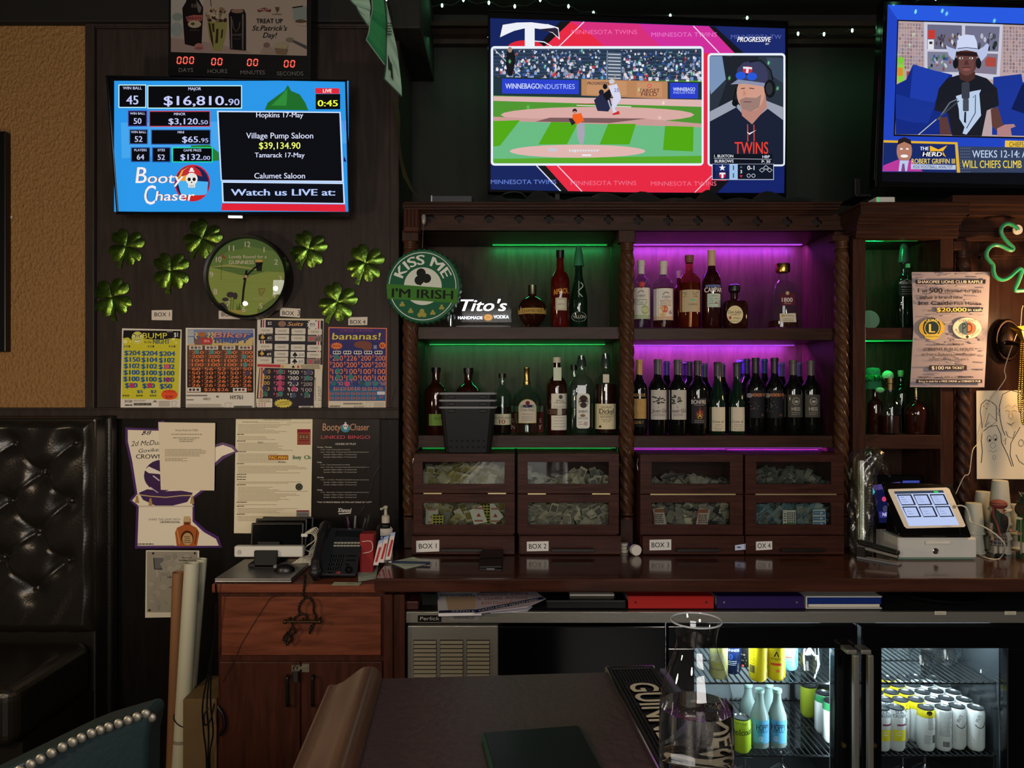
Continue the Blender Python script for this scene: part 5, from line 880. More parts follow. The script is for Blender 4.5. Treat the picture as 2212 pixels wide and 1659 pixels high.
def car(c):
    I = '24242a'; L = lambda p, w=9: c.line(p, w, I)
    L([(1560, 1250), (1535, 1050), (1545, 960), (1605, 905), (1670, 930), (1725, 980), (1730, 1160)]); L([(1590, 1220), (1640, 1070), (1735, 1160), (1665, 1215), (1635, 1170), (1590, 1235)], 7)
    for a in range(4): c.line([(1608+28*cos(a*pi/2+t*.4)*(1+.3*cos(2*t)), 1000+28*sin(a*pi/2+t*.4)*(1+.3*cos(2*t))-20) for t in (-1, -.5, 0, .5, 1)], 6, I)
    L([(1560, 1270), (1545, 1400), (1560, 1520), (1545, 1659)]); L([(1570, 1280), (1640, 1225), (1730, 1210), (1780, 1320), (1790, 1420), (1860, 1560), (1910, 1700)])
    for x, y in ((1640, 1370), (1710, 1360)): c.line([(x+24*cos(t*.5), y+38*sin(t*.5)) for t in range(13)], 5, I, True); c.ell(x+6, y+18, 12, 14, I)
    c.line([(1685+32*cos(t*.5), 1450+34*sin(t*.5)) for t in range(13)], 4, '55555a', True); L([(1640, 1510), (1690, 1530), (1735, 1505)], 4); c.line([(1700+18*cos(t*.5), 1595+26*sin(t*.5)) for t in range(13)], 4, '55555a', True)
    L([(1770, 1130), (1762, 980), (1800, 840), (1900, 790), (2010, 820), (2057, 900)], 8); L([(1770, 1130), (1800, 1260), (1830, 1330)], 8); L([(1840, 1280), (1860, 1340), (1920, 1365), (1950, 1280)], 7); L([(2010, 1230), (1900, 1420), (1890, 1560), (1930, 1700)], 8)
    for x in (1860, 1940): L([(x-30, 1045), (x, 1030), (x+30, 1050)], 5); L([(x-30, 1000), (x+10, 965), (x+30, 990)], 4)
    L([(1880, 1060), (1870, 1110), (1905, 1140), (1925, 1100), (1905, 1060)], 4); L([(1850, 1180), (1900, 1200), (1945, 1170)], 5); L([(1870, 1190), (1905, 1215), (1930, 1185)], 4); L([(1735, 1010), (1760, 1030), (1740, 1080), (1770, 1100)], 5)
    c.line([(2020+30*cos(t*.5), 1420+40*sin(t*.5)) for t in range(13)], 5, I, True); L([(1960, 1560), (2000, 1640), (2060, 1680)], 6); L([(1810, 1400), (1840, 1360), (1830, 1440)], 5)
sheet('caricature_drawing', flat(2.972), [(1488, 796), (2300, 790), (2300, 1855), (1494, 1850)], car, 'white paper caricature drawing of bearded men pinned below the lamp', 'drawing', None, 1840, 700, 5.5296, col='cfc9b6')
# ================================================================ bottle cap sign
S9 = 2.90/F; fr = flat(2.885, 914, 618); cs = thing('bottle_cap_sign', 'round green bottle cap sign reading KISS ME I\'M IRISH', 'sign', M=fr.M)
R = 82*S9; m = MB(); n = 168
vs = []; fs = []
for rr, y in ((.93, 0), (.97, .004), (1.0, .030)):
    for i in range(n): a = 2*pi*i/n; q = R*rr*(1+(.022*sin(a*42) if rr > .95 else 0)*(rr-.9)*10); vs.append((q*cos(a), y, q*sin(a)))
for j in (0, 1): fs += [(j*n+i, j*n+(i+1) % n, (j+1)*n+(i+1) % n, (j+1)*n+i) for i in range(n)]
fs += [tuple(range(n)), tuple(2*n+i for i in range(n))]; m.add(vs, fs, True); part('cap_rim', m, mat('cap_green', '1f5a3c', .35), cs, local=True)
cv = Cv(fr, 820, 460, 3.19, y=-.0005); x, y = 296, 505
cv.ell(x, y, 243, 243, '1d5c40', n=64); cv.line([(x+230*cos(radians(t)), y+232*sin(radians(t))) for t in range(-185, 6, 5)], 6, 'cfdad0'); cv.line([(x+228*cos(radians(t)), y+232*sin(radians(t))) for t in range(20, 161, 5)], 6, 'cfdad0'); cv.ell(x+2, y, 130, 130, 'd6dccf', n=48)
cv.text('KISS ME', x+2, y-182, 66, 'dfe4da', w=440, bold=.06, arc=182)
for a in range(3):
    an = radians(-90+a*120-15); cv.ell(x-2+30*cos(an), y-62+30*sin(an), 32, 32, '181c18')
cv.line([(x-2, y-50), (x-16, y-5)], 9, '181c18'); cv.poly([(48, 488), (540, 524), (536, 622), (54, 590)], '3f7a2c'); cv.text("I'M IRISH", 296, 558, 60, '141a16', w=425, bold=.06, rot=2)
for px, py, r in ((156, 630, 20), (214, 676, 20), (292, 694, 34), (367, 688, 20), (428, 652, 20)):
    for a in range(3): an = radians(-90+a*120); cv.ell(px+r*.5*cos(an), py+r*.5*sin(an), r*.5, r*.5, 'a09a48', n=10)
    cv.L()
part('cap_face', cv, PRINT, cs, local=True)
m = MB(); m.tube([(-.004, .01, R), (-.002, .01, R+.06), (0, .02, R+.10)], .0012, 6); part('hanging_wire', m, mat('wire_grey', '55524c', .5), cs, local=True)
m = MB(); m.lathe([(.004, -.02), (.008, -.012), (.009, .01), (.006, .018)], (.0, .02, R+.115), 12); part('clear_hook', m, mat('clear_hook', 'b8b8b0', .15, trans=.6), cs, local=True)
# ================================================================ bottles
SC.cycles.transparent_max_bounces = 40
CLEAR = thin_glass('clear_glass', (.90, .93, .92), .03, 1.5, .03); AMBER = thin_glass('amber_spirit', (.78, .52, .32), .05, 1.33); TEAL = thin_glass('pale_green_glass', (.72, .86, .80), .03, 1.5, .03)
WATERY = thin_glass('clear_spirit', (.93, .95, .95), .02, 1.25); REDL = mat('red_aperitif', '4e0e07', .08, coat=.4, var=(20, .3)); DKL = mat('dark_spirit', '2a0f06', .07, coat=.6); WINE = mat('wine_glass_dark', '0a0d0b', .07, coat=.6); GREENG = mat('green_wine_glass', '0c2416', .07, coat=.6)
CAPM = {}
def capm(col, rough=.35, metal=0): return mat('cap_'+col+('m' if metal else ''), col, rough, metal)
BORD = [(.92, 0), (1, .015), (1, .60), (.95, .645), (.78, .69), (.52, .735), (.41, .78), (.38, .84), (.38, .955), (.43, .96), (.43, .98), (.38, .985), (.38, 1)]
BURG = [(.92, 0), (1, .015), (1, .40), (.96, .46), (.82, .55), (.6, .66), (.46, .75), (.42, .82), (.42, .955), (.47, .96), (.47, .985), (.4, 1)]
WHIS = [(.94, 0), (1, .02), (1, .62), (.95, .67), (.78, .715), (.5, .75), (.36, .78), (.33, .82), (.33, .92), (.38, .925), (.38, 1)]
TALL = [(.92, 0), (1, .02), (1, .58), (.97, .63), (.8, .69), (.5, .74), (.42, .78), (.38, .84), (.38, .92), (.40, 1)]
def cutprof(p, a, b):
    out = []
    def at(t):
        for i in range(len(p)-1):
            if p[i][1] <= t <= p[i+1][1]: f = (t-p[i][1])/max(1e-9, p[i+1][1]-p[i][1]); return p[i][0]+(p[i+1][0]-p[i][0])*f
        return p[-1][0]
    out.append((at(a), a)); out += [q for q in p if a < q[1] < b]; out.append((at(b), b)); return out
def bottle(x, half, ytop, d, zb, prof, glass, label, cap=None, fc=.88, group='bottles on the lit shelves', liquid=None, fl=.5, paint=None, o=(820, 460, 3.19), cat='bottle', sq=1, name='bottle', extra=None, lm=None, g=1.15):
    s = d/F; X = (x-CX)*s; R = half*s; zt = zpx(ytop, d); h = zt-zb; n = 28
    b = thing(name, label, cat, (X, d, zb), group)
    def shape(p, k=1.0):
        m = MB()
        if sq == 1: m.lathe([(r*R*k, z*h) for r, z in p], (X, d, zb), n)
        else:
            vs = []; fs = []
            for r, z in p:
                e = 1 if r < .55 else sq
                for i in range(n):
                    a = 2*pi*i/n; ca, sa = cos(a), sin(a); f = (abs(ca)**(2*e)+abs(sa)**(2*e))**(-1/(2*e)); vs.append((X+r*R*k*ca*f, d+r*R*k*sa*f, zb+z*h))
            for j in range(len(p)-1): fs += [(j*n+i, j*n+(i+1) % n, (j+1)*n+(i+1) % n, (j+1)*n+i) for i in range(n)]
            fs += [tuple(range(n)), tuple((len(p)-1)*n+i for i in range(n))]; m.add(vs, fs, True)
        return m
    part('glass', shape(cutprof(prof, 0, fc if cap else 1)), glass, b)
    if liquid: part('liquid', shape([(max(0.02, q[0]-.06), q[1]+(.02 if i == 0 else 0)) for i, q in enumerate(cutprof(prof, 0, fl))]), liquid, b)
    if cap: part('cap', shape([(q[0]*1.06, q[1]) for q in cutprof(prof, fc, 1)]), cap, b)
    if extra: extra(b, X, d, zb, R, h)
    if paint:
        cv = Cv(Cylf(X, d, R*(1.004 if sq == 1 else 1.0), d-R*.8), *o, g=g)
        if sq != 1: cv.fr = Fr((X, d-R*1.003, zb)); cv.y = 0; cv.lay = 1
        paint(cv)
        if sq != 1: fpart('label', cv, lm or PRINT, b)
        else: part('label', cv, lm or PRINT, b)
    return b
Z1, Z2 = zpx(706, DB)+.0006, zpx(940, DB)+.0006; O4 = (820, 460, 3.19); O5 = (1340, 460, 3.19)
def pour(frac, col='3a4a44', tr=.4, lean=.1):
    def f(b, X, d, zb, R, h):
        m = MB(); z0 = zb+h*frac; m.lathe([(R*.46, 0), (R*.42, h*(1-frac)*.5), (R*.30, h*(1-frac)*.85), (R*.22, h*(1-frac))], (X, d, z0), 14); part('pourer_cover', m, mat('cover_'+col, col, .2, trans=tr), b)
    return f
# upper green bay
SPH = [(.5, 0), (.52, .03), (.45, .05), (.6, .08), (.85, .2), (.97, .33), (1, .42), (.97, .5), (.82, .62), (.55, .70), (.30, .74), (.27, .80), (.27, 1)]
bottle(1150, 31, 616, 3.05, Z1, SPH, DKL, 'round dark liqueur bottle with gold waist band', capm('8a8a70', .3, 1), .78, paint=lambda c: (c.rect(950, 655, 1150, 695, 'b0904a'), c.text('CHAMBORD', 1050, 675, 22, '3a2a18', w=140)), o=O4, lm=None)
def p_ap(c): c.poly([(1178, 520), (1308, 498), (1308, 560), (1178, 585)], '2a3a5a'); c.text('APEROL', 1250, 540, 36, 'e09a3a', w=105, rot=-8, bold=.04); c.rect(1212, 585, 1290, 672, 'b8b49a'); c.rect(1222, 600, 1280, 660, 'cac6b0'); c.text('APERITIVO', 1250, 630, 10, '6a5a4a', w=50)
bottle(1210, 20.5, 541, 3.05, Z1, TALL, REDL, 'tall red aperitif bottle with black cap in the green bay', BLACK, .90, paint=p_ap, o=O4)
def p_vi(c): c.line([(1372, 470), (1372, 580)], 4, 'a8b0ac'); c.line([(1385+16*sin(t*.8), 480+t*11) for t in range(10)], 6, 'b8c0bc'); c.ell(1375, 716, 52, 36, '18201c'); c.line([(1375+50*cos(t*.4), 716+35*sin(t*.4)) for t in range(16)], 3, 'b8b8b0', True); c.text('VILLON', 1375, 716, 22, 'd0ccc4', w=82)
bottle(1250, 19, 560, 3.07, Z1, BURG, GREENG, 'tall dark green bottle wearing a green cone stopper', BLACK, .93, paint=p_vi, o=O4, extra=lambda b, X, d, zb, R, h: part('stopper_cone', MB().lathe([(R*.62, h*.90), (R*.60, h*.93), (R*.40, h*1.12), (R*.25, h*1.19), (.001, h*1.20)], (X, d, zb), 18), mat('cone_green', '2f7a52', .35), b))
# lower green bay
def p_b1(c): c.rect(340, 1385, 440, 1465, '6a8a40'); c.text('BULLEIT', 410, 1415, 16, '2a3a1c', w=60)
bottle(942, 25, 794, 3.06, Z2, WHIS, DKL, 'dark whiskey bottle with green label beside the twisted column', BLACK, .93, paint=p_b1, o=O4)
bottle(1012, 27, 795, 3.14, Z2, WHIS, DKL, 'whiskey bottle standing behind the stacked black baskets', BLACK, .90)
def p_b10(c): c.rect(785, 1385, 905, 1460, 'd6cfae'); c.text('BULLEIT BOURBON', 845, 1412, 14, '4a4030', w=105); c.text('10', 845, 1438, 28, '8a2a24', w=42, bold=.02)
bottle(1085, 20, 807, 3.06, Z2, WHIS, TEAL, 'embossed whiskey bottle with red 10 on its label', BLACK, .93, liquid=DKL, fl=.45, paint=p_b10, o=O4)
def p_cr(c):
    c.ell(1018, 1345, 62, 62, 'c8b878', n=28); c.rect(957, 1345, 1080, 1448, 'c8b878'); c.ell(1018, 1345, 55, 55, 'cfc6b4', n=28); c.rect(963, 1345, 1073, 1442, 'cfc6b4'); c.ell(1020, 1308, 15, 13, '7a1a2c'); c.ell(1020, 1330, 34, 10, '3a2450'); c.text('Crown Royal', 1018, 1356, 17, '4a4038', w=94, shear=.3); c.text('VANILLA', 1018, 1386, 14, '8a7458', w=76); c.lines(975, 1060, (1402, 1414, 1426), 4, '8a7f6c', 'c', .2)
CRN = [(.72, 0), (.82, .02), (.88, .15), (1, .42), (.98, .52), (.85, .6), (.55, .68), (.27, .72), (.24, .76), (.24, .79), (.20, .8), (.17, .86), (.17, .97), (.2, .98), (.2, 1)]
bottle(1138, 31, 794, 3.05, Z2, CRN, TEAL, 'pale crystal whisky bottle with arched cream label and gold stopper', capm('b89a5a', .3, 1), .74, liquid=WATERY, fl=.45, paint=p_cr, o=O4)
def p_bh(c): c.rect(1183, 1245, 1292, 1348, 'd8d4c4'); c.rect(1183, 1395, 1290, 1496, 'd8d4c4'); c.rect(1160, 1352, 1296, 1388, '5a4436'); c.rect(1225, 1348, 1256, 1392, 'b8b4a8'); c.ell(1247, 1268, 14, 14, '4a4a44'); c.text('BASIL', 1245, 1292, 13, '3a3a34', w=56); c.text('HAYDEN', 1245, 1308, 13, '3a3a34', w=76); c.lines(1195, 1285, (1328, 1338, 1410, 1430, 1450, 1470), 4, '9a9484', 'c', .2); c.rect(1198, 1065, 1252, 1155, 'c8d4bc')
bottle(1203, 22, 772, 3.05, Z2, WHIS, DKL, 'bourbon bottle with tall white label and dark belt', capm('c8c4a8', .5), .93, paint=p_bh, o=O4)
bottle(1240, 18, 788, 3.18, Z2, WHIS, CLEAR, 'clear bottle half hidden behind the bearded face bottle', BLACK, .92)
def p_bu(c): c.rect(1357, 1245, 1448, 1485, 'd6d6cc', r=18); c.ell(1405, 1300, 34, 44, '2a2624'); c.ell(1405, 1302, 30, 40, 'c8c4b8'); c.ell(1405, 1280, 26, 18, '3a2824'); c.rect(1378, 1293, 1432, 1303, '1a1a1c'); c.ell(1405, 1322, 22, 20, '3a3230'); c.text("BUBBA'S", 1403, 1368, 16, '2a2a2c', w=62, bold=.03); c.ell(1400, 1396, 18, 10, '8a6a4a'); c.text('BURNT SUGAR', 1402, 1414, 12, '3a3a3c', w=64); c.ell(1420, 1452, 14, 14, 'b8a0a0'); c.lines(1370, 1405, (1440, 1455), 4, '7a7a74')
bottle(1256, 24, 768, 3.05, Z2, WHIS, CLEAR, 'clear square bottle with bearded face label', None, liquid=WATERY, fl=.5, paint=p_bu, o=O4, sq=2.2, extra=pour(.86))
def p_di(c): c.rect(1486, 1315, 1630, 1490, 'd8ccA6'.lower()); c.text('GEORGE', 1560, 1338, 15, '3a3426', w=72); c.text('Dickel', 1564, 1366, 34, '26221c', w=98, bold=.03); c.text('TENNESSEE', 1564, 1390, 11, '4a4232', w=92); c.text('WHISKY', 1564, 1405, 12, '3a3426', w=90, bold=.02); c.text('SIGNATURE', 1564, 1423, 9, '5a5240', w=72); c.text('RECIPE', 1564, 1436, 9, '5a5240', w=50); c.line([(1520, 1462), (1560, 1452), (1610, 1460)], 3, '6a5a48'); c.ell(1520, 1472, 8, 8, '2a241c'); c.rect(1538, 1112, 1580, 1170, 'cfc6b0')
bottle(1308, 23, 764, 3.05, Z2, WHIS, CLEAR, 'whisky bottle with cream label at the column end of the green shelf', None, liquid=DKL, fl=.62, paint=p_di, o=O4, extra=pour(.84))
def p_card(c): c.rect(908, 1330, 1126, 1370, '7a8a78'); c.text('N', 920, 1475, 30, 'd0c8b8', bold=.04); c.text('Y', 1105, 1475, 30, 'd0c8b8', bold=.04); c.text('TU', 915, 1430, 28, 'd0c8b8', w=30); c.text('E', 1108, 1430, 28, 'd0c8b8')
sheet('bar_card', flat(3.16), [(905, 1325), (1130, 1325), (1130, 1566), (905, 1566)], p_card, 'red lettered card standing behind the crystal whisky bottle', 'card', None, *O4, col='6a2420', thick=.002)
# upper purple bay
def p_s1(c): c.rect(86, 515, 208, 730, 'd6d2c8'); c.poly(star(142, 560, 30, 20, 16), '4a4848'); c.rect(105, 560, 180, 585, 'd6d2c8'); c.text('21SEEDS', 142, 571, 14, '2a2a2c', w=58, bold=.03); c.lines(100, 185, (595, 606, 618, 629), 5, '6a8a5a', 'c', .2); c.ell(168, 668, 26, 30, '8aa05a'); c.ell(168, 668, 18, 22, 'b8c890'); c.poly([(88, 670), (120, 640), (150, 670), (190, 690), (140, 702), (100, 695)], '3a5a2a'); c.rect(86, 702, 206, 728, 'a8b890')
def pom(b, X, d, zb, R, h):
    m = MB(); m.tube([(X+R*.5*cos(t*.4), d-R*.5*sin(t*.4)-.004, zb+h*.70-.014*abs(sin(t*.4))) for t in range(9)], .0016, 6); q = part('necklace', m, mat('string_teal', '7ab0a0', .6), b); part('pom_pom', MB().ball((X-.006, d-R-.006, zb+h*.63), .0135), mat('pom_red', 'c84a50', .8), q)
bottle(1385, 20.5, 563, 3.05, Z1-.004, WHIS, CLEAR, 'tequila bottle with pepper label and red pom necklace', capm('cfcac4', .45), .80, liquid=WATERY, fl=.6, paint=p_s1, o=O5, extra=pom)
def p_s2(c): c.rect(225, 520, 368, 738, 'd8d4cc'); c.poly(star(314, 570, 30, 20, 16), '4a4848'); c.rect(275, 568, 350, 592, 'd8d4cc'); c.text('21SEEDS', 314, 579, 14, '2a2a2c', w=58, bold=.03); c.lines(270, 350, (602, 613, 625, 636), 5, 'a07a5a', 'c', .2); c.ell(290, 678, 32, 34, 'd8b070'); c.ell(304, 664, 22, 24, 'c86a50'); c.poly(star(345, 685, 20, 9, 6), 'a87a80'); c.rect(226, 712, 366, 736, 'c8a890')
bottle(1433, 22.5, 565, 3.05, Z1-.004, WHIS, CLEAR, 'tequila bottle with grapefruit label', capm('cfcac4', .45), .80, liquid=AMBER, fl=.6, paint=p_s2, o=O5)
bottle(1466, 12, 585, 3.17, Z1-.004, WHIS, REDL, 'small red bottle with pink top behind the tequila bottles', capm('d8a0c8', .5), .88)
def p_ca(c): c.rect(418, 530, 553, 682, 'b8a888'); c.lines(425, 470, (548, 560, 575), 5, '5a4a3a'); c.lines(495, 545, (545, 558, 572), 5, '5a4a3a'); c.ell(497, 608, 26, 14, '5ab89a', a0=180, a1=360); c.text('CASAMIGOS', 497, 631, 12, '4a4034', w=62); c.line([(425, 665), (480, 655), (545, 662)], 3, '4a3a2c')
bottle(1489, 24, 552, 3.05, Z1-.004, WHIS, AMBER, 'amber tequila bottle with plain tan label and cork pourer', capm('7a4a3c', .5), .90, liquid=mat('amber_liquid', '5a2a14', .1, coat=.5), fl=.62, paint=p_ca, o=O5)
def p_cp(c): c.rect(590, 495, 692, 512, '5a6a9a'); c.text('CAMPARI', 645, 530, 32, 'e8e4e4', w=122, bold=.05); c.rect(600, 556, 692, 650, 'b4c4b8'); c.lines(610, 685, (570, 590, 605, 622), 4, '5a6a62', 'c', .2); c.ell(658, 620, 6, 6, '8a2a24')
bottle(1537, 20.5, 541, 3.05, Z1-.004, TALL, mat('dark_red_spirit', '2c0808', .07, coat=.6), 'tall dark bitter bottle with white lettering in the purple bay', capm('c8a888', .4), .80, paint=p_cp, o=O5)
def p_dj(c): c.ell(790, 700, 56, 62, 'd8ccA0'.lower(), n=32); c.text('Don Julio', 788, 682, 22, '2c2620', w=92, bold=.02); c.text('AÑEJO', 802, 725, 13, '5a4a34', w=50); c.ell(757, 722, 10, 12, 'a8584a'); c.lines(755, 825, (700, 744), 4, '7a6a50', 'c', .1)
DJ = [(.94, 0), (1, .03), (1, .46), (.97, .56), (.85, .615), (.5, .65), (.32, .67), (.32, .8), (.36, .81), (.46, .84), (.48, .9), (.46, .97), (.3, 1)]
bottle(1586, 25, 614, 3.05, Z1-.004, DJ, DKL, 'squat dark square bottle with oval cream label and black cork', BLACK, .80, paint=p_dj, o=O5, sq=2.5)
def p_18(c): c.poly([(1100, 558), (1203, 552), (1205, 636), (1108, 636)], '5a2030'); c.text('1800', 1150, 598, 28, 'e8e0d8', w=74, bold=.03); c.text('TEQUILA', 1152, 622, 10, 'c8a898', w=50); c.ell(1152, 552, 13, 13, 'b8a878'); c.poly([(1098, 694), (1208, 690), (1213, 752), (1100, 752)], 'd4c8b0'); c.line([(1110, 715), (1150, 705), (1195, 712)], 4, '8a7a5a'); c.lines(1112, 1200, (728, 740), 4, '8a7f6c', 'c', .2); c.ell(1120, 706, 10, 8, 'b89a5a')
E18 = [(.98, 0), (1, .02), (.76, .62), (.66, .69), (.4, .73), (.30, .75), (.30, .86), (.44, .865), (.46, .88), (.46, .985), (.44, 1)]
bottle(1691, 31, 570, 3.05, Z1-.004, E18, CLEAR, 'sloping clear tequila bottle with gold cap standing alone', capm('c09a50', .25, 1), .86, liquid=AMBER, fl=.12, paint=p_18, o=O5, sq=1.6)
# wines in the lower purple bay
WG = 'wine bottles in the purple bay'
def wine(x, half, top, d, label, capc, paint=None, burg=False, fc=None):
    return bottle(x, half, top, d, Z2, BURG if burg else BORD, GREENG if burg else WINE, label, capm(capc, .4), fc or (.80 if burg else .80), WG, paint=paint, o=O5)
def p_la(c): c.text('LADCOUR', 128, 1255, 22, 'c8a060', w=92, bold=.03); c.rect(80, 1280, 180, 1418, 'b89458'); c.poly(star(130, 1348, 50, 26, 8, .2), '1c2430'); c.rect(80, 1425, 180, 1475, '15181c'); c.text('QUILT', 128, 1442, 18, 'c8a060', w=62)
wine(1381, 17, 777, 3.05, 'wine bottle with dark star on gold label next to the middle column', 'c09a58', p_la)
def p_jg(x, cut): 
    def f(c):
        c.rect(x-62, 1220, x+62, 1424, 'b9b6ae'); c.line([(x-5, 1340), (x+15, 1310), (x-2, 1290), (x+6, 1265)], 6, '2a2a2c')
        for i in range(16): c.ell(x-42+rnd.random()*84, 1258+rnd.random()*55, 9, 5, '3a3a3a', n=8)
        c.text('Juan Gil', x+4, 1362, 24, '3a3836', w=100, shear=0 if cut else .2); c.lines(x-40, x+45, (1384, 1394), 4, '7a766c', 'c', .3)
    return f
wine(1421, 20.5, 776, 3.05, 'grey tree label wine bottle next to the gold star wine', '55535a', p_jg(265, 0)); wine(1464, 20.5, 777, 3.05, 'grey tree label wine bottle next to the bonfire wine', '4a4852', p_jg(395, 1))
def p_bo(c):
    c.rect(470, 1276, 594, 1452, '2c2a30'); c.text('BONFIRE', 542, 1302, 28, 'd8d2cc', w=98, bold=.02)
    for sc, cl in ((1, 'a83a28'), (.75, 'd8703a'), (.45, 'e8c04a')): c.poly([(545+dx*sc, 1418+dy*sc) for dx, dy in ((-20, 0), (-30, -30), (-18, -50), (-14, -36), (0, -84), (10, -48), (20, -56), (30, -24), (18, 0))], cl)
    c.lines(505, 580, (1322, 1428, 1440), 4, '8a8680', 'c', .2)
wine(1507, 20, 779, 3.05, 'wine bottle with orange flame on a black label', '33323a', p_bo)
def p_ch(x):
    def f(c): c.rect(x-50, 1338, x+48, 1504, 'cfc8b0'); c.poly([(x-50, 1350), (x, 1362), (x+48, 1345), (x+48, 1410), (x-50, 1420)], '9a8f80'); c.poly([(x-50, 1380), (x-10, 1365), (x+48, 1390), (x+48, 1412), (x-50, 1420)], '7a6f66'); c.text('Cuvee de', x-2, 1437, 17, '2c2a28', w=74, shear=.2); c.lines(x-30, x+30, (1456, 1468, 1482, 1494), 4, '7a7464', 'c', .3)
    return f
wine(1550, 17.5, 782, 3.05, 'green wine bottle with hillside label next to the flame label', '3a3a42', p_ch(676), True); wine(1592, 17.5, 783, 3.05, 'green wine bottle with hillside label next to the black label wines', '3a3a42', p_ch(828-18), True)
def p_ho(x):
    def f(c):
        c.rect(x-62, 1220, x+60, 1412, '232228'); c.text('HONORO VERA', x+28, 1254, 22, 'd88a5a', w=110, bold=.05); c.line([(x, 1275), (x+60, 1272)], 3, 'a86a4a')
        for i in range(14): c.ell(x-45+rnd.random()*60, 1300+rnd.random()*70, 1.6, 1.6, 'c8b8a0', n=6)
        c.ell(x-40, 1258, 14, 16, '8a8a8c'); c.text('G', x+40, 1392, 14, 'c87a4a')
    return f
wine(1632, 19.5, 773, 3.05, 'black label wine with copper lettering beside the green bottle', '2b2a32', p_ho(936)); wine(1673, 19.5, 773, 3.05, 'black label wine with copper lettering beside the grey label wines', '2b2a32', p_ho(1062))
def p_he(x):
    def f(c): c.rect(x-62, 1252, x+62, 1408, '4a4842'); c.line([(x+10+24*cos(t*.4), 1298+24*sin(t*.4)) for t in range(16)], 3, 'b8b2a4', True); c.ell(x+10, 1300, 16, 8, 'b8b2a4'); c.text('HESS', x+10, 1350, 23, 'c8c0b0', w=58); c.lines(x-20, x+40, (1372, 1385), 4, '8a8478', 'c', .2)
    return f
wine(1713, 20, 778, 3.05, 'grey brown label wine next to the end bottle', '55504c', p_he(1198)); wine(1751, 20, 779, 3.05, 'grey brown label wine at the open end of the row', '55504c', p_he(1318))
for i, (x, top, cp, lb) in enumerate(((1440, 780, '5a4a9a', 'purple capped wine behind the two tree label bottles'), (1477, 781, '26252c', 'black capped wine behind the second tree label bottle'), (1489, 781, '3c3b46', 'slate capped wine just behind the flame label bottle'), (1522, 785, '565a78', 'blue grey capped wine peeking past the flame label bottle'), (1560, 785, '5c5266', 'mauve grey capped wine behind the first hillside bottle'),
        (1599, 777, '3a4a7a', 'navy capped wine behind the second hillside bottle'), (1613, 775, '2c3a66', 'dark blue capped wine beside the first copper letter bottle'), (1651, 775, '34508a', 'bright blue capped wine between the copper letter bottles'), (1688, 783, '7a6ab0', 'lavender capped wine behind the second copper letter bottle'), (1726, 783, '6a5aa0', 'lavender capped wine between the two end bottles'))):
    wine(x, 17.5, top, {1: 3.268, 5: 3.26}.get(i, 3.185), lb, cp)
# light sign on the upper green shelf
ts = thing('light_sign', 'glowing white script sign standing on the upper shelf', 'sign', (wpx(1045, 3.06), 3.06, Z1)); fr = flat(3.055)
part('acrylic_panel', MB().bp(985, 632, 1104, 696, 3.056, 3.062), thin_glass('acrylic', (.95, .97, .97), .05, 1.2), ts); part('base', MB().box((wpx(985, 3.06), 3.04, Z1), (wpx(1104, 3.06), 3.085, Z1+.010)), BLACK, ts, bevel=.002)
SIGNW = attr_mat('sign_glow', .4, emit=2.6); cv = Cv(fr, *O4); cv.text("Tito's", 718, 636, 78, 'f4f6ff', w=320, shear=.28, bold=.035); cv.text('HANDMADE', 625, 722, 20, 'f0f4ff', w=170, bold=.04); cv.text('VODKA', 838, 716, 22, 'f0f4ff', w=105, bold=.04); fpart('lettering', cv, SIGNW, ts, 'glowing white lettering')
cv = Cv(fr, *O4); cv.ell(748, 720, 32, 24, 'c8862c'); cv.ell(748, 720, 26, 19, 'e0a040'); cv.text('1TV', 748, 720, 12, '6a3a10', w=24); fpart('emblem', cv, attr_mat('emblem_glow', .4, emit=.9), ts)
lamp('sign_lamp', 'AREA', (wpx(1045, 3.03), 3.0, Z1+.06), .15, (.9, .93, 1), .18, .06, aim=(wpx(1045, 3.03), 3.0, Z1))
m = MB(); m.lathe([(.014, 0), (.017, .003), (.018, .05), (.017, .05), (.015, .006), (1e-6, .005)], (wpx(973, 3.0), 3.02, Z1), 20, cap=False); solo('shot_glass', m, CLEAR, 'small clear shot glass half hidden by the bottle cap sign', 'glass')
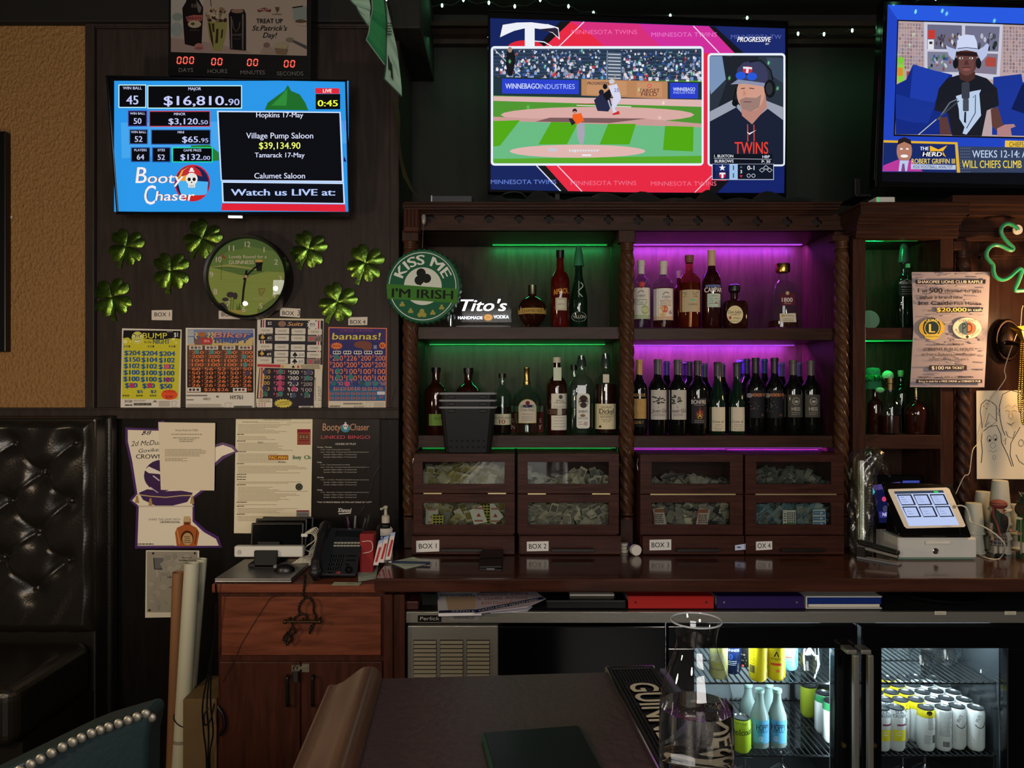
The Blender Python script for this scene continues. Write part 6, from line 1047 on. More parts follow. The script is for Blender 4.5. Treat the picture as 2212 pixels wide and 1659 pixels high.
# stacked baskets on top of the first ticket box
BZ = zpx(980, 2.82); BASK = mat('basket_black', '0e0f11', .5, spec=.3)
def basket(z, lbl):
    X, Y = wpx(1012, 2.90), 2.896; t = thing('plastic_basket', lbl, 'basket', (X, Y, z), 'stacked black baskets'); hx, hy, h = .088, .05, .172; tx, ty = .105, .066; m = MB()
    def ring(f, o): a, b = hx+(tx-hx)*f-o, hy+(ty-hy)*f-o; r = .018; return [(X+sx*(a-r)+r*cos(pi/4*k/1+q), Y+sy*(b-r)+r*sin(pi/4*k+q), z+h*f) for sx, sy, q in ((1, 1, 0), (-1, 1, pi/2), (-1, -1, pi), (1, -1, 3*pi/2)) for k in (0, 1, 2)]
    rr = [ring(0, 0), ring(.02, 0), ring(.5, 0), ring(1, 0), ring(1, .0012), ring(.5, .0012), ring(.03, .0012)]; n = 12; vs = [p for r in rr for p in r]; fs = [(j*n+i, j*n+(i+1) % n, (j+1)*n+(i+1) % n, (j+1)*n+i) for j in range(6) for i in range(n)]+[tuple(range(n)), tuple(6*n+i for i in range(n))]; m.add(vs, fs); part('tub', m, BASK, t)
    m = MB(); m.tube([tuple(Vector(p)+Vector((0, 0, .0))) for p in ring(1, -.0025)], .0042, 6, True); part('rim', m, mat('rim_grey', '8d9094', .4), t)
    m = MB()
    for j in range(2):
        for i in range(7): x = X-.063+i*.021; f = .12+j*.14; y = Y-(hy+(ty-hy)*f); m.cyl((x, y-.0006, z+h*f), (x, y+.001, z+h*f), .0042, 8)
    part('holes', m, mat('hole_black', '040404', .9), t, kind='stuff')
    for s in (-1, 1): part('clip', MB().box((X+s*.06-.014, Y-.0675, z+h*.89), (X+s*.06+.014, Y-.062, z+h*.96)), BASK, t, bevel=.002)
for i, l in enumerate(('lowest of the black baskets stacked on the first ticket box', 'middle black basket nested in the stack of three', 'topmost black basket of the stack by the whiskey bottles')): basket(BZ+.002+i*.0265, l)
# ================================================================ ticket boxes
TG = 'wooden ticket boxes'; PANE2 = thin_glass('box_glass', (.84, .87, .85), .03, 1.45)
def cards(label, x0, x1, y0, y1, z0, hfun, n, cols, seed, flatness=.5, size=(.030, .048)):
    rnd.seed(seed); cv = Cv(Fr((0, 0, 0)), g=1.0); vs = []; fs = []; cs = []
    for i in range(int(n*2.1)):
        x = x0+.02+rnd.random()*(x1-x0-.04); y = y0+.02+rnd.random()*(y1-y0-.05); hz = hfun((x-x0)/(x1-x0)); z = z0+.014+rnd.random()*max(.0, hz-.02); w, h = size
        a = rnd.random()*pi; tl = (rnd.random()-.5)*2*(.35 if rnd.random() < flatness else 1.1); M = Matrix.Translation((x, y, z)) @ Matrix.Rotation((rnd.random()-.5)*.9, 4, 'Z') @ Matrix.Rotation(tl+.5, 4, 'X') @ Matrix.Rotation((rnd.random()-.5)*1.6, 4, 'Y')
        c = rnd.choice(cols); q = []
        for u, v in ((-w/2, -h/2), (w/2, -h/2), (w/2, h/2), (-w/2, h/2)): p = M @ Vector((u, 0, v)); q.append((max(x0+.002, min(x1-.002, p.x)), max(y0+.001, min(y1, p.y)), max(z0+.001, min(z0+hz+.03, p.z))))
        k = len(vs); vs += q; fs.append((k, k+1, k+2, k+3)); cs.append(c)
        if rnd.random() < .6:
            q = []
            for u, v in ((-w*.38, -h*.3), (w*.38, -h*.3), (w*.38, h*.3), (-w*.38, h*.3)): p = M @ Vector((u, -.0008, v)); q.append((max(x0+.002, min(x1-.002, p.x)), max(y0+.001, min(y1, p.y)), max(z0+.001, min(z0+hz+.03, p.z))))
            k = len(vs); vs += q; fs.append((k, k+1, k+2, k+3)); cs.append('8a8048' if 'yellow' in label else rnd.choice(['8a867c', '6a6a68', '9a958a']))
    cv.v = vs; cv.f = fs; cv.smooth = [False]*len(fs); cv.c = [lin(c) for c in cs]
    solo('paper_tickets', cv, PRINT, label, 'tickets', None, kind='stuff')
def ticket_box(x0, x1, yt, ym, yb, wx0, wx1, dx0, dx1, lab, lq, hx, piano, hook, label):
    d = 2.82; b = thing('ticket_box', label, 'box', (wpx((x0+x1)/2, d), d, CT), TG); t = .012; X0, X1 = wpx(x0, d), wpx(x1, d); zt, zm, zb = zpx(yt, d), zpx(ym, d), zpx(yb, d); D = 3.07
    m = MB().box((X0, d+.016, zt-t), (X1, D, zt)).box((X0, d+.016, zb-.002), (X1, D, zb+t-.002)).box((X0, D-t, zb+t-.002), (X1, D, zt-t)).box((X0, d+.016, zb+t-.002), (X0+t, D-t, zt-t)).box((X1-t, d+.016, zb+t-.002), (X1, D-t, zt-t)).box((X0+t, d+.03, zm-t/2), (X1-t, D-t, zm+t/2)).box((X0+.004, d+.016, CT), (X1-.004, D, zb-.002))
    part('body', m, WBX, b, bevel=.0015)
    for a, c in ((yt, ym-.7), (ym+.7, yb)):
        w0, w1 = (998, 1046) if a == yt else (1086, 1134); fr_ = MB(); A, B = P(x0, c, d), P(x1, a, d); u0, u1 = wpx(wx0, d), wpx(wx1, d); v0, v1 = zpx(w1, d), zpx(w0, d)
        fr_.prism([(A.x, A.z), (B.x, A.z), (B.x, B.z), (A.x, B.z)], d, d+.016, [[(u0, v0), (u0, v1), (u1, v1), (u1, v0)]]); dd = part('door', fr_, WBX, b, bevel=.001)
        part('glass_pane', MB().box((u0-.004, d+.008, v0-.004), (u1+.004, d+.010, v1+.004)), PANE2, dd)
    for a, c in ([(x0+22, x1-16)] if piano else [(x0+22, x0+61), (x1-58, x1-19)]): part('hinge', MB().bp(a, ym-1.3, c, ym+1.3, d-.003, d), mat('hinge_brass', 'b8a878', .35, .8), b)
    drw = part('drawer', MB().bp(dx0, 1158, dx1, 1197.6, d-.012, d+.014), WBX, b, bevel=.002)
    m = MB(); z = zpx(1184, d); m.box((wpx(hx, d), d-.040, z-.006), (wpx(hx+92, d), d-.030, z+.006)); [m.cyl((wpx(hx+q, d), d-.034, z), (wpx(hx+q, d), d-.011, z), .004, 8) for q in (18, 74)]; part('handle', m, mat('handle_bronze', '1a1712', .4, .5), drw, bevel=.002)
    fr = flat(d-.0125); cv = Cv(fr, g=1.1); cv.poly(lq, 'd6d4d0'); cx = sum(p[0] for p in lq)/4; cy = sum(p[1] for p in lq)/4; lab and cv.text(lab, cx, cy, 10.5, '1d1d20', w=38 if len(lab) == 5 else 28, bold=.02, rot=-1); fpart('number_label', cv, PRINT, drw, 'white number label')
    hxp = X0-.003 if hook < 0 else X1+.003; m = MB(); m.tube([(hxp, d+.03, zpx(992, d)), (hxp+hook*.004, d+.03, zpx(1004, d)), (hxp, d+.03, zpx(1018, d))], .0018, 6); m.cyl((hxp-.004, d+.03, zpx(1006, d)), (hxp+.006*hook, d+.03, zpx(1006, d)), .0028, 8); part('hook_latch', m, CHROME, b)
    return X0+t, X1-t, zt-t, zm, zb+t
WH = ['b4ad9e', '8f897c', 'c4bca8', 'a29a8c']; YL = ['aca06c', 'b0a996', '9a8f60', 'c0b8a0', 'a29a88']; BK = ['6a6460', '8a8078', '4a4444', '9a928a']; BL = ['7a98a4', '8aa0a8', '5a7a88', '9aa8a8']
q = ticket_box(893, 1112, 980, 1066, 1152, 913, 1090, 888, 1112, 'BOX 1', [(899, 1168), (949, 1166), (949, 1191), (899, 1193)], 953, False, -1, 'wooden ticket box labelled BOX 1 holding many yellow tickets')
cards('loose yellow and white tickets behind the upper window of BOX 1', q[0], q[1], 2.84, 3.05, q[3]+.006, lambda u: .085-.03*abs(u-.55), 170, YL, 1); cards('dense yellow and white tickets filling the lower window of BOX 1', q[0], q[1], 2.85, 3.05, q[4], lambda u: .10, 190, WH+YL, 2, .85)
q1 = q
q = ticket_box(1118, 1337, 980, 1067, 1153, 1140, 1315, 1123, 1342, 'BOX 2', [(1138, 1170), (1185, 1169), (1185, 1190), (1138, 1191)], 1190, False, 1, 'wooden ticket box labelled BOX 2 with a sparse upper window')
cards('few white tickets behind the upper window of BOX 2', q[0], q[1], 2.84, 3.05, q[3]+.006, lambda u: .05+.03*cos(u*9), 60, WH, 3); cards('slanted layers of white tickets in the lower window of BOX 2', q[0], q[1], 2.84, 3.05, q[4], lambda u: .092, 230, WH, 4, .95)
q = ticket_box(1383, 1605, 982, 1068, 1155, 1408, 1577, 1388, 1608, 'BOX 3', [(1403, 1166), (1450, 1165), (1450, 1188), (1403, 1189)], 1457, True, -1, 'wooden ticket box labelled BOX 3 with a nearly empty upper window')
cards('handful of dark tickets behind the upper window of BOX 3', q[0], q[1], 2.84, 3.05, q[3]+.006, lambda u: .045*math.exp(-((u-.45)/.3)**2)+.01, 45, BK, 5); cards('brown and grey tickets in the lower window of BOX 3', q[0], q[1], 2.86, 3.05, q[4], lambda u: .09, 150, BK+WH, 6); q3 = q
q = ticket_box(1610, 1823, 983, 1068, 1155, 1634, 1796, 1611, 1824, 'OX 4', [(1633, 1170), (1668, 1169), (1668, 1187), (1633, 1189)], 1681, True, 1, 'wooden ticket box with torn folded BOX 4 label')
m = MB(); a, b_ = P(1631, 1167, 2.80), P(1635, 1195, 2.80); m.add([(a.x, 2.806, a.z), (a.x+.006, 2.795, a.z), (b_.x, 2.795, b_.z), (b_.x-.006, 2.806, b_.z)], [(0, 1, 2, 3)]); 
cards('grey tickets behind the upper window of BOX 4', q[0], q[1], 2.84, 3.05, q[3]+.006, lambda u: .07 if u < .8 else .02, 100, ['5a5c58', '6a6a66', '4c5250'], 7); cards('blue tinted tickets in the lower window of BOX 4', q[0], q[1], 2.86, 3.05, q[4], lambda u: .085, 160, BL, 8, .9); q4 = q
def tick(quad, label, paint, col, d=2.838, g=1.1):
    sheet('paper_ticket', flat(d), quad, paint, label, 'ticket', 'single tickets propped at the box windows', 0, 0, 1, col=col, g=g, thick=.0008)
def tA(x, y): return lambda c: (c.rect(x-9, y-17, x+9, y-13, 'a06a60'), c.poly([(x, y-5), (x+5, y+3), (x-5, y+3)], 'a03a3a'), c.rect(x-9, y+10, x+9, y+14, 'a06a60'))
def tY(x, y): return lambda c: [c.rect(x-9+i*7, y-11+j*6, x-4+i*7, y-8+j*6, '3a3a20', up=0) for i in range(3) for j in range(4)]
tick([(920, 1100), (947, 1100), (946, 1132), (919, 1132)], 'plain white ticket standing at the hinge end of BOX 1 lower window', tA(933, 1116), 'b4b0a8', 2.846)
tick([(932, 1112), (958, 1113), (957, 1132), (931, 1132)], 'yellow ticket standing upright near the corner of BOX 1', tY(945, 1122), 'a8a050')
tick([(1014, 1102), (1040, 1092), (1053, 1128), (1024, 1133)], 'leaning white ticket with red triangle in BOX 1', tA(1034, 1113), 'd0ccc4')
tick([(1035, 1092), (1056, 1088), (1060, 1110), (1044, 1112)], 'yellow ticket behind the leaning white one in BOX 1', tY(1048, 1100), 'a8a050', 2.843)
tick([(1058, 1088), (1067, 1088), (1088, 1116), (1070, 1132), (1060, 1130)], 'white ticket leaning at the far end of BOX 1 lower window', tA(1070, 1114), 'c4c0b8', 2.842)
tick([(1048, 1110), (1060, 1109), (1060, 1132), (1046, 1132)], 'dark yellow ticket between two white ones in BOX 1', tY(1054, 1120), '8a8a3a', 2.844)
def tS(x, y): return lambda c: (c.rect(x-11, y-17, x+11, y-9, '8a5a3c'), c.lines(x-10, x+10, (y-5, y-1, y+3, y+7, y+11), 2, '3a3636', jit=.1), c.rect(x-11, y-17, x-9, y+17, 'a86a6a'))
tick([(1410, 1099), (1433, 1096), (1440, 1133), (1416, 1135)], 'printed ticket standing alone in the corner of BOX 3', tS(1424, 1116), 'b8a8a0'); tick([(1510, 1097), (1534, 1101), (1528, 1136), (1503, 1134)], 'printed ticket leaning in the middle of BOX 3', tS(1519, 1117), 'b8a8a0')
def t4(c):
    for i in range(4):
        for j in range(6): c.ell(1702+i*4.6, 1108+j*4.2, 1.6, 1.6, '2a2a2c', n=8, up=0)
    c.rect(1692, 1130, 1717, 1134, '5a7a50'); c.lines(1693, 1699, (1109, 1114, 1119, 1124), 2, '4a4a48', jit=.1)
tick([(1691, 1102), (1719, 1102), (1718, 1136), (1691, 1136)], 'white dotted ticket standing in BOX 4', t4, 'c8c8c0')
def t5(c):
    for y in (1108, 1120, 1132): c.rect(1757, y-4, 1782, y+4, '3a6a94'); c.poly([(1772, y-3), (1780, y), (1772, y+3)], 'c8d4dc'); c.text('OPEN', 1765, y, 3.5, 'c8d4dc')
tick([(1756, 1101), (1783, 1100), (1784, 1136), (1756, 1136)], 'blue arrow ticket standing in BOX 4', t5, 'b8c4c8')
fr = flat(2.795); sheet('blue_tag', fr, [(1588, 1178), (1611, 1175), (1611, 1187), (1588, 1189)], lambda c: (c.rect(1592, 1181, 1600, 1183.5, '26262a'), c.poly([(1608, 1175), (1611, 1174), (1611, 1187), (1608, 1188)], '8a8e98')), 'small pale blue tag sticking out between BOX 3 and BOX 4', 'tag', None, col='b4c0e8', thick=.004)
# ================================================================ things on the counter
def lie(x, y, z, rot=0): return Fr((x, y, z), (cos(rot), sin(rot), 0), (-sin(rot), cos(rot), 0))
def onz(px, py, z): d = (H-z)*F/(py-CY); return Vector((wpx(px, d), d, z))
def laid(name, quad, z, paint, label, cat, col, g=1.1, thick=.0006, x0=0, y0=0, k=1):
    return sheet(name, lie(0, 2.7, z), quad, paint, label, cat, None, x0, y0, k, col, thick, g)
laid('paper_note', [(840, 1214), (893, 1203), (931, 1216), (876, 1229)], CT+.002, lambda c: c.lines(868, 905, (1209, 1220), 1.2, '8a9a8a'), 'pale green note lying on the counter under a blue pen', 'paper', 'c4d4c0')
m = MB(); a, b = onz(846, 1214, CT+.008), onz(929, 1216, CT+.008); m.cyl(a, b, .0042, 12); pn = thing('ballpoint_pen', 'dark blue pen lying across the pale note', 'pen', tuple(a)); part('barrel', m, mat('pen_blue', '1c2a4a', .3), pn); part('tip', MB().cyl(a, a+(a-b).normalized()*.012, .003, 10, .001), WHITEP, pn)
def slab(name, tl, tr, br, bl, z, h, m_, label, cat, bev=.004):
    c = [onz(*p, z+h) for p in (tl, tr, br, bl)]; o = (c[0]+c[2])/2; r = ((c[1]-c[0])+(c[2]-c[3])).normalized(); u = Vector((-r.y, r.x, 0)); fr = Fr((o.x, o.y, z+h), r, u); w = ((c[1]-c[0]).length+(c[2]-c[3]).length)/4; l = abs(((c[0]+c[1])/2-(c[2]+c[3])/2).dot(u))/2
    t = thing(name, label, cat, M=fr.M); part('body', MB().box((-w, 0, -l), (w, h, l)), m_, t, local=True, bevel=bev); return t, fr, w, l
fr = corners((1030, 1188), (1078, 1187), (1043, 1225), 2.785, 2.785, 2.60); w, l = .0425, .096; t = thing('mobile_phone', 'black phone face up on the counter propped against BOX 1 drawer', 'phone', M=fr.M); part('body', MB().box((-w, 0, -l), (w, .010, l)), BLACKG, t, local=True, bevel=.003)
part('screen', MB().box((-w*.9, -.0006, -l*.93), (w*.9, .0005, l*.95)), mat('phone_screen', '15181a', .04, spec=.8), t, local=True); part('port', MB().box((-.014, .004, -l-.0005), (.014, .008, -l+.002)), GREYP, t, local=True)
m = MB(); p = onz(1348, 1193, CT)
for i in range(3): m.lathe([(.015, i*.0125), (.0168, i*.0125+.002), (.0168, i*.0125+.010), (.015, i*.0125+.0115)], (p.x, p.y, CT), 20)
solo('round_tins', m, mat('ivory_plastic', 'b8b4a0', .4), 'short stack of ivory round tubs between BOX 2 and BOX 3', 'tub')
t = thing('purple_tube', 'purple tube with round white cap lying between the boxes', 'tube', tuple(onz(1373, 1200, CT))); q = onz(1373, 1200, CT)+Vector((0, 0, .0006))+Vector((0, .0, .0205)); e = q+Vector((-.022, .075, 0)); part('tube_body', MB().cyl(q+(e-q)*.1, e, .0155, 20), mat('purple_shine', '3a2060', .25), t); part('white_cap', MB().lathe([(.018, -.012), (.0205, -.009), (.0205, .009), (.018, .012)], n=24, M=Matrix.Translation(q) @ (e-q).to_track_quat('Z', 'Y').to_matrix().to_4x4()), WHITEP, t)
# clear cups nested in a bag
CUPM = thin_glass('clear_cup', (.96, .97, .95), .2, 1.45, .06); pc = onz(1861, 1195, CT); cup0 = None
for i in range(24):
    M = Matrix.Translation((pc.x, pc.y, CT+.0115*i))
    if cup0 is None:
        cup0 = thing('plastic_cup', 'clear plastic cup nested upside down in the bagged stack', 'cup', group='clear cups in the plastic bag', M=M); m = MB(); m.lathe([(.040, 0), (.041, .002), (.0395, .004), (.030, .092), (.028, .094), (1e-6, .094)], tuple(M.translation), 24, cap=False); part('cup_body', m, CUPM, cup0)
    else: dup(cup0, M)
m = MB(); rnd.seed(11); ph = [rnd.random()*6 for _ in range(12)]
def bag(u, v):
    a = 2*pi*u; r = .056*(1-.75*max(0, v-.92)/.08)*(1+.10*sin(3*a+ph[0]+6*v)+.07*sin(7*a+ph[1]-14*v)+.05*sin(11*a+ph[2]+25*v)); lean = max(0, v-.75)*.12
    return (pc.x+r*cos(a)+lean, pc.y+r*sin(a), CT+.009+.40*v+.006*sin(5*a+ph[3]))
m.grid(bag, 60, 40)
def bag2(u, v):
    a = 2*pi*u; r = .03*sin(pi*min(1, v+.05))*(1+.25*sin(3*a+8*v)+.15*sin(7*a)); return (pc.x+.03+.075*v, pc.y-.02+r*cos(a), CT+.375-.03*v-.06*v*v+r*.7*sin(a))
m.grid(bag2, 40, 20); solo('plastic_bag', m, thin_glass('bag_film', (.97, .98, .97), .16, 1.4, .05), 'crinkled clear plastic bag around the tall cup stack', 'bag')
# cash drawer, tablet stand, rear display, stapler
t = thing('cash_drawer', 'white cash drawer under the sales tablet', 'cash drawer', tuple(onz(2025, 1209, CT))); XA, XB, YA, ZD = wpx(1941, 2.74), wpx(2110, 2.74), 2.74, zpx(1162, 2.74)
part('body', MB().box((XA, YA+.004, CT+.006), (XB, 2.91, ZD)), WHITEP, t, bevel=.003); part('front', MB().box((XA+.002, YA, CT+.008), (XB-.002, YA+.006, ZD-.004)), WHITEP, t, bevel=.002); part('handle', MB().bp(2000, 1170, 2053, 1177, YA-.012, YA), mat('handle_white', 'e4e2da', .3), t, bevel=.003); part('base_foot', MB().box((XA+.004, YA+.01, CT+.0004), (XB-.004, 2.90, CT+.007)), mat('foot_green', '7a9a88', .4), t)
m = MB(); q = P(2020, 1190, YA); m.lathe([(.011, 0), (.011, .004), (.008, .006), (.008, .004), (.004, .004), (1e-6, .004)], n=24, M=Matrix.Translation(q) @ Matrix.Rotation(pi/2, 4, 'X')); part('lock', m, CHROME, t)
fr = corners((1904, 1043), (2058, 1047), (1945, 1161), 2.85, 2.85, 2.72); t = thing('sales_tablet', 'white sales tablet in black angled stand on the cash drawer', 'tablet', M=fr.M); G4 = (1800, 840, 3.318)
u0, v0, u1, v1 = -.136, -.100, .136, .118; part('stand_case', MB().box((u0, .004, v0), (u1, .016, v1)), BLACKG, t, local=True, bevel=.008)
m = MB(); lo = fr.at(0, v0+.01, .016); hi = fr.at(0, v1*.8, .016); m.add([(x, y, z) for x in (XA+.02, XB-.02) for y, z in ((lo.y, max(lo.z, ZD+.001)), (hi.y, hi.z), (hi.y+.02, ZD+.001), (lo.y, ZD+.0005))], [(0, 1, 2, 3), (7, 6, 5, 4), (0, 4, 5, 1), (1, 5, 6, 2), (2, 6, 7, 3), (3, 7, 4, 0)]); part('stand_wedge', m, BLACK, t)
cv = Cv(fr, *G4, y=.003, g=1.1); cv.poly([(398, 716), (815, 704), (835, 715), (952, 978), (940, 988), (530, 998), (512, 985), (395, 728)], 'd8d6ce', up=0); a_ = cv; part('tablet_bezel', cv, GLOSSP, t, local=True)
cv = Cv(fr, *G4, y=.0025); cv.poly([(437, 732), (788, 724), (905, 974), (545, 981)], 'b8c8f0'); cv.poly([(437, 732), (788, 724), (797, 742), (445, 752)], '3a4250'); cv.poly([(720, 730), (752, 729), (758, 742), (726, 744)], '3ac05a')
for j in range(2):
    for i in range(3):
        x, y = 455+i*118+j*39, 756+j*86-i*1; cv.poly([(x, y), (x+105, y-2), (x+140, y+74), (x+38, y+77)], '16181e'); cv.poly([(x+10, y+8), (x+98, y+6), (x+126, y+68), (x+38, y+70)], 'b4c4ee')
        for l_ in range(3): cv.line([(x+28+l_*8, y+20+l_*16), (x+55+l_*14, y+19+l_*16)], 3.5, '5a6488', up=0)
part('screen', cv, SCREEN, t, local=True)
m = MB(); q = Cv(fr, *G4).pt(870, 843); m.lathe([(.006, 0), (.006, .001)], n=16, M=Matrix.Translation((q[0], .0015, q[2])) @ Matrix.Rotation(pi/2, 4, 'X')); part('home_button', m, GREYP, t, local=True)
fr = Fr(P(1930, 1075, 2.99), (1, -.03, 0), (0, .25, 1)); t = thing('rear_display', 'dark customer display behind the tablet stand showing NEW', 'display', M=fr.M); part('casing', MB().box((-.09, .003, -.10), (.13, .018, .092)), BLACKG, t, local=True, bevel=.004)
cv = Cv(fr, *G4, y=.001); cv.poly([(280, 690), (620, 655), (620, 960), (330, 960)], '10143c'); cv.poly([(285, 690), (480, 665), (480, 700), (285, 730)], '4a3a78'); cv.poly([(498, 658), (618, 657), (618, 672), (498, 674)], '3a4aa0'); cv.poly([(280, 700), (300, 740), (285, 760)], '40c0d0'); cv.ell(365, 790, 16, 18, 'd03a68'); cv.ell(375, 860, 20, 24, '3a3a58'); cv.poly([(328, 880), (620, 878), (620, 922), (332, 924)], '34307a'); cv.text('NEW', 385, 900, 24, 'd8d4f0', w=62, bold=.04); part('screen', cv, SCREEN, t, local=True)
m = MB(); m.box((-.02, .018, -.10), (.06, .09, -.085)); m.box((0, .015, -.09), (.04, .03, -.02)); part('stand', m, BLACK, t, local=True)
q = onz(1945, 1221, CT); t = thing('stapler', 'black and silver stapler on the counter beside the cash drawer', 'stapler', tuple(q)); e = q+Vector((-.10, .115, 0)); dv = (e-q).normalized(); M = Matrix.Translation(q) @ Matrix((dv, Vector((-dv.y, dv.x, 0)), Vector((0, 0, 1)))).transposed().to_4x4()
part('base', MB().add([tuple(M @ Vector(v)) for v in MB().box((0, -.014, 0), (.15, .014, .008)).v], MB().box((0, 0, 0), (1, 1, 1)).f), GREYP, t, bevel=.002); part('magazine', MB().add([tuple(M @ Vector((a, b, c+.10*a))) for a, b, c in MB().box((.008, -.009, .024), (.15, .009, .034)).v], MB().box((0, 0, 0), (1, 1, 1)).f), SILVER, t, bevel=.001)
part('top_arm', MB().add([tuple(M @ Vector((a, b, c+.13*a))) for a, b, c in MB().box((.004, -.012, .034), (.15, .012, .050)).v], MB().box((0, 0, 0), (1, 1, 1)).f), BLACK, t, bevel=.005); part('post', MB().add([tuple(M @ Vector(v)) for v in MB().box((.12, -.012, .006), (.15, .012, .045)).v], MB().box((0, 0, 0), (1, 1, 1)).f), BLACK, t)
# foam cups
FOAM = mat('foam_cup', 'c4c6b8', .5, trans=.15); fc0 = None
for x, yt, yb, n, lb in ((2124, 1062, 2.936, 3, 'translucent cup in the short stack behind the first stack'), (2103, 1087, 2.85, 2, 'translucent cup in the stack closest to the cash drawer'), (2160, 1038, 2.85, 4, 'translucent cup in the tallest stack behind the kilted figurine'), (2196, 1090, 2.93, 2, 'translucent cup in the stack between the two figurines')):
    q = Vector((wpx(x, yb), yb, CT+.0005)); hh = (zpx(yt, q.y)-CT); ch = .115; st = (hh-ch)/max(1, n-1)
    for i in range(n):
        M = Matrix.Translation((q.x, q.y, CT+.0005+st*i))
        if fc0 is None: fc0 = thing('foam_cup', lb, 'cup', group=None, M=M); m = MB(); m.lathe([(.039, 0), (.0405, .003), (.039, .008), (.036, .010), (.0275, .112), (.026, .115), (1e-6, .115)], tuple(M.translation), 28, cap=False); part('cup_body', m, FOAM, fc0); fc0['group'] = lb.replace('translucent cup in', 'cups in')
        else: dup(fc0, M, lb, lb.replace('translucent cup in', 'cups in'))
# figurines
q = onz(2156, 1202, CT); X, Y = q.x, q.y; s = .0017; t = thing('kilted_figurine', 'bearded toy figurine with red plaid beret and grey kilt', 'figurine', tuple(q)); SK = mat('doll_skin', 'b08468', .5); GR = mat('doll_green', '1e2f1c', .7); BE = mat('doll_beard', '1c1412', .8, bump=(80, .6))
Zf = lambda y: CT+(1191-y)*s
m = MB(); m.lathe([(.022, 0), (.027, .02), (.026, .06), (.020, .085), (.008, .10)], (X, Y, Zf(1140)), 20, sy=.8); part('torso', m, GR, t)
m = MB(); m.ball((X+.004, Y, Zf(1092)), .020, 12, (1, .9, 1.1)); m.ball((X+.022, Y-.006, Zf(1093)), .006, 8); part('head', m, SK, t)
m = MB(); m.ball((X+.020, Y-.013, Zf(1088)), .0026, 8); m.ball((X+.010, Y-.018, Zf(1088)), .0026, 8); part('eyes', m, mat('doll_eye', '2a2018', .3), t)
m = MB(); m.lathe([(1e-6, -.058), (.014, -.055), (.021, -.03), (.021, -.008), (.016, .004), (.006, .008)], (X+.010, Y-.006, Zf(1102)), 18); part('beard', m, BE, t)
PL = mat('red_plaid', '7a3430', .7, bump=(60, .3)); m = MB(); m.ball((X+.002, Y, Zf(1076)), .029, 14, (1, 1, .62)); b = part('beret', m, PL, t); m = MB(); m.tube([(X-.022, Y-.006, Zf(1082)), (X-.024, Y-.010, Zf(1100)), (X-.018, Y-.024, Zf(1120)), (X-.012, Y-.028, Zf(1140))], .004, 8); part('braid', m, PL, b)
m = MB(); [m.tube([(X+.002+.0298*cos(a)*cos(e), Y-.0298*sin(a)*cos(e), Zf(1076)+.0185*sin(e)) for a in [k*pi/12 for k in range(13)]], .0006, 4) for e in (.1, .5, .95)]; part('plaid_lines', m, mat('plaid_tan', 'b09a78', .7), b)
m = MB(); m.lathe([(.031, 0), (.030, .012), (.027, .035), (.024, .048)], (X, Y, Zf(1165)), 24); kl = part('kilt', m, mat('kilt_grey', '3a3838', .7), t); m = MB()
for z in (.004, .018, .032): m.lathe([(.0312-.0001*z/.001*.12, z), (.0314-.0001*z/.001*.12, z+.0012)], (X, Y, Zf(1165)), 24, cap=False)
for k in range(14): a = 2*pi*k/14; m.tube([(X+.0314*cos(a), Y+.0314*sin(a), Zf(1165)), (X+.0246*cos(a), Y+.0246*sin(a), Zf(1165)+.047)], .0006, 4)
part('kilt_lines', m, mat('kilt_white', 'b4b0a8', .7), kl)
for sx in (-1, 1):
    m = MB(); m.cyl((X+sx*.010, Y, CT+.006), (X+sx*.010, Y, Zf(1163)), .007, 12); lg = part('leg', m, mat('sock_white', 'b0a898', .7), t); part('shoe', MB().ball((X+sx*.010+.004, Y-.006, CT+.007), .010, 8, (1.1, 1.3, .7)), mat('shoe_navy', '1a2028', .4), lg)
for sx in (-1, 1):
    m = MB(); pts = [(X+sx*.022, Y, Zf(1118)), (X+sx*.032, Y-.004, Zf(1135)), (X+sx*(.030 if sx < 0 else .038), Y-.014, Zf(1150 if sx < 0 else 1132))]; m.tube(pts, [.008, .007, .005], 10); ar = part('arm', m, mat('tattoo_arm', '8a7a68', .6, var=(120, .6)), t); part('hand', MB().ball(pts[2], .0065, 8), SK, ar)
q = onz(2212, 1204, CT); X, Y = q.x+.012, q.y; t = thing('green_figurine', 'wooden toy soldier figurine in green coat at the picture edge', 'figurine', tuple(q)); Zf = lambda y: CT+(1200-y)*.00175
part('base', MB().lathe([(.036, 0), (.036, .016), (.03, .018)], (X, Y, CT), 24), mat('base_green', '1f3a24', .5), t)
for sx in (-1, 1): part('leg', MB().cyl((X+sx*.012, Y, CT+.016), (X+sx*.012, Y, Zf(1160)), .010, 12), mat('trouser_white', 'b8b0a0', .6), t)
cg = mat('coat_green', '1e5a2a', .6); part('coat', MB().lathe([(.032, 0), (.030, .03), (.026, .07), (.014, .085)], (X, Y, Zf(1166)), 20, sy=.8), cg, t); part('collar', MB().lathe([(.02, 0), (.034, .004), (.020, .014)], (X, Y, Zf(1116)), 10), cg, t)
part('head', MB().ball((X, Y, Zf(1098)), .021), SK, t); part('nose', MB().ball((X-.004, Y-.022, Zf(1097)), .006, 8), mat('nose_pink', 'b8786a', .4), t); part('hair', MB().ball((X-.012, Y+.004, Zf(1098)), .027, 12, (1.1, .8, 1.1)), mat('doll_hair', '3a2c18', .9, bump=(90, .8)), t)
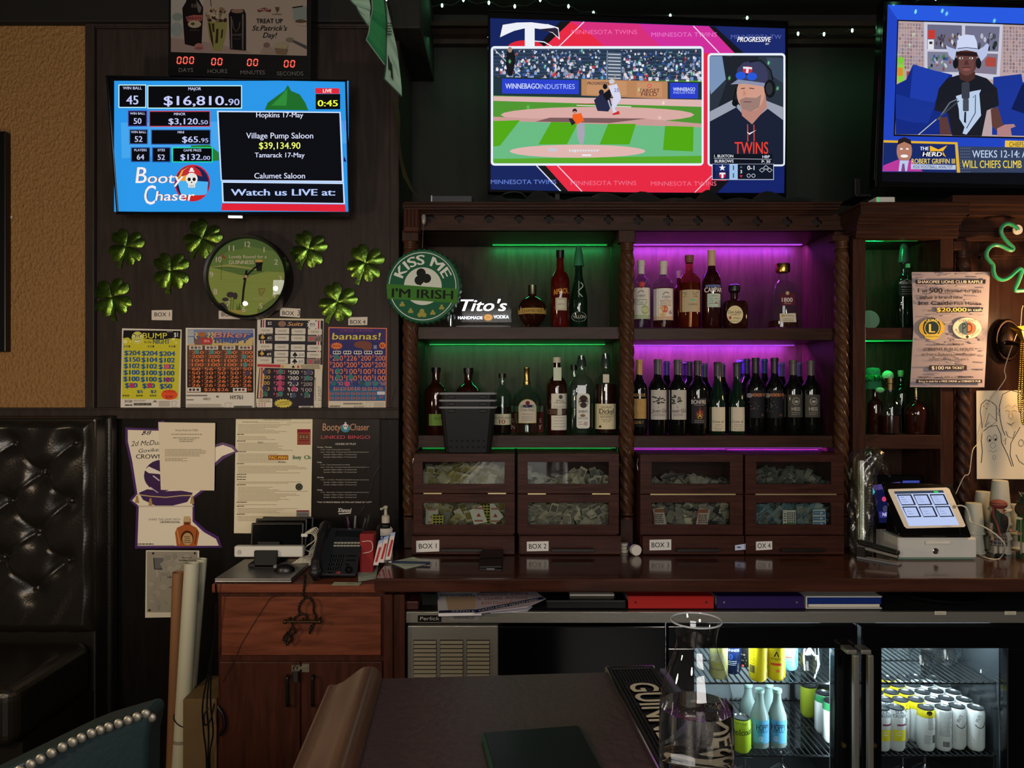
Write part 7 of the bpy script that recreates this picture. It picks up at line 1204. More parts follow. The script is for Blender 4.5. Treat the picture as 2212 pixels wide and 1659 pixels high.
m = MB(); m.lathe([(.034, 0), (.034, .004), (.024, .005), (.026, .034), (.024, .036)], (X-.002, Y-.002, Zf(1084)), 20); h = part('hat', m, mat('hat_green', '16301c', .6), t); m = MB(); [m.cyl((X-.02, Y-.006, Zf(1074)), (X-.034-.003*k, Y-.012, Zf(1064-3*k)), .0012, 6, .0004) for k in range(3)]; part('feather', m, WHITEP, h)
for sx in (-1, 1): ar = part('arm', MB().tube([(X+sx*.028, Y, Zf(1120)), (X+sx*.036, Y-.006, Zf(1142))], [.010, .009], 10), cg, t); part('hand', MB().ball((X+sx*.034, Y-.010, Zf(1148)), .008, 8), SK, ar)
part('staff', MB().cyl((X-.036, Y-.018, CT+.016), (X-.036, Y-.018, Zf(1118)), .0025, 8), mat('staff_tan', '8a7450', .5), t)
# cables by the tablet
WC = mat('cable_white', 'c8c4b0', .45); m = MB(); m.tube(spline([P(2064, 1094, 2.75), P(2076, 1092, 2.75), P(2088, 1098, 2.74), P(2094, 1115, 2.74), (wpx(2098, 2.72), 2.72, zpx(1128, 2.72)), (wpx(2125, 2.68), 2.68, zpx(1138, 2.68)), (wpx(2155, 2.66), 2.66, zpx(1158, 2.66)), (wpx(2171, 2.66), 2.66, zpx(1180, 2.66)), tuple(onz(2160, 1206, CT+.0035)), tuple(onz(2138, 1207, CT+.0035)), tuple(onz(2113, 1198, CT+.0035))]), .0026, 8); solo('charging_cable', m, WC, 'white charging cable looping from the sales tablet onto the counter', 'cable')
m = MB(); m.tube(spline([P(2210, 660, 2.93), P(2207, 672, 2.93), P(2204, 706, 2.90), P(2196, 723, 2.90), P(2182, 759, 2.93), P(2170, 798, 2.95), P(2172, 817, 2.95), P(2154, 845, 2.955), P(2138, 872, 2.955), P(2116, 950, 2.955), P(2101, 973, 2.92), P(2094, 1021, 2.90), P(2082, 1030, 2.90), P(2064, 1068, 2.90)], 5), .0016, 6); solo('lamp_wire', m, WC, 'thin white wire trailing down from the wall lamp past the drawing', 'wire')
# things on the side cabinet's shelves
Z3, Z4 = zpx(708, D2)+.0006, zpx(940, D2)+.0006; G3 = (1800, 420, 3.4563)
def p_av(c): c.poly([(486, 655), (550, 628), (620, 655), (620, 750), (550, 765), (490, 755)], '1c2622'); c.line([(490, 660), (550, 634), (620, 660)], 4, 'a8b4ac'); c.text('AVIATION', 560, 660, 22, 'c8d0c8', w=130, bold=.02); c.text('AMERICAN GIN', 560, 690, 13, 'a8b4ac', w=110); c.lines(510, 600, (708, 722, 740), 5, '7a8a80', 'c', .1)
bottle(1953, 23, 560, 3.02, Z3, WHIS, TEAL, 'tall clear gin bottle half covered by the raffle poster', None, 1, paint=p_av, o=G3, liquid=WATERY, fl=.5, extra=lambda b, X, d, zb, R, h: part('pourer_cover', MB().lathe([(R*.5, h*.95), (R*.46, h*1.04), (R*.34, h*1.18), (R*.2, h*1.22)], (X, d, zb), 14), mat('cover_3a4a44', '3a4a44', .2, trans=.4), b), sq=2.2)
bottle(1961, 12, 570, 3.12, Z3, WHIS, TEAL, 'corked bottle just behind the tall gin bottle', capm('8aa080', .5), .94)
m = MB(); q = P(1878, 686, 3.05); m.lathe([(.001, 0), (.038, 0), (.040, .003), (.038, .008), (.001, .008)], n=28, M=Matrix.Translation((q.x, 3.05, Z3+.041)) @ Matrix.Rotation(radians(80), 4, 'X')); solo('round_coaster', m, mat('coaster_grey', '6a786c', .5), 'round pale disc leaning inside the upper side shelf', 'coaster')
q = P(1893, 900, 3.0); X = q.x; t = bottle(1890, 15, 838, 3.03, Z4, WHIS, DKL, 'brown bottle wearing a green felt hat', None, 1)
FG = mat('felt_green', '1f6a48', .85, bump=(90, .3)); ht = thing('felt_hat', 'green felt hat with sequin band sitting on a bottle', 'hat', (X, 3.03, zpx(838, 3.03))); m = MB(); z0 = zpx(836, 3.03); m.lathe([(.034, 0), (.033, .03), (.029, .032)], (X, 3.03, z0-.008), 24); m.lathe([(.029, .03), (.028, .075), (.022, .085), (1e-6, .087)], (X, 3.03, z0-.008), 24); part('crown', m, FG, ht)
bd = part('sequin_band', MB().lathe([(.033, 0), (.036, .006), (.035, .022), (.030, .026)], (X, 3.03, z0+.022), 28), mat('sequin', '2aa050', .2, .9, bump=(160, 1.0), var=(200, .9)), ht); m = MB(); a = (X-.008, 2.992, z0+.024); m.tube([a, (a[0]+.016, a[1], a[2]), (a[0]+.016, a[1], a[2]+.018), (a[0], a[1], a[2]+.018)], .0016, 6, True); part('buckle', m, CHROME, bd)
part('pom_pom', MB().ball((X+.056, 3.02, z0+.045), .022), mat('pom_pale', '8adf9a', .9, bump=(120, .8)), ht); part('pom_pom', MB().ball((X+.012, 2.995, z0-.012), .014, 10, (1.3, 1, .8)), mat('pom_pale', '8adf9a'), ht)
DEC = [(.95, 0), (1, .03), (1, .45), (.95, .55), (.55, .66), (.34, .72), (.34, .78), (.44, .79), (.44, .9), (.5, .91), (.5, 1)]
bottle(1923, 20, 817, 2.975, Z4, DEC, CLEAR, 'cut glass decanter in front of the felt hat bottle', capm('6a5a3a', .4, 1), .80, liquid=DKL, fl=.33); bottle(1946, 15, 800, 3.10, Z4, WHIS, TEAL, 'slim corked bottle behind the cut glass decanter', capm('8a9a70', .5), .90, liquid=DKL, fl=.4); bottle(1979, 24, 838, 2.985, Z4, CRN, DKL, 'dark arched label bottle under the raffle poster corner', capm('8a7a5a', .3, 1), .80)
# neon clover, wall lamp, beads
NC = [(500, 205), (488, 185), (450, 162), (412, 156), (378, 180), (368, 215), (385, 258), (430, 310), (462, 342), (455, 362), (425, 356), (385, 335), (335, 322), (290, 332), (258, 372), (256, 415), (280, 448), (305, 478), (308, 520), (320, 560), (350, 586), (390, 592), (440, 568), (485, 528), (515, 506), (530, 520), (520, 560), (498, 620), (478, 664), (488, 678), (540, 676), (600, 676)]
pts = NC+[(1200-x, y) for x, y in NC[-2::-1]]; PX = [(2060+x/3.605, 440+y/3.605) for x, y in pts]
t = thing('neon_clover', 'unlit green neon style clover sign with white backing', 'sign', tuple(P(2226, 630, 2.90))); m = MB(); m.tube(spline([P(x, y, 2.872) for x, y in PX], 3), .0068, 8, False); part('green_tube', m, mat('neon_green', '2f9a68', .3), t); m = MB(); m.tube(spline([P(x, y, 2.885) for x, y in PX], 3), .0075, 8); part('white_backing', m, mat('neon_back', 'c8b8a0', .45), t); m = MB(); m.lathe([(.019, 0), (.019, .006)], n=20, M=Matrix.Translation(P(2199, 496, 2.895)) @ Matrix.Rotation(-pi/2, 4, 'X')); part('hanger', m, WHITEP, t)
t = thing('wall_lamp', 'dark bronze wall lamp with oval plate by the clover sign', 'lamp', tuple(P(2174, 735, 2.98))); m = MB(); m.lathe([(1, 0), (1, .008), (.93, .014), (.85, .014), (.80, .022), (.5, .034), (1e-6, .038)], n=36, M=Matrix.Translation(P(2174, 735, 2.98)) @ Matrix.Rotation(pi/2, 4, 'X') @ Matrix.Diagonal((.052, .085, 1, 1))); part('back_plate', m, BRONZE, t)
m = MB(); a = P(2174, 740, 2.94); m.tube(spline([a, (a.x+.03, 2.88, a.z-.02), (a.x+.06, 2.84, a.z-.11), (a.x+.11, 2.82, a.z-.13), (a.x+.14, 2.82, a.z-.05)]), .009, 10); part('arm', m, BRONZE, t); m = MB(); m.lathe([(.02, 0), (.035, .01), (.06, .06), (.075, .12), (.073, .12), (.055, .06), (.03, .014)], (a.x+.14, 2.82, a.z-.05), 28, cap=False); part('lamp_shade', m, mat('amber_glass', 'd8a060', .4, trans=.5, emit=.8, ecol='e09040'), t); m = MB(); m.ball(P(2169, 741, 2.94), .006, 8); part('screw', m, BLACK, t)
def strand(mb, pts, r, sp):
    p = [Vector(q) for q in spline(pts, 6)]; L = [0]
    for i in range(1, len(p)): L.append(L[-1]+(p[i]-p[i-1]).length)
    n = max(2, int(L[-1]/sp*6)); out = []; rs = []; j = 0
    for i in range(n+1):
        s = L[-1]*i/n
        while j < len(L)-2 and L[j+1] < s: j += 1
        f = (s-L[j])/max(1e-9, L[j+1]-L[j]); out.append(p[j].lerp(p[j+1], f)); rs.append(r*(.3+.7*abs(sin(pi*s/sp))))
    mb.tube(out, rs, 8)
GB = mat('gold_beads', 'a88a3a', .25, 1); t = thing('bead_necklaces', 'gold bead necklaces hanging from the wall lamp', 'beads', tuple(P(2206, 900, 2.87)))
for x0, x1, yb in ((2206, 2200, 890), (2211, 2206, 915), (2216, 2212, 925), (2222, 2218, 910)): m = MB(); strand(m, [P(x0, 735, 2.86), P((x0+x1)/2, 800, 2.865), P(x1, yb-30, 2.875), P(x1+3, yb, 2.875), P(x1+8, yb-20, 2.875), P(x0+12, 760, 2.865)], .0042, .0082); part('bead_strand', m, GB, t)
m = MB(); m.add([P(2181, 707, 2.85), P(2196, 705, 2.84), P(2216, 703, 2.84), P(2222, 720, 2.835), P(2214, 742, 2.84), P(2203, 732, 2.84), P(2194, 716, 2.845), P(2207, 714, 2.825)], [(0, 1, 7, 6), (1, 2, 3, 7), (7, 3, 4, 5), (6, 7, 5)]); part('gold_star', m, GOLD, t)
# ================================================================ top of the back bar
ZT = zpx(434, 2.86)
t = thing('amplifier_box', 'small grey metal box on top of the shelving', 'box', tuple(P(974, 433, 2.98))); part('case', MB().box((wpx(932, 2.98), 2.98, ZT), (wpx(1020, 2.98), 3.12, ZT+.052)), mat('amp_grey', '3e4042', .4, .4), t, bevel=.003); part('end_plate', MB().box((wpx(931, 2.98), 2.975, ZT+.002), (wpx(934, 2.98), 2.982, ZT+.05)), SILVER, t)
m = MB(); m.tube(spline([(wpx(1020, 2.98), 3.05, ZT+.02), (wpx(1040, 2.98), 3.02, ZT+.03), (wpx(1062, 2.95), 2.98, ZT+.012), (wpx(1090, 2.95), 2.95, ZT+.05), (wpx(1125, 2.95), 2.96, ZT+.055), (wpx(1140, 2.95), 2.97, ZT+.02), (wpx(1120, 2.95), 3.0, ZT+.006)]), .003, 8); solo('black_cable', m, BLACK, 'black cable looping from the small grey box under the television', 'cable')
m = MB(); rnd.seed(5)
def cloth(u, v): x = wpx(1060, 2.95)+u*(wpx(1745, 2.95)-wpx(1060, 2.95)); y = 2.875+.13*v; return (x, y, ZT+.003+.038*abs(sin(u*21+2*sin(u*9)))*sin(pi*min(1, v*1.2))*(.5+.5*sin(u*37+v*5))+.012*sin(pi*v)*(1+sin(u*63+v*9)))
m.grid(cloth, 140, 14); solo('black_cloth', m, mat('cloth_black', '0f0f11', .9), 'rumpled black cloth lying along the top of the shelving', 'cloth')
q = P(1912, 433, 2.80); t = thing('white_adapter', 'small grey white adapter box under the cowboy hat television', 'box', tuple(q)); z9 = zpx(435.5, 2.77); part('case', MB().box((wpx(1893, 2.8), 2.80, z9), (wpx(1934, 2.8), 2.87, z9+.026)), WHITEP, t, bevel=.004); part('status_light', MB().box((wpx(1896, 2.8), 2.7985, z9+.002), (wpx(1898, 2.8), 2.80, z9+.024)), GE, t)
for tvr in (fr_m,):
    q = frect(fr_m, 1054, 33, 1700, 424); o = [x for x in bpy.data.objects if x.get('label', '').startswith('large television')][0]
    for u in (-.34, .34): a = fr_m.at(u, q[1]+.02, .02); part('foot', MB().box((a.x-.03, a.y-.05, ZT+.001), (a.x+.03, a.y+.08, ZT+.012)).box((a.x-.012, a.y, ZT+.01), (a.x+.012, a.y+.02, a.z+.02)), BLACK, o, bevel=.003)
q = frect(fr_r, 1899, 4, 2560, 408); o = [x for x in bpy.data.objects if x.get('label', '').startswith('partly seen television')][0]
for u in (-.35, .5): a = fr_r.at(u, q[1]+.02, .02); part('foot', MB().box((a.x-.03, a.y-.05, zpx(421, 2.84)+.001), (a.x+.03, a.y+.1, zpx(421, 2.84)+.012)).box((a.x-.012, a.y, zpx(421, 2.84)+.01), (a.x+.012, a.y+.02, a.z+.02)), BLACK, o, bevel=.003)
# ================================================================ string lights and pennants
t = thing('string_lights', 'string of tiny green lights along the dark ceiling moulding', 'string lights', tuple(P(1400, 60, 3.25)))
BP = [(912, 8), (955, 14), (1001, 2), (1056, 8), (1112, 16), (1167, 2), (1228, 16), (1282, 30), (1336, 43), (1391, 47), (1448, 36), (1506, 44), (1560, 62), (1614, 41), (1664, 64), (1724, 75), (1780, 76), (1841, 68), (1895, 79)]
m = MB(); w = []
for i, (x, y) in enumerate(BP): w += [P(x, y-5, 3.28)]+([P((x+BP[i+1][0])/2, (y+BP[i+1][1])/2+3, 3.285)] if i < len(BP)-1 else [])
m.tube(spline(w, 4), .0018, 6); part('cord', m, mat('cord_green', '10201a', .6), t); BG = mat('bulb_green', 'b8ffd0', .3, emit=22, ecol='90ffb4')
BQ = [(-.9+.27*i+rnd.random()*.2, 1.3+.45*((i*7) % 4)+rnd.random()*.15, 3.30-.07*((i*3) % 4)) for i in range(14)]+[(.1+.16*i, 2.35+.1*(i % 3), 3.22-.05*(i % 2)) for i in range(14)]
m = MB(); m.tube([(1.9, 3.28, 3.33)]+sorted((a, b, c+.014) for a, b, c in BQ)[::-1], .0015, 5); part('cord', m, mat('cord_green', '10201a'), t)
for q in BQ: m = MB(); m.lathe([(.0025, .012), (.0045, .006), (.004, 0), (1e-6, -.005)], q, 8); part('bulb', m, BG, t)
for i, (x, y) in enumerate(BP): m = MB(); m.lathe([(.0025, .012), (.0045, .006), (.004, 0), (1e-6, -.005)], tuple(P(x, y, 3.28)), 10); part('bulb', m, BG, t)
lamp('string_glow', 'AREA', (.45, 3.22, 3.15), 1.0, (.25, 1, .45), 1.6, .05, aim=(.45, 3.45, 2.6))
lamp('string_glow_side', 'AREA', (1.4, 3.22, 3.1), .5, (.25, 1, .45), .8, .05, aim=(1.4, 3.45, 2.6))
t = thing('pennant_bunting', 'green and white paper pennants hanging in the ceiling corner', 'bunting', tuple(P(830, 0, 2.7)))
def pen(q, col, edge, d, paint=None):
    fr = flat(d); cv = Cv(fr, y=0, g=1.1); n = 8
    def crv(a, b, f): return (a[0]+(b[0]-a[0])*f, a[1]+(b[1]-a[1])*f)
    cv.lay = 0; L_ = [crv(q[0], q[3], j/n) for j in range(n+1)]; R_ = [crv(q[1], q[2], j/n) for j in range(n+1)]; vs = []
    for k in (0, .0008):
        for j in range(n+1):
            for p in (L_[j], R_[j]): v = cv.pt(*p); vs.append((v[0]+.006*sin(j/n*pi), v[1]+.02*abs(sin(j*.7))+k, v[2]))
    N = 2*(n+1); fs = [(2*j, 2*j+1, 2*j+3, 2*j+2) for j in range(n)]+[(N+2*j, N+2*j+2, N+2*j+3, N+2*j+1) for j in range(n)]
    cv.add(vs, fs); cv.c += [lin(col)]*len(fs); b = [vs[0], vs[2*n], vs[2*n+1], vs[1]]
    w_ = MB(); w_.v = [tuple(fr.M @ Vector((v[0], v[1], v[2]))) for v in cv.v]; w_.f = cv.f; w_.smooth = cv.smooth; w_.c = cv.c; p_ = part('pennant', w_, PRINT, t)
    m = MB(); m.tube([fr.M @ (Vector(vs[2*j])+Vector((0, -.002, 0))) for j in range(n+1)]+[fr.M @ (Vector(vs[2*n+1])+Vector((0, -.002, 0)))], .0022, 6); part('border', m, mat('pennant_'+edge, edge, .6), p_)
    if paint:
        c2 = Cv(fr, y=-.004, g=1.0); paint(c2); fpart('print', c2, PRINT, p_)
pen([(750, -8), (796, -8), (794, 54), (776, 28)], '8fae9c', '2a4a3a', 2.66, None); pen([(803, -8), (828, -8), (830, 137), (790, 83)], '2c7a4c', '7a9a8a', 2.66, None); pen([(832, -6), (846, 52), (867, 206), (829, 168)], '8fae9c', '2a4a3a', 2.62, lambda c: (c.poly([(838, 118), (842, 130), (845, 155), (839, 150)], '1a241e'), c.poly([(843, 132), (847, 140), (850, 175), (845, 168)], '1a241e'), c.lines(837, 847, (50, 56, 62, 68, 74), 2.5, '2a3a30', jit=.1)))
m = MB(); m.tube(spline([P(740, -30, 2.68), P(800, -14, 2.67), P(836, -4, 2.64), P(848, 60, 2.75), P(853, 205, 2.9)], 6), .002, 6); part('cord', m, mat('cord_dark', '1a1a18', .7), t)
m = MB(); S_ = [(853, 215), (858, 250), (862, 300), (866, 345), (873, 380), (890, 410), (908, 432)]
vs = []
for i, (x, y) in enumerate(S_): vs += [P(x-3, y, 2.97), P(x+4+3*sin(i*2), y, 3.02)]
m.add(vs, [(2*i, 2*i+1, 2*i+3, 2*i+2) for i in range(len(S_)-1)], True); part('folded_pennant', m, mat('pennant_brown', '5a4630', .4), t)
# ================================================================ things stored between counter and cooler
ZK2 = ZK; H5 = (860, 940, 4.148)
def box_thing(name, label, cat, px, da, db, m_, bev=.002, group=None):
    return solo(name, MB().bp(*px, da, db), m_, label, cat, group, bev)
solo('wooden_block', MB().box((wpx(872, 2.62), 2.62, ZK+.001), (wpx(904, 2.62), 2.72, zpx(1299, 2.62))), mat('block_brown', '4a2018', .4), 'small reddish wooden block at the grille end of the storage gap', 'block', bevel=.004)
fr = Fr((wpx(927, 2.7), 2.70, ZK+.02), (1, 0, 0), (-.2, .5, .6)); sheet('menu_folder', fr, [(907, 1281), (946, 1284), (943, 1318), (913, 1312)], None, 'dark folder with white edge leaning beside the paper stack', 'folder', None, col='1c201c', thick=.004)
def pp1(c):
    c.poly([(945, 1282), (1035, 1280), (1040, 1322), (948, 1324)], 'c8c6cc'); c.poly([(962, 1289), (1032, 1287), (1034, 1315), (968, 1318)], 'b49a80'); c.lines(950, 1030, (1283, 1286), 2, '3a4054', jit=.1); c.poly([(948, 1319), (1030, 1316), (1030, 1323), (948, 1324)], '20284c'); c.text('CATCH E', 1000, 1320, 3.5, 'c8ccd8', w=48)
laid('flyer', [(944, 1280), (1036, 1278), (1040, 1323), (947, 1325)], ZK+.012, pp1, 'white flyer on top of the paper stack under the counter', 'paper', 'c8c6cc', 1.5, .010)
def pp2(c):
    c.text('Michelob Ultra', 1085, 1283, 5, '7a2c40', w=110, shear=.3, rot=-2); c.text('5 Stella Artois', 1085, 1292, 5, '8a3c3a', w=108, rot=-2); c.text('$30 Nutrl Buckets', 1092, 1301, 5, 'a8502c', w=105, rot=-2); c.poly([(1022, 1318), (1172, 1289), (1176, 1294), (1028, 1324)], '20284c'); c.text('CATCH EVERY MATCH HERE!', 1098, 1307, 3.6, 'd8dce8', w=130, rot=-11)
laid('flyer', [(1030, 1281), (1160, 1279), (1178, 1293), (1140, 1310), (1024, 1325)], ZK+.016, pp2, 'printed drinks flyer lying askew beside the white flyer', 'paper', 'b4a8b0', 1.5, .003)
laid('flyer', [(1060, 1312), (1130, 1305), (1150, 1310), (1140, 1319), (1060, 1324)], ZK+.006, lambda c: c.text('HERE!', 1112, 1312, 4, '20284c', w=30), 'lowest white flyer poking out under the askew drinks flyer', 'paper', 'b8bcc8', 1.5, .002)
t = thing('ring_binder', 'black binder with loose papers beside the red binder', 'binder', (wpx(1262, 2.64), 2.64, ZK), 'binders under the counter'); part('cover', MB().box((wpx(1180, 2.64), 2.63, ZK+.001), (wpx(1352, 2.64), 2.90, ZK+.032)), BLACK, t, bevel=.004); part('loose_papers', MB().box((wpx(1230, 2.7), 2.68, ZK+.033), (wpx(1325, 2.7), 2.86, ZK+.040)), CREAM, t)
for x0, x1, col, lb in ((1357, 1542, 'b8201c', 'bright red binder lying spine outward under the counter'), (1548, 1737, '2c1a58', 'purple binder lying spine outward under the counter')):
    d = 2.635; X0, X1 = wpx(x0, d), wpx(x1, d); t = thing('ring_binder', lb, 'binder', ((X0+X1)/2, d, ZK), 'binders under the counter'); m_ = mat('binder_'+col, col, .3); zt = zpx(1288, d)
    part('cover', MB().box((X0, d, ZK+.001), (X1, d+.006, zt)).box((X0, d+.006, zt-.004), (X1, d+.27, zt)).box((X0, d+.006, ZK+.001), (X1, d+.27, ZK+.005)), m_, t, bevel=.0015); part('paper_block', MB().box((X0+.005, d+.03, ZK+.006), (X1-.005, d+.26, zt-.006)), CREAM, t)
    for x in (x0+16, x1-16): q = P(x, 1301, d); part('rivet', MB().lathe([(.004, 0), (.0035, .0015)], n=12, M=Matrix.Translation(q) @ Matrix.Rotation(pi/2, 4, 'X')), SILVER if x0 > 1400 else BLACKM, t)
d = 2.635; X0, X1 = wpx(1741, d), wpx(1905, d); t = thing('ring_binder', 'blue and white binder lying open edge outward', 'binder', ((X0+X1)/2, d, ZK), 'binders under the counter'); zt = zpx(1288, d)
part('cover', MB().box((X0, d, zt-.004), (X1, d+.27, zt)).box((X0, d, ZK+.001), (X1, d+.27, ZK+.004)).box((X0, d, ZK+.004), (X0+.004, d+.27, zt-.004)), WHITEP, t); part('blue_folder', MB().box((X0+.006, d+.004, ZK+.016), (X1-.001, d+.26, zt-.005)), mat('folder_blue', '16307a', .3), t); part('paper_block', MB().box((X0+.012, d+.008, ZK+.005), (X1-.004, d+.26, ZK+.015)), CREAM, t)
m = MB(); q = Vector((wpx(2018, 2.8), 2.80, ZK+.001)); m.lathe([(.13, 0), (.165, .018), (.168, .026), (.163, .026), (.128, .004), (1e-6, .004)], tuple(q), 48, cap=False); solo('serving_tray', m, BLACK, 'round black serving tray in the dark gap above the cooler', 'tray')
# ================================================================ cooler contents
ZS1, ZS2 = zpx(1472, 2.68)+.0008, zpx(1629, 2.68)+.0008; ALU = mat('can_lid', 'b8bcc0', .28, 1); CG = 'cans on the cooler shelves'
def can(x, d, z, R, h, base, label, paint=None, lidc=None, group=CG, o=(1780, 1280, 4.377)):
    t = thing('drink_can', label, 'can', (x, d, z), group); m = MB(); m.lathe([(R*.80, 0), (R*.86, .004), (R, .012), (R, h-.016), (R*.88, h-.004)], (x, d, z), 24, cap=False); part('can_body', m, base, t)
    m = MB(); m.lathe([(R*.80, h-.004), (R*.90, h), (R*.86, h), (R*.80, h-.006), (1e-6, h-.006)], (x, d, z), 24, cap=False); m.box((x-.008, d-.010, z+h-.006), (x+.008, d+.012, z+h-.0045)); l = part('lid', m, ALU, t)
    if lidc: part('neck_band', MB().lathe([(R*1.005, h-.030), (R*1.005, h-.016), (R*.89, h-.0045)], (x, d, z), 24, cap=False), lidc, t)
    if paint: cv = Cv(Cylf(x, d, R*1.003), *o, g=1.0); paint(cv); part('can_label', cv, GLOSSP, t)
    return t
CW = mat('can_white', 'd4d8d8', .3, .1); CYB = mat('band_yellow', 'd8c820', .3)
def wc(px): return lambda c: (c.text('WHITE', px-18, 1190, 30, '2a2e34', w=78, rot=-65, bold=.04), c.line([(px+48*cos(t*.3+.3), 1225+52*sin(t*.3+.3)) for t in range(9)], 7, '2a2e34'), c.text('SELTZER', px+34, 1245, 12, '3a3e44', w=60, rot=-50), c.poly([(px-62, 1370), (px-20, 1335), (px+45, 1318), (px+20, 1350), (px-50, 1405)], 'a83c28'))
def bk(px): return lambda c: (c.lines(px-62, px+45, range(1130, 1360, 11), 4, '5a6068', jit=.15), c.bars(px-40, 1405, px+20, 1455, '2a2c30', 14), c.rect(px+50, 1140, px+62, 1440, '7a8088'))
def nu(px): return lambda c: (c.ell(px-8, 1138, 26, 22, '3a3a34'), c.lines(px-20, px+55, range(1180, 1300, 12), 4, '5a5c5c', jit=.3), c.bars(px+20, 1345, px+50, 1420, '2a2c30', 6), c.lines(px-50, px+10, range(1350, 1430, 12), 4, '6a6c6c', jit=.2))
def nl(px): return lambda c: c.text('NUTRL', px+4, 1165, 40, '2a2c30', w=230, rot=-90)
def sc(px): return lambda c: (c.text('SUN', px-4, 1130, 30, '30506a', w=78, bold=.03), c.text('CRUISER', px, 1165, 28, '30506a', w=120, bold=.03), c.rect(px-58, 1295, px+62, 1400, 'd8cc30'), c.ell(px-8, 1330, 30, 22, 'd8dcd8'), c.poly([(px-58, 1370), (px-20, 1350), (px+62, 1385), (px+62, 1450), (px-58, 1450)], 'b89a1c'), c.rect(px-30, 1240, px+62, 1256, '8a3a5a'))
colx = [wpx(q, 2.722) for q in (2107, 2071, 2037, 2000, 1966, 1936, 1905)]; protos = {}
rows_t = [('white can with red brush stroke', wc), ('white can with slanted round lettering', wc), ('white can showing its barcode side', bk), ('white can with yellow shoulder', nu), ('pale can with tall vertical lettering', nl), ('white and yellow sunny can', sc), ('white and yellow sunny can cut by the door edge', sc)]
RW = ['in the front row', 'in the second row', 'in the third row', 'in the fourth row', 'in the fifth row']
for i, x in enumerate(colx):
    for j in range(5):
        if i == 4 and j == 0: continue
        d = 2.722+.068*j+(.012 if i == 1 else 0); xx = x+(-.004*j if i > 4 else 0)
        lb = rows_t[i][0]+' '+RW[j]+(' by the cooler wall' if i == 0 else ''); gk = 'cans on the lower cooler shelf'
        if j <= (1 if i in (3, 4) else 0) or i not in protos:
            pxc = (CX+x*F/(d-.025)-1780)*4.377; protos[i] = can(xx, d, ZS2, .0305, .152, CW, lb, rows_t[i][1](pxc) if j == 0 or (i == 4 and j == 1) else None, CYB if i in (3, 4) else None, gk)
        else: dup(protos[i], Matrix.Translation((xx, d, ZS2)), lb, gk)
K5 = (1300, 1280, 3.95)
def cn(px, yb, base, label, paint, R=.033, h=.124, lidc=None, z=ZS1):
    d = (H-z)*F/(yb-CY); return can(wpx(px, d), d, z, R, h, base, label, paint, lidc, 'mixed cans on the upper cooler shelf', K5)
cn(1552, 1462, mat('can_pale_yellow', 'd8d488', .3), 'pale yellow and navy can behind the carafe neck', lambda c: (c.poly([(945, 490), (1050, 510), (1062, 640), (1000, 660), (945, 640)], '1a2430'), c.text('SAMUEL', 985, 535, 34, 'e0e4e0', w=130), c.text('ADAMS', 995, 575, 34, 'e0e4e0', w=110), c.text('IPA', 985, 612, 24, 'd8cc30', w=50), c.text('NON-ALCOHOLIC', 985, 655, 14, '5a5a40', w=110)), h=.158)
cn(1581, 1451, mat('can_navy', '14265c', .3), 'navy can with pale zero between the pale yellow and black cans', lambda c: (c.text('GUINNESS', 1105, 490, 22, 'c8ccd4', w=130), c.text('0', 1098, 545, 46, '2a5ac8', w=28, bold=.03), c.lines(1070, 1150, (580, 595, 610), 6, 'a8b0c0', 'c', .2)), h=.158)
cn(1606, 1436, mat('can_black', '17181a', .3), 'black can next to the yellow cans', lambda c: (c.lines(1180, 1230, (520, 545, 570, 595), 12, '6a625a', 'c', .1), c.ell(1200, 620, 10, 10, 'b84a3a')), h=.158)
YE = mat('can_yellow', 'e0cc1c', .3)
def mtn(px, logo): return lambda c: ([c.poly([(px-75, 690), (px-40, 665), (px-10, 690), (px+30, 650), (px+70, 680), (px+70, 735), (px-75, 735)], '5aa860'), c.poly([(px-75, 705), (px-40, 680), (px-10, 705), (px+30, 668), (px+70, 695), (px+70, 735), (px-75, 735)], '1c3a6a')], (c.poly([(px-22, 545), (px, 495), (px+22, 545), (px+12, 545), (px, 515), (px-12, 545)], '2a2a2c'), c.text('ATHLETIC', px, 565, 18, '2a2a2c', w=80, bold=.02), c.rect(px-40, 600, px+40, 620, 'd84a2a'), c.ell(px+8, 665, 16, 14, 'e8803a')) if logo else (c.bars(px-66, 625, px-30, 690, '2a2c30', 10), c.lines(px-55, px-30, range(500, 620, 12), 5, '5a5418', jit=.1)))
cn(1638, 1467, YE, 'yellow mountain can showing its barcode side', mtn(1335, 0), h=.158); cn(1676, 1465, YE, 'yellow mountain can with dark peak logo facing out', mtn(1487, 1), h=.158)
cn(1704, 1443, mat('can_sky', '7ac0dc', .3), 'sky blue can beside the upside down glasses', lambda c: (c.rect(1560, 545, 1620, 556, 'c84a3a'), c.ell(1598, 515, 10, 14, 'd8e8f0')), h=.158)
def cn2(px, yb, base, label, paint, R=.033, h=.122, lidc=None): return cn(px, yb, base, label, paint, R, h, lidc, ZS2)
cn2(1602, 1620, mat('can_lime', 'a8c82c', .3), 'lime green can with black script beside the carafe', lambda c: (c.text('STONE', 1190, 1118, 18, '2a3a10', w=90), c.text('Delicious', 1195, 1190, 52, '18240c', w=170, shear=.3, bold=.02, rot=-6), c.poly([(1130, 1250), (1200, 1210), (1270, 1240), (1265, 1330), (1130, 1330)], '88b020')))
cn2(1779, 1580, CW, 'white can with green rim at the edge of the first door', lambda c: c.poly([(1845, 880), (1905, 1000), (1905, 1060), (1845, 930)], '5a6a64'), h=.15, lidc=mat('band_green', '2a7a4a', .3)); cn2(1747, 1545, mat('can_green', '9aa830', .3), 'yellow green can just behind the white green rimmed can', None); cn2(1797, 1600, CW, 'white can mostly hidden by the first door frame', None, h=.15, lidc=mat('band_green', '2a7a4a', .3))
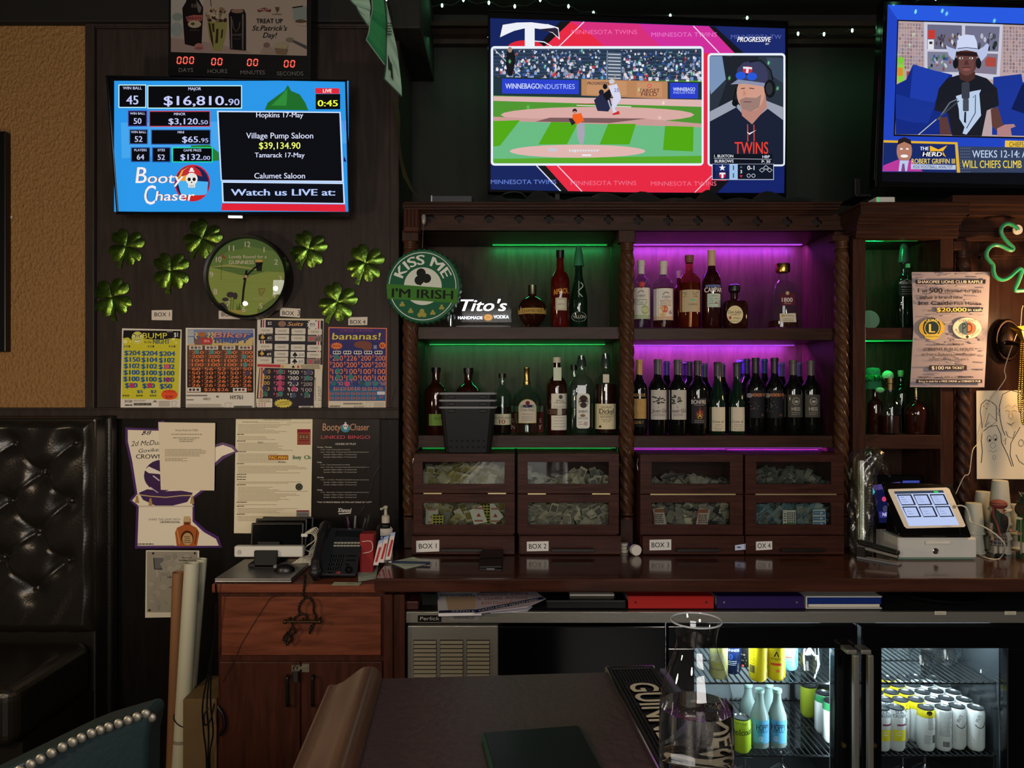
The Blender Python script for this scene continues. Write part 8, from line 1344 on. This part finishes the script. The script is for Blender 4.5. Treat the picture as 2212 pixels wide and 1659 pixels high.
def p_hp(px): return lambda c: (c.rect(px-75, 1090, px+75, 1280, '4a90b8'), c.poly([(px-75, 1225), (px, 1190), (px+75, 1215), (px+75, 1280), (px-75, 1280)], 'c8dce4'), c.text('HOPPY', px+12, 1148, 54, '1a3040', w=112, bold=.04), c.text('REFRESHER', px+10, 1185, 14, '1a3040', w=92), c.ell(px-8, 1245, 22, 24, '8ab0c8'))
FROST = mat('frosted_bottle', 'a8c0bc', .12, trans=.5, ior=1.2); HOP = [(.88, 0), (1, .03), (1, .44), (.95, .54), (.72, .66), (.50, .76), (.42, .84), (.40, .94), (.46, .95), (.46, 1)]
for px, d, pp_, lb in ((1641, 2.745, 1362, 'blue label sparkling water bottle beside the lime can'), (1679, 2.75, 1497, 'blue label sparkling water bottle in the middle of the shelf'), (1616, 2.86, None, 'sparkling water bottle behind the lime can'), (1661, 2.86, None, 'sparkling water bottle behind the two front bottles')):
    bottle(px, 20 if d < 2.8 else 19, {2.745: 1488, 2.75: 1488, 2.86: 1477}[d], d, ZS2, HOP, FROST, lb, mat('cap_pale', '9ac0b8', .4), .94, 'sparkling water bottles in the cooler', WATERY, .62, p_hp(pp_) if pp_ else None, K5)
GLS = thin_glass('stem_glass', (.95, .97, .97), .1, 1.6, .12); g0 = None
for px, d, lb, z in ((1748, 2.74, 'upside down glass beside the sky blue can', ZS1), (1764, 2.85, 'upside down glass at the hinge side of the first door', ZS1), (1735, 3.0, 'upside down glass at the back of the first door shelf', ZS1), (1993, 2.80, 'upside down glass closest to the second door glass', ZS1), (2046, 2.86, 'upside down glass behind the closest one', ZS1), (2010, 3.0, 'upside down glass at the back near the white notice', ZS1), (1945, 2.95, 'upside down glass at the far back of the second cooler', ZS1), (1610, 2.76, 'glass jar standing below the lowest wire shelf', ZS2-.2), (1690, 2.78, 'glass jar below the sparkling water bottles', ZS2-.2), (1950, 2.76, 'glass jar below the sunny cans', ZS2-.2), (1998, 2.78, 'glass jar below the white cans', ZS2-.2)):
    M = Matrix.Translation((wpx(px, d), d, z+.001))
    if g0 is None: g0 = thing('goblet', lb, 'glass', group='upside down glasses in the cooler', M=M); m = MB(); m.lathe([(.036, 0), (.046, .03), (.050, .055), (.044, .085), (.022, .105), (.008, .115), (.006, .15), (.010, .155), (.034, .160), (.035, .163)], tuple(M.translation), 28, cap=False); part('bowl', m, GLS, g0)
    else: dup(g0, M, lb)
sheet('cooler_notice', flat(3.0), [(2109, 1400), (2151, 1396), (2151, 1424), (2140, 1419), (2109, 1404)], lambda c: (c.lines(2136, 2148, (1400, 1404, 1408, 1412), 1.6, '4a6a8a', jit=.2)), 'white notice stuck inside the second cooler door', 'notice', None, col='c8dcec')
sheet('shelf_clip_tag', flat(2.76), [(2118, 1446), (2129, 1448), (2129, 1459), (2118, 1457)], None, 'tiny white tag clipped on the upper wire shelf', 'tag', None, col='c8d0d0')
# ================================================================ desk things on the left cabinet
ZL = ZC; Q3 = (220, 880, 3.2529)
X0, X1, YA, YB = wpx(463, 2.56), wpx(629, 2.56), 2.56, 2.845; t = thing('laptop', 'closed silver laptop on the wooden cabinet', 'laptop', ((X0+X1)/2, YA, ZL)); part('base', MB().box((X0, YA, ZL+.002), (X1, YB, ZL+.010)), SILVER, t, bevel=.003); part('lid', MB().box((X0, YA-.001, ZL+.011), (X1, YB, ZL+.017)), mat('laptop_lid', '8f9092', .38, .85), t, bevel=.003)
for a, b in ((480, 488), (495, 500), (506, 514)): part('port', MB().bp(a, 1258.4, b, 1260.4, YA-.0006, YA+.002), BLACK, t)
q = onz(611, 1236, ZL+.018); m = MB(); m.ball((q.x, q.y+.02, ZL+.018), .034, 14, (1.1, .75, .85)); m.v = [(a, b, max(c, ZL+.0175)) for a, b, c in m.v]; t = thing('computer_mouse', 'black computer mouse resting on the laptop', 'mouse', (q.x, q.y+.02, ZL+.0175)); part('shell', m, BLACK, t); part('scroll_wheel', MB().cyl((q.x-.030, q.y+.006, ZL+.036), (q.x-.030, q.y+.016, ZL+.036), .006, 12), GREYP, t)
# tablets in their stand
ZT5 = ZL+.0175; t = thing('tablet_stand', 'black stand with prongs holding tablets and a white strip', 'stand', (wpx(570, 2.76), 2.76, ZT5)); part('front_prong', MB().bp(548, 1190, 598, 1229, 2.70, 2.715), BLACKM, t, bevel=.004); part('base', MB().box((wpx(539, 2.72), 2.70, ZT5), (wpx(600, 2.72), 2.86, ZT5+.016)), BLACKM, t, bevel=.005); part('back_prong', MB().bp(555, 1170, 604, 1215, 2.765, 2.775), BLACKM, t, bevel=.004)
t = thing('white_strip', 'white plastic strip device clipped in the black stand', 'device', (wpx(580, 2.73), 2.73, zpx(1204, 2.73))); part('body', MB().bp(505, 1180, 654, 1204, 2.72, 2.75), WHITEP, t, bevel=.006); part('round_button', MB().lathe([(.009, 0), (.008, .002)], n=20, M=Matrix.Translation(P(517, 1193, 2.72)) @ Matrix.Rotation(pi/2, 4, 'X')), mat('button_grey', 'b4b2aa', .4), t)
for i, (a, b, c_, e, d, lb) in enumerate(((541, 655, 1129, 1196, 2.79, 'front black tablet standing in the stand'), (550, 662, 1120, 1194, 2.82, 'middle black tablet in the stand'), (565, 676, 1116, 1192, 2.85, 'rear black tablet in the stand with blue lit edge'))):
    fr = Fr(P((a+b)/2, (c_+e)/2, d), (1, 0, 0), (.0, .18, 1)); tt = thing('tablet_computer', lb, 'tablet', group='tablets in the desk stand', M=fr.M); u0, v0, u1, v1 = frect(fr, a, c_, b, e); part('body', MB().box((u0, 0, v0), (u1, .009, v1)), BLACK, tt, local=True, bevel=.004); part('screen', MB().box((u0+.006, -.0006, v0+.006), (u1-.006, .001, v1-.006)), mat('tablet_glass', '060709', .06, spec=.4), tt, local=True)
m = MB(); rnd.seed(21)
for k in range(5): m.tube(spline([P(652, 1157, 2.77), P(672+k*3, 1152-3*k, 2.78), P(680+k*2, 1166+k*3, 2.79), P(655+rnd.random()*20, 1185+k*6, 2.80), P(680, 1198+k*4, 2.78), P(650-k*5, 1205+k*3, 2.77), tuple(onz(690, 1222, ZL+.004))], 8), .0022, 6)
solo('white_cables', m, WC, 'tangle of white charging cables between tablets and telephone', 'cables', kind='stuff')
m = MB(); m.bp(650, 1153, 664, 1160, 2.764, 2.772); solo('cable_plug', m, WHITEP, 'white plug in the side of the front tablet', 'plug', bevel=.002)
# telephone
fr = corners((724, 1138), (790, 1139), (701, 1243), 2.76, 2.76, 2.60); t = thing('desk_telephone', 'grey black desk telephone with handset at its side', 'telephone', M=fr.M); u0, v0 = Cv(fr, *Q3).pt(1468, 1205)[0], Cv(fr, *Q3).pt(1600, 1195)[2]; v0 += .012; u1, v1 = Cv(fr, *Q3).pt(1848, 850)[0], Cv(fr, *Q3).pt(1700, 842)[2]
part('base', MB().box((u0, .002, v0), (u1, .012, v1)), mat('phone_grey', '222428', .4), t, local=True, bevel=.006); m = MB(); a, b = fr.at(0, v0+.01, .012), fr.at(0, v1, .012); xa, xb = fr.at(u0, 0).x, fr.at(u1, 0).x; m.add([(x, y, z) for x in (xa+.01, xb-.01) for y, z in ((a.y, a.z), (b.y, b.z), (b.y+.01, ZL+.001), (a.y+.01, ZL+.001))], [(0, 1, 2, 3), (7, 6, 5, 4), (0, 4, 5, 1), (1, 5, 6, 2), (2, 6, 7, 3), (3, 7, 4, 0)]); part('foot_wedge', m, BLACK, t)
cv = Cv(fr, *Q3, y=.0018); cv.poly([(1645, 862), (1838, 868), (1832, 912), (1636, 906)], '14181a'); cv.text('NEC', 1742, 852, 8, '8a8c90', w=24)
for i in range(5): cv.rect(1650+i*38, 922, 1672+i*38, 927, '0a0a0c', up=0)
for j in (0, 1):
    for i in range(8): x = 1632+i*23.5-j*4; cv.poly([(x, 944+j*20), (x+20, 945+j*20), (x+18, 956+j*20), (x-2, 955+j*20)], 'a8a898', up=0)
for j in range(4):
    for i in range(3): x, y = 1622+i*34-j*7, 1042+j*29.5; cv.poly([(x-13, y-9), (x+13, y-8), (x+11, y+10), (x-15, y+9)], '0c0d0f', up=0); cv.text('123456789*0#'[j*3+i], x-1, y, 8, '8a8c8e', up=1)
cv.ell(1735, 1140, 28, 27, '0d0e10'); cv.ell(1735, 1140, 12, 12, '1c1e22'); cv.ell(1662, 1160, 16, 8, '9a3a34'); cv.rect(1718, 1038, 1788, 1046, '0c0d0f'); cv.rect(1714, 1068, 1780, 1076, '0c0d0f'); cv.rect(1714, 1097, 1735, 1108, '0c0d0f'); cv.rect(1588, 1155, 1620, 1166, '0c0d0f')
part('key_panel', cv, GLOSSP, t, local=True)
c2 = Cv(fr, *Q3); L_ = [c2.pt(x, y) for x, y in ((1572, 855), (1555, 930), (1535, 1020), (1515, 1110), (1505, 1165))]; m = MB(); m.tube(spline([(p[0], -.018-(.016 if 0 < i < 4 else 0), p[2]) for i, p in enumerate(L_)], 5), [.017]*3+[.016]*4+[.0125]*8+[.016]*3+[.019]*3, 12); m.ball((L_[0][0], -.012, L_[0][2]), .022, 10, (1, .9, 1.1)); m.ball((L_[4][0], -.012, L_[4][2]), .023, 10, (1, .9, 1.1)); part('handset', m, mat('handset_black', '15161a', .45), t, local=True)
m = MB(); pts = []; A = fr.at(L_[4][0], L_[4][2], .0)
for k in range(60): f = k/59; p = Vector((A.x-.004+.02*f, A.y-.03+.02*f, max(ZL+.007, A.z-.006-.02*sin(pi*f)))); pts.append(p+Vector((.004*cos(k*1.6), 0, .004*sin(k*1.6)))) 
m.tube(pts, .0014, 5); part('coiled_cord', m, BLACK, t)
# pens, red box, sanitiser, strips, notes
q = onz(768, 1226, ZL); q.y = 2.86; t = thing('pen_cup', 'black cup of pens behind the telephone', 'cup', tuple(Vector((q.x, q.y, ZL)))); m = MB(); m.lathe([(.036, 0), (.038, .10), (.035, .10), (.033, .004), (1e-6, .004)], (q.x, q.y, ZL), 24, cap=False); part('cup_body', m, BLACK, t)
for i, (x0, y0, x1, y1, col) in enumerate(((758, 1160, 750, 1116, '5a3050'), (764, 1160, 768, 1114, '8a8a90'), (786, 1160, 797, 1112, '2a2a2c'), (778, 1160, 790, 1118, '3a3c44'))): pp_ = thing('pen', ('plum pen standing in the black cup', 'silver pen standing in the black cup', 'dark pen leaning highest out of the cup', 'charcoal pen leaning in the cup')[i], 'pen', tuple(P(x0, y0, 2.86)), 'pens in the black cup'); part('barrel', MB().cyl(P(x0, y0+12, 2.86+.004*i), P(x1, y1, 2.86+.004*i), .0042, 10), mat('pen_'+col, col, .3, .3), pp_); part('clip', MB().cyl(P(x1+1.5, y1+2, 2.855+.004*i), P(x1+(x0-x1)*.35+1.5, y1+(y0-y1)*.35, 2.855+.004*i), .001, 6), SILVER, pp_)
t = thing('red_box', 'small red box with curved white line beside the telephone', 'box', tuple(P(793, 1227, 2.74))); part('carton', MB().box((wpx(779, 2.72), 2.70, ZL+.001), (wpx(809, 2.72), 2.76, zpx(1153, 2.70))), mat('carton_red', '8a1a1c', .35), t, bevel=.003); m = MB(); m.tube(spline([P(782, 1170, 2.6985), P(800, 1169, 2.6985), P(805, 1180, 2.6985), P(801, 1191, 2.6985), P(784, 1195, 2.6985)]), .0012, 6); part('white_line', m, WHITEP, t)
d = 2.80; X = wpx(833, d); t = thing('sanitiser_bottle', 'clear pump bottle of hand sanitiser beside the corner panel', 'bottle', (X, d, ZL)); zt = zpx(1131, d); R = .036; m = MB(); m.lathe([(R*.95, 0), (R, .006), (R, zt-ZL-.02), (R*.85, zt-ZL-.006), (.013, zt-ZL), (.013, zt-ZL+.012)], (X, d, ZL), 28); part('bottle_body', m, CLEAR, t); m = MB(); m.lathe([(.015, 0), (.015, .024), (.010, .028), (.006, .030), (.005, .052), (.008, .054), (.008, .062), (.004, .064)], (X, d, zt+.004), 20); m.cyl((X, d, zt+.062), (X-.014, d-.022, zt+.058), .0045, 10); part('pump', m, mat('pump_ivory', 'b8b2a4', .4), t)
cv = Cv(Cylf(X, d, R*1.01), *Q3, g=1.0); cv.rect(1958, 850, 2040, 1090, 'b8b4ac'); cv.rect(1958, 900, 2040, 935, '2a3a70'); cv.text('Purell', 1992, 917, 22, 'd8dce8', w=62, shear=.2, bold=.03); part('bottle_label', cv, PRINT, t)
for i, (x, lb) in enumerate(((815, 'red and white packet leaning closest to the red box'), (827, 'middle red and white packet of the leaning three'), (841, 'red and white packet leaning closest to the sanitiser'))):
    fr = Fr(P(x+4, 1190-4*i, 2.70), (1, 0, 0), (.22, .25, 1)); sheet('paper_packet', fr, [(x+3, 1168-i*8), (x+13, 1165-i*8), (x+2, 1221-i*6), (x-9, 1221-i*6)], lambda c, x=x, i=i: (c.poly([(x+4, 1182-i*8), (x+9, 1182-i*8), (x, 1214-i*6), (x-5, 1214-i*6)], 'a02a34'), c.poly([(x+3, 1168-i*8), (x+13, 1165-i*8), (x+12, 1172-i*8), (x+2, 1175-i*8)], '8aa0c0')), lb, 'packet', 'packets beside the red box', col='c4b8b4', thick=.004)
laid('paper_note', [(772, 1229), (818, 1218), (812, 1250), (774, 1256)], ZL+.003, None, 'pale green note lying beside the telephone', 'paper', 'b4c4b0'); laid('paper_note', [(722, 1257), (782, 1258), (776, 1264), (716, 1264)], ZL+.002, lambda c: c.lines(750, 772, (1260,), 1.2, '7a846c'), 'narrow pale slip at the edge of the cabinet top', 'paper', 'b0b89c')
# bead chain and cord over the drawer
C7 = lambda x, y, d=2.545: P(420+x/3.96, 1240+y/3.96, d); m = MB(); CH = mat('bead_dark', '1d1812', .3, .3)
for pts in ([(945, 10, 2.60), (946, 60, 2.545), (938, 120), (932, 180), (945, 205), (905, 255), (893, 310), (905, 345), (865, 370), (835, 415), (840, 450), (812, 490), (800, 540), (780, 570), (797, 612)], [(945, 205), (990, 210), (1022, 262), (1020, 320), (1042, 370), (1022, 420), (1005, 470), (985, 505), (1000, 440)], [(905, 340), (940, 345), (962, 365), (960, 395), (925, 390)], [(840, 455), (862, 495), (825, 520), (830, 560), (800, 590), (762, 555), (800, 500)]): strand(m, [C7(*p) for p in pts], .0052, .0095)
solo('bead_chain', m, CH, 'dark bead chain draped over the cabinet drawer handle', 'beads')
m = MB(); m.tube([C7(705, 182, 2.555), C7(650, 205, 2.568), C7(585, 300, 2.568), C7(490, 450, 2.568), C7(400, 600, 2.568), C7(362, 695, 2.568), C7(330, 760, 2.566), C7(240, 925, 2.566)], .0011, 6); solo('thin_cord', m, mat('cord_brown', '1c0d08', .6), 'thin dark cord hanging slanted across the drawer front', 'cord')
# ================================================================ rolls, carton and cords on the floor by the wall
def tube_thing(name, label, a, b, da, db, r, m_, inner=True, extra=None):
    A, B = P(*a, da), P(*b, db); t_ = (A-B).z/(A-B).normalized().z; dv = (A-B).normalized(); Bt = B-dv*(B.z/dv.z); t = thing(name, label, 'tube', tuple(Bt+Vector((0, 0, 0)))); M = Matrix.Translation(Bt) @ dv.to_track_quat('Z', 'Y').to_matrix().to_4x4(); L = (A-Bt).length; m = MB(); m.lathe([(r, .01), (r, L), (r-.003, L), (r-.003, L-.08), (1e-6, L-.08)] , n=28, M=M, cap=False); part('roll', m, m_, t); return t, M, L
t, M, L = tube_thing('cardboard_tube', 'brown cardboard tube standing behind the white rolls', (385, 1236), (371, 1659), 2.78, 2.80, .0205, mat('tube_brown', '8a6240', .6)); 
RP = mat('roll_paper', 'c0bea8', .6); t, M, L = tube_thing('paper_roll', 'tall white paper roll standing against the wall', (415, 1216), (388, 1659), 2.73, 2.68, .027, RP); part('band', MB().lathe([(.0274, L*.36), (.0274, L*.372)], n=28, M=M, cap=False), mat('band_grey', '8a8676', .6), t); m = MB(); m.tube([M @ Vector((.030*cos(a*pi/10), .030*sin(a*pi/10), L*.44+.02*cos(a*pi/10))) for a in range(20)], .002, 6, True); part('tie_cord', m, BLACK, t)
t, M, L = tube_thing('paper_roll', 'slimmer white paper roll leaning behind the tall one', (436, 1207), (399, 1659), 2.80, 2.79, .019, RP)
t = thing('cardboard_box', 'plain tan cardboard box on the floor under the cabinet edge', 'box', (wpx(432, 2.62), 2.72, 0)); KB = mat('carton_tan', '6a5636', .7, var=(6, .15)); part('carton', MB().box((wpx(395, 2.62), 2.62, 0), (wpx(468, 2.62), 2.84, zpx(1512, 2.62))), KB, t, bevel=.002); part('carton_flap', MB().box((wpx(397, 2.62), 2.622, zpx(1512, 2.62)), (wpx(467, 2.62), 2.73, zpx(1511, 2.62)+.002)), KB, t)
m = MB()
for off in (0, 9, 17): m.tube(spline([P(466, 1262, 2.53), P(467, 1300, 2.54), P(464, 1370, 2.55), P(452+off*.3, 1440, 2.56), P(438+off, 1520, 2.56), P(440+off*1.2, 1580, 2.56), P(446+off*.4, 1640, 2.56), P(444+off, 1760, 2.56)]), .003, 6)
m.tube(spline([P(463, 1520, 2.56), P(455, 1555, 2.55), P(443, 1566, 2.55), P(441, 1545, 2.555), P(450, 1530, 2.56)]), .003, 6); m.tube(spline([P(470, 1525, 2.565), P(482, 1545, 2.56), P(484, 1570, 2.56), P(474, 1588, 2.562)]), .006, 8); solo('black_cables', m, BLACK, 'bundle of black cables hanging down the cabinet side', 'cables', kind='stuff')
m = MB(); m.tube(spline([P(853, 838, 3.03), P(846, 870, 3.035), P(842, 935, 3.04), P(836, 985, 3.04), P(812, 1020, 3.045), P(800, 1060, 3.045), P(780, 1105, 3.045), P(757, 1128, 3.02), P(752, 1160, 2.96)]), .0012, 6); solo('wall_wire', m, BLACK, 'thin black wire running down the wall across the bingo poster', 'wire')
# picture frame edge and paint chip at the far left
solo('hanging_frame', MB().bp(-120, 283, 12, 760, DL-.03, DL+.003), BLACK, 'black frame edge hanging on the gold wall at the picture border', 'frame', bevel=.004)
m = MB(); q = P(20, 470, DL+.004); m.add([(q.x+.013*cos(a)*(1+.3*sin(3*a)), q.y-.0006, q.z+.006*sin(a)) for a in [k*pi/6 for k in range(12)]], [tuple(range(12))]); solo('paint_chip', m, CREAM, 'small white chip mark on the gold stucco wall', 'mark')
# ================================================================ booth seat and chair
LE = mat('booth_leather', '1d1a16', .30, bump=(120, .12), spec=.6); bt = thing('booth_seat', 'black leather booth bench with button tufted back', 'bench', (wpx(60, 2.7), 2.7, 0))
BT_ = [(x/2.129, 880+y/2.129) for x, y in ((75, 160), (345, 163), (200, 300), (52, 430), (325, 430), (178, 570), (-95, 300), (-110, 570), (15, 690), (312, 705), (168, 835), (-120, 835), (-70, 430), (-60, 160))]
def near_seg(p, a, b): ax_, ay = b[0]-a[0], b[1]-a[1]; t_ = max(0, min(1, ((p[0]-a[0])*ax_+(p[1]-a[1])*ay)/(ax_*ax_+ay*ay))); return sqrt((p[0]-a[0]-t_*ax_)**2+(p[1]-a[1]-t_*ay)**2)
SEG = [(BT_[i], BT_[j]) for i, j in ((0, 2), (1, 2), (2, 3), (2, 4), (3, 5), (4, 5), (5, 8), (5, 9), (8, 10), (9, 10), (6, 0), (6, 3), (7, 3), (7, 8), (8, 11))]
def tuft(u, v):
    px, py = -120+u*325, 1365-v*455; db_ = min(sqrt((px-b[0])**2+(py-b[1])**2) for b in BT_); ds = min(near_seg((px, py), *s) for s in SEG); e = min(1, (205-px)/14, (py-908)/16, (1365-py)/20); e = max(0, e)**.5
    dep = 2.90-.035*e+.034*math.exp(-(db_/24)**2)+.006*math.exp(-(ds/5)**2)*(db_ > 6)-.004*sin(px*.09+py*.05); q = P(px, py, 2.9); return (q.x, dep, q.z)
m = MB(); m.grid(tuft, 130, 170); tb = part('tufted_back', m, LE, bt)
for b in BT_[:6]+BT_[8:11]: part('button', MB().ball(P(b[0], b[1], 2.893)+Vector((0, .006, 0)), .010, 8, (1, .6, 1)), LE, tb)
part('back_frame', MB().box((-3.2, 2.902, .1), (wpx(206, 2.9), 3.03, zpx(902, 2.9))), LE, bt, bevel=.008); part('side_bolster', MB().bp(207, 898, 240, 1800, 2.985, 3.04), LE, bt, bevel=.012, seg=4)
m = MB(); zs = zpx(1384, 2.88); m.box((-3.2, 2.42, zs-.20), (wpx(198, 2.88), 2.89, zs)); part('seat_cushion', m, LE, bt, bevel=.045, seg=5); part('plinth', MB().box((-3.2, 2.48, 0), (wpx(196, 2.88), 3.0, zs-.2)), LE, bt)
GLE = mat('chair_leather', '1c2b2d', .34, bump=(90, .08)); ch = thing('leather_chair', 'dark green leather chair with silver nailhead trim in the corner', 'chair', (-.88, 1.15, 0)); TOP = [(45, 1657), (100, 1627), (155, 1598), (200, 1577), (244, 1561), (285, 1547), (319, 1535)]
def dch(x): return 1.30-.00045*(331-x)
pts = [P(x, y, dch(x)) for x, y in TOP]; tl = pts[0]+(pts[0]-pts[1])*4; pts = [tl]+pts; en = P(331, 1546, 1.30); e2 = P(329, 1590, 1.31); e3 = P(338, 1720, 1.33)
front = pts+[en, e2, e3]; low = Vector((-.62, 1.34, .62)); m = MB(); out = [(p.x, p.z) for p in front]+[(-.66, .62), (-1.28, .62), (-1.28, pts[0].z)]
n = len(out); yd = lambda x: 1.30-.00045*(331-(CX+x*F/1.28)); m.add([(x, yd(x), z) for x, z in out]+[(x, yd(x)+.055, z+.004) for x, z in out], [tuple(range(n)), tuple(range(2*n-1, n-1, -1))]+[(i, (i+1) % n, n+(i+1) % n, n+i) for i in range(n)]); part('backrest', m, GLE, ch, bevel=.010, seg=3)
NH = mat('nailhead_silver', '8f8b80', .5, .8); sp = spline(pts[1:]+[en], 12); acc = 0; last = None
for i, p in enumerate(sp):
    if last is None or (p-last).length >  .0128: last = p; part('nailhead', MB().ball(p+Vector((0, -.003, -.004)), .0082, 6, (1, .55, 1)), NH, ch)
part('seat', MB().box((-1.2, 1.36, .52), (-.66, 1.80, .64)), GLE, ch, bevel=.03, seg=3)
for x in (-1.16, -.70):
    for y in (1.36, 1.76): part('leg', MB().cyl((x, y, 0), (x, y, .52), .018, 10, .022), WRZ, ch)
# ================================================================ things on the front bar
class Loc:
    def __init__(s, M): s.M = M
    def px(s, x, y): return x, -y
mt = thing('bar_mat', 'black rubber bar mat with raised white lettering', 'mat', M=FB @ Matrix.Translation((.446, -.004, .0008))); RB = mat('rubber_black', '0f1012', .55)
part('rubber_base', MB().box((.003, -1.3, 0), (.098, 0, .006)), RB, mt, local=True, bevel=.002); m = MB()
for i in range(2): m.box((.004+i*.087, -1.3, .006), (.010+i*.087, -.002, .010))
m.box((.010, -.009, .006), (.091, -.002, .010)); part('raised_rim', m, RB, mt, local=True, bevel=.001)
m = MB()
for j in range(110):
    for i in range(13):
        x, y = .013+i*.0062, -.014-j*.0062; 
        if .022 < x < .081 and -.375 < y < -.075: continue
        m.box((x, y, .006), (x+.0036, y+.0036, .0095))
part('nubs', m, RB, mt, local=True, kind='stuff'); part('metal_edge', MB().box((-.001, -1.3, 0), (.002, .002, .010)).box((-.001, -.0005, 0), (.10, .003, .010)), CHROME, mt, local=True)
LF = Loc(None); cv = Cv(LF, y=0); cv.lay = 0; v, f = glyphs('GUINNESS', .05); wx = max(p[0] for p in v); sc_ = .285/wx; hh = .050/CAPH; m = MB(); top = [(.027+q[1]*hh, -.082-q[0]*sc_, .0105) for q in v]; m.add(top+[(a, b, .006) for a, b, c in top], list(f)+[tuple(i+len(v) for i in p[::-1]) for p in f]); part('lettering', m, mat('letter_cream', 'cfc6b0', .5), mt, local=True)
part('clear_edge', MB().box((.1115, -1.3, -.04), (.122, .0, .004)), mat('clear_acrylic', 'b0bcc8', .1, trans=.8), mt, local=True)
cz = BT+.0115; cx_ = wpx(1504, 1.07); t = thing('water_carafe', 'clear glass carafe half full of water on the bar mat', 'carafe', (cx_, 1.07, cz)); GLASS = thin_glass('carafe_glass', (.96, .975, .98), .0, 1.5, .06); hC = 1.65-.3395-cz
ou = [(.046, 0), (.051, .003), (.0525, .012), (.0528, .07), (.0522, .105), (.0500, .125), (.0445, .147), (.0375, .167), (.0315, .182), (.0285, .194), (.0283, .203), (.0305, .217), (.0340, hC-.004), (.0358, hC)]
m = MB(); m.lathe([(1e-6, 0)]+ou, (cx_, 1.07, cz), 64, cap=False); part('glass', m, GLASS, t); m = MB(); m.tube([(cx_+.0358*cos(a*pi/24), 1.07+.0358*sin(a*pi/24), cz+hC) for a in range(48)], .0013, 8, True); part('rim', m, mat('rim_glass', 'd0d8dc', .1, trans=.5), t)
wl = .106; wi = [(1e-6, .0072), (.0488, .0082)]+[(r-.0008, z) for r, z in ou[2:] if z < wl]+[(.0512, wl), (1e-6, wl)]; m = MB(); m.lathe(wi, (cx_, 1.07, cz), 64, cap=False); part('water', m, mat('water', 'ffffff', 0, trans=1, ior=1.33), t)
a, b = Vector((-.0504, 1.2145, BT)), Vector((.111, 1.241, BT)); r = (b-a).normalized(); u = Vector((-r.y, r.x, 0)); fr = Fr(tuple(a), r, u); t = thing('order_tablet', 'black tablet in green case lying on the front bar', 'tablet', M=fr.M); W_ = .166; LN = .245
part('case', MB().box((0, -.012, -LN), (W_, -.0005, .002)), mat('case_green', '123a26', .4), t, local=True, bevel=.005); part('screen', MB().box((.005, -.0135, -LN+.006), (W_-.005, -.0119, -.004)), mat('tablet_face', '0c0f16', .3, spec=.25), t, local=True, bevel=.0008); part('button', MB().lathe([(.005, 0), (.005, .0008)], n=16, M=Matrix.Translation((W_/2, -.0135, -LN+.012)) @ Matrix.Rotation(pi/2, 4, 'X')), GREYP, t, local=True)
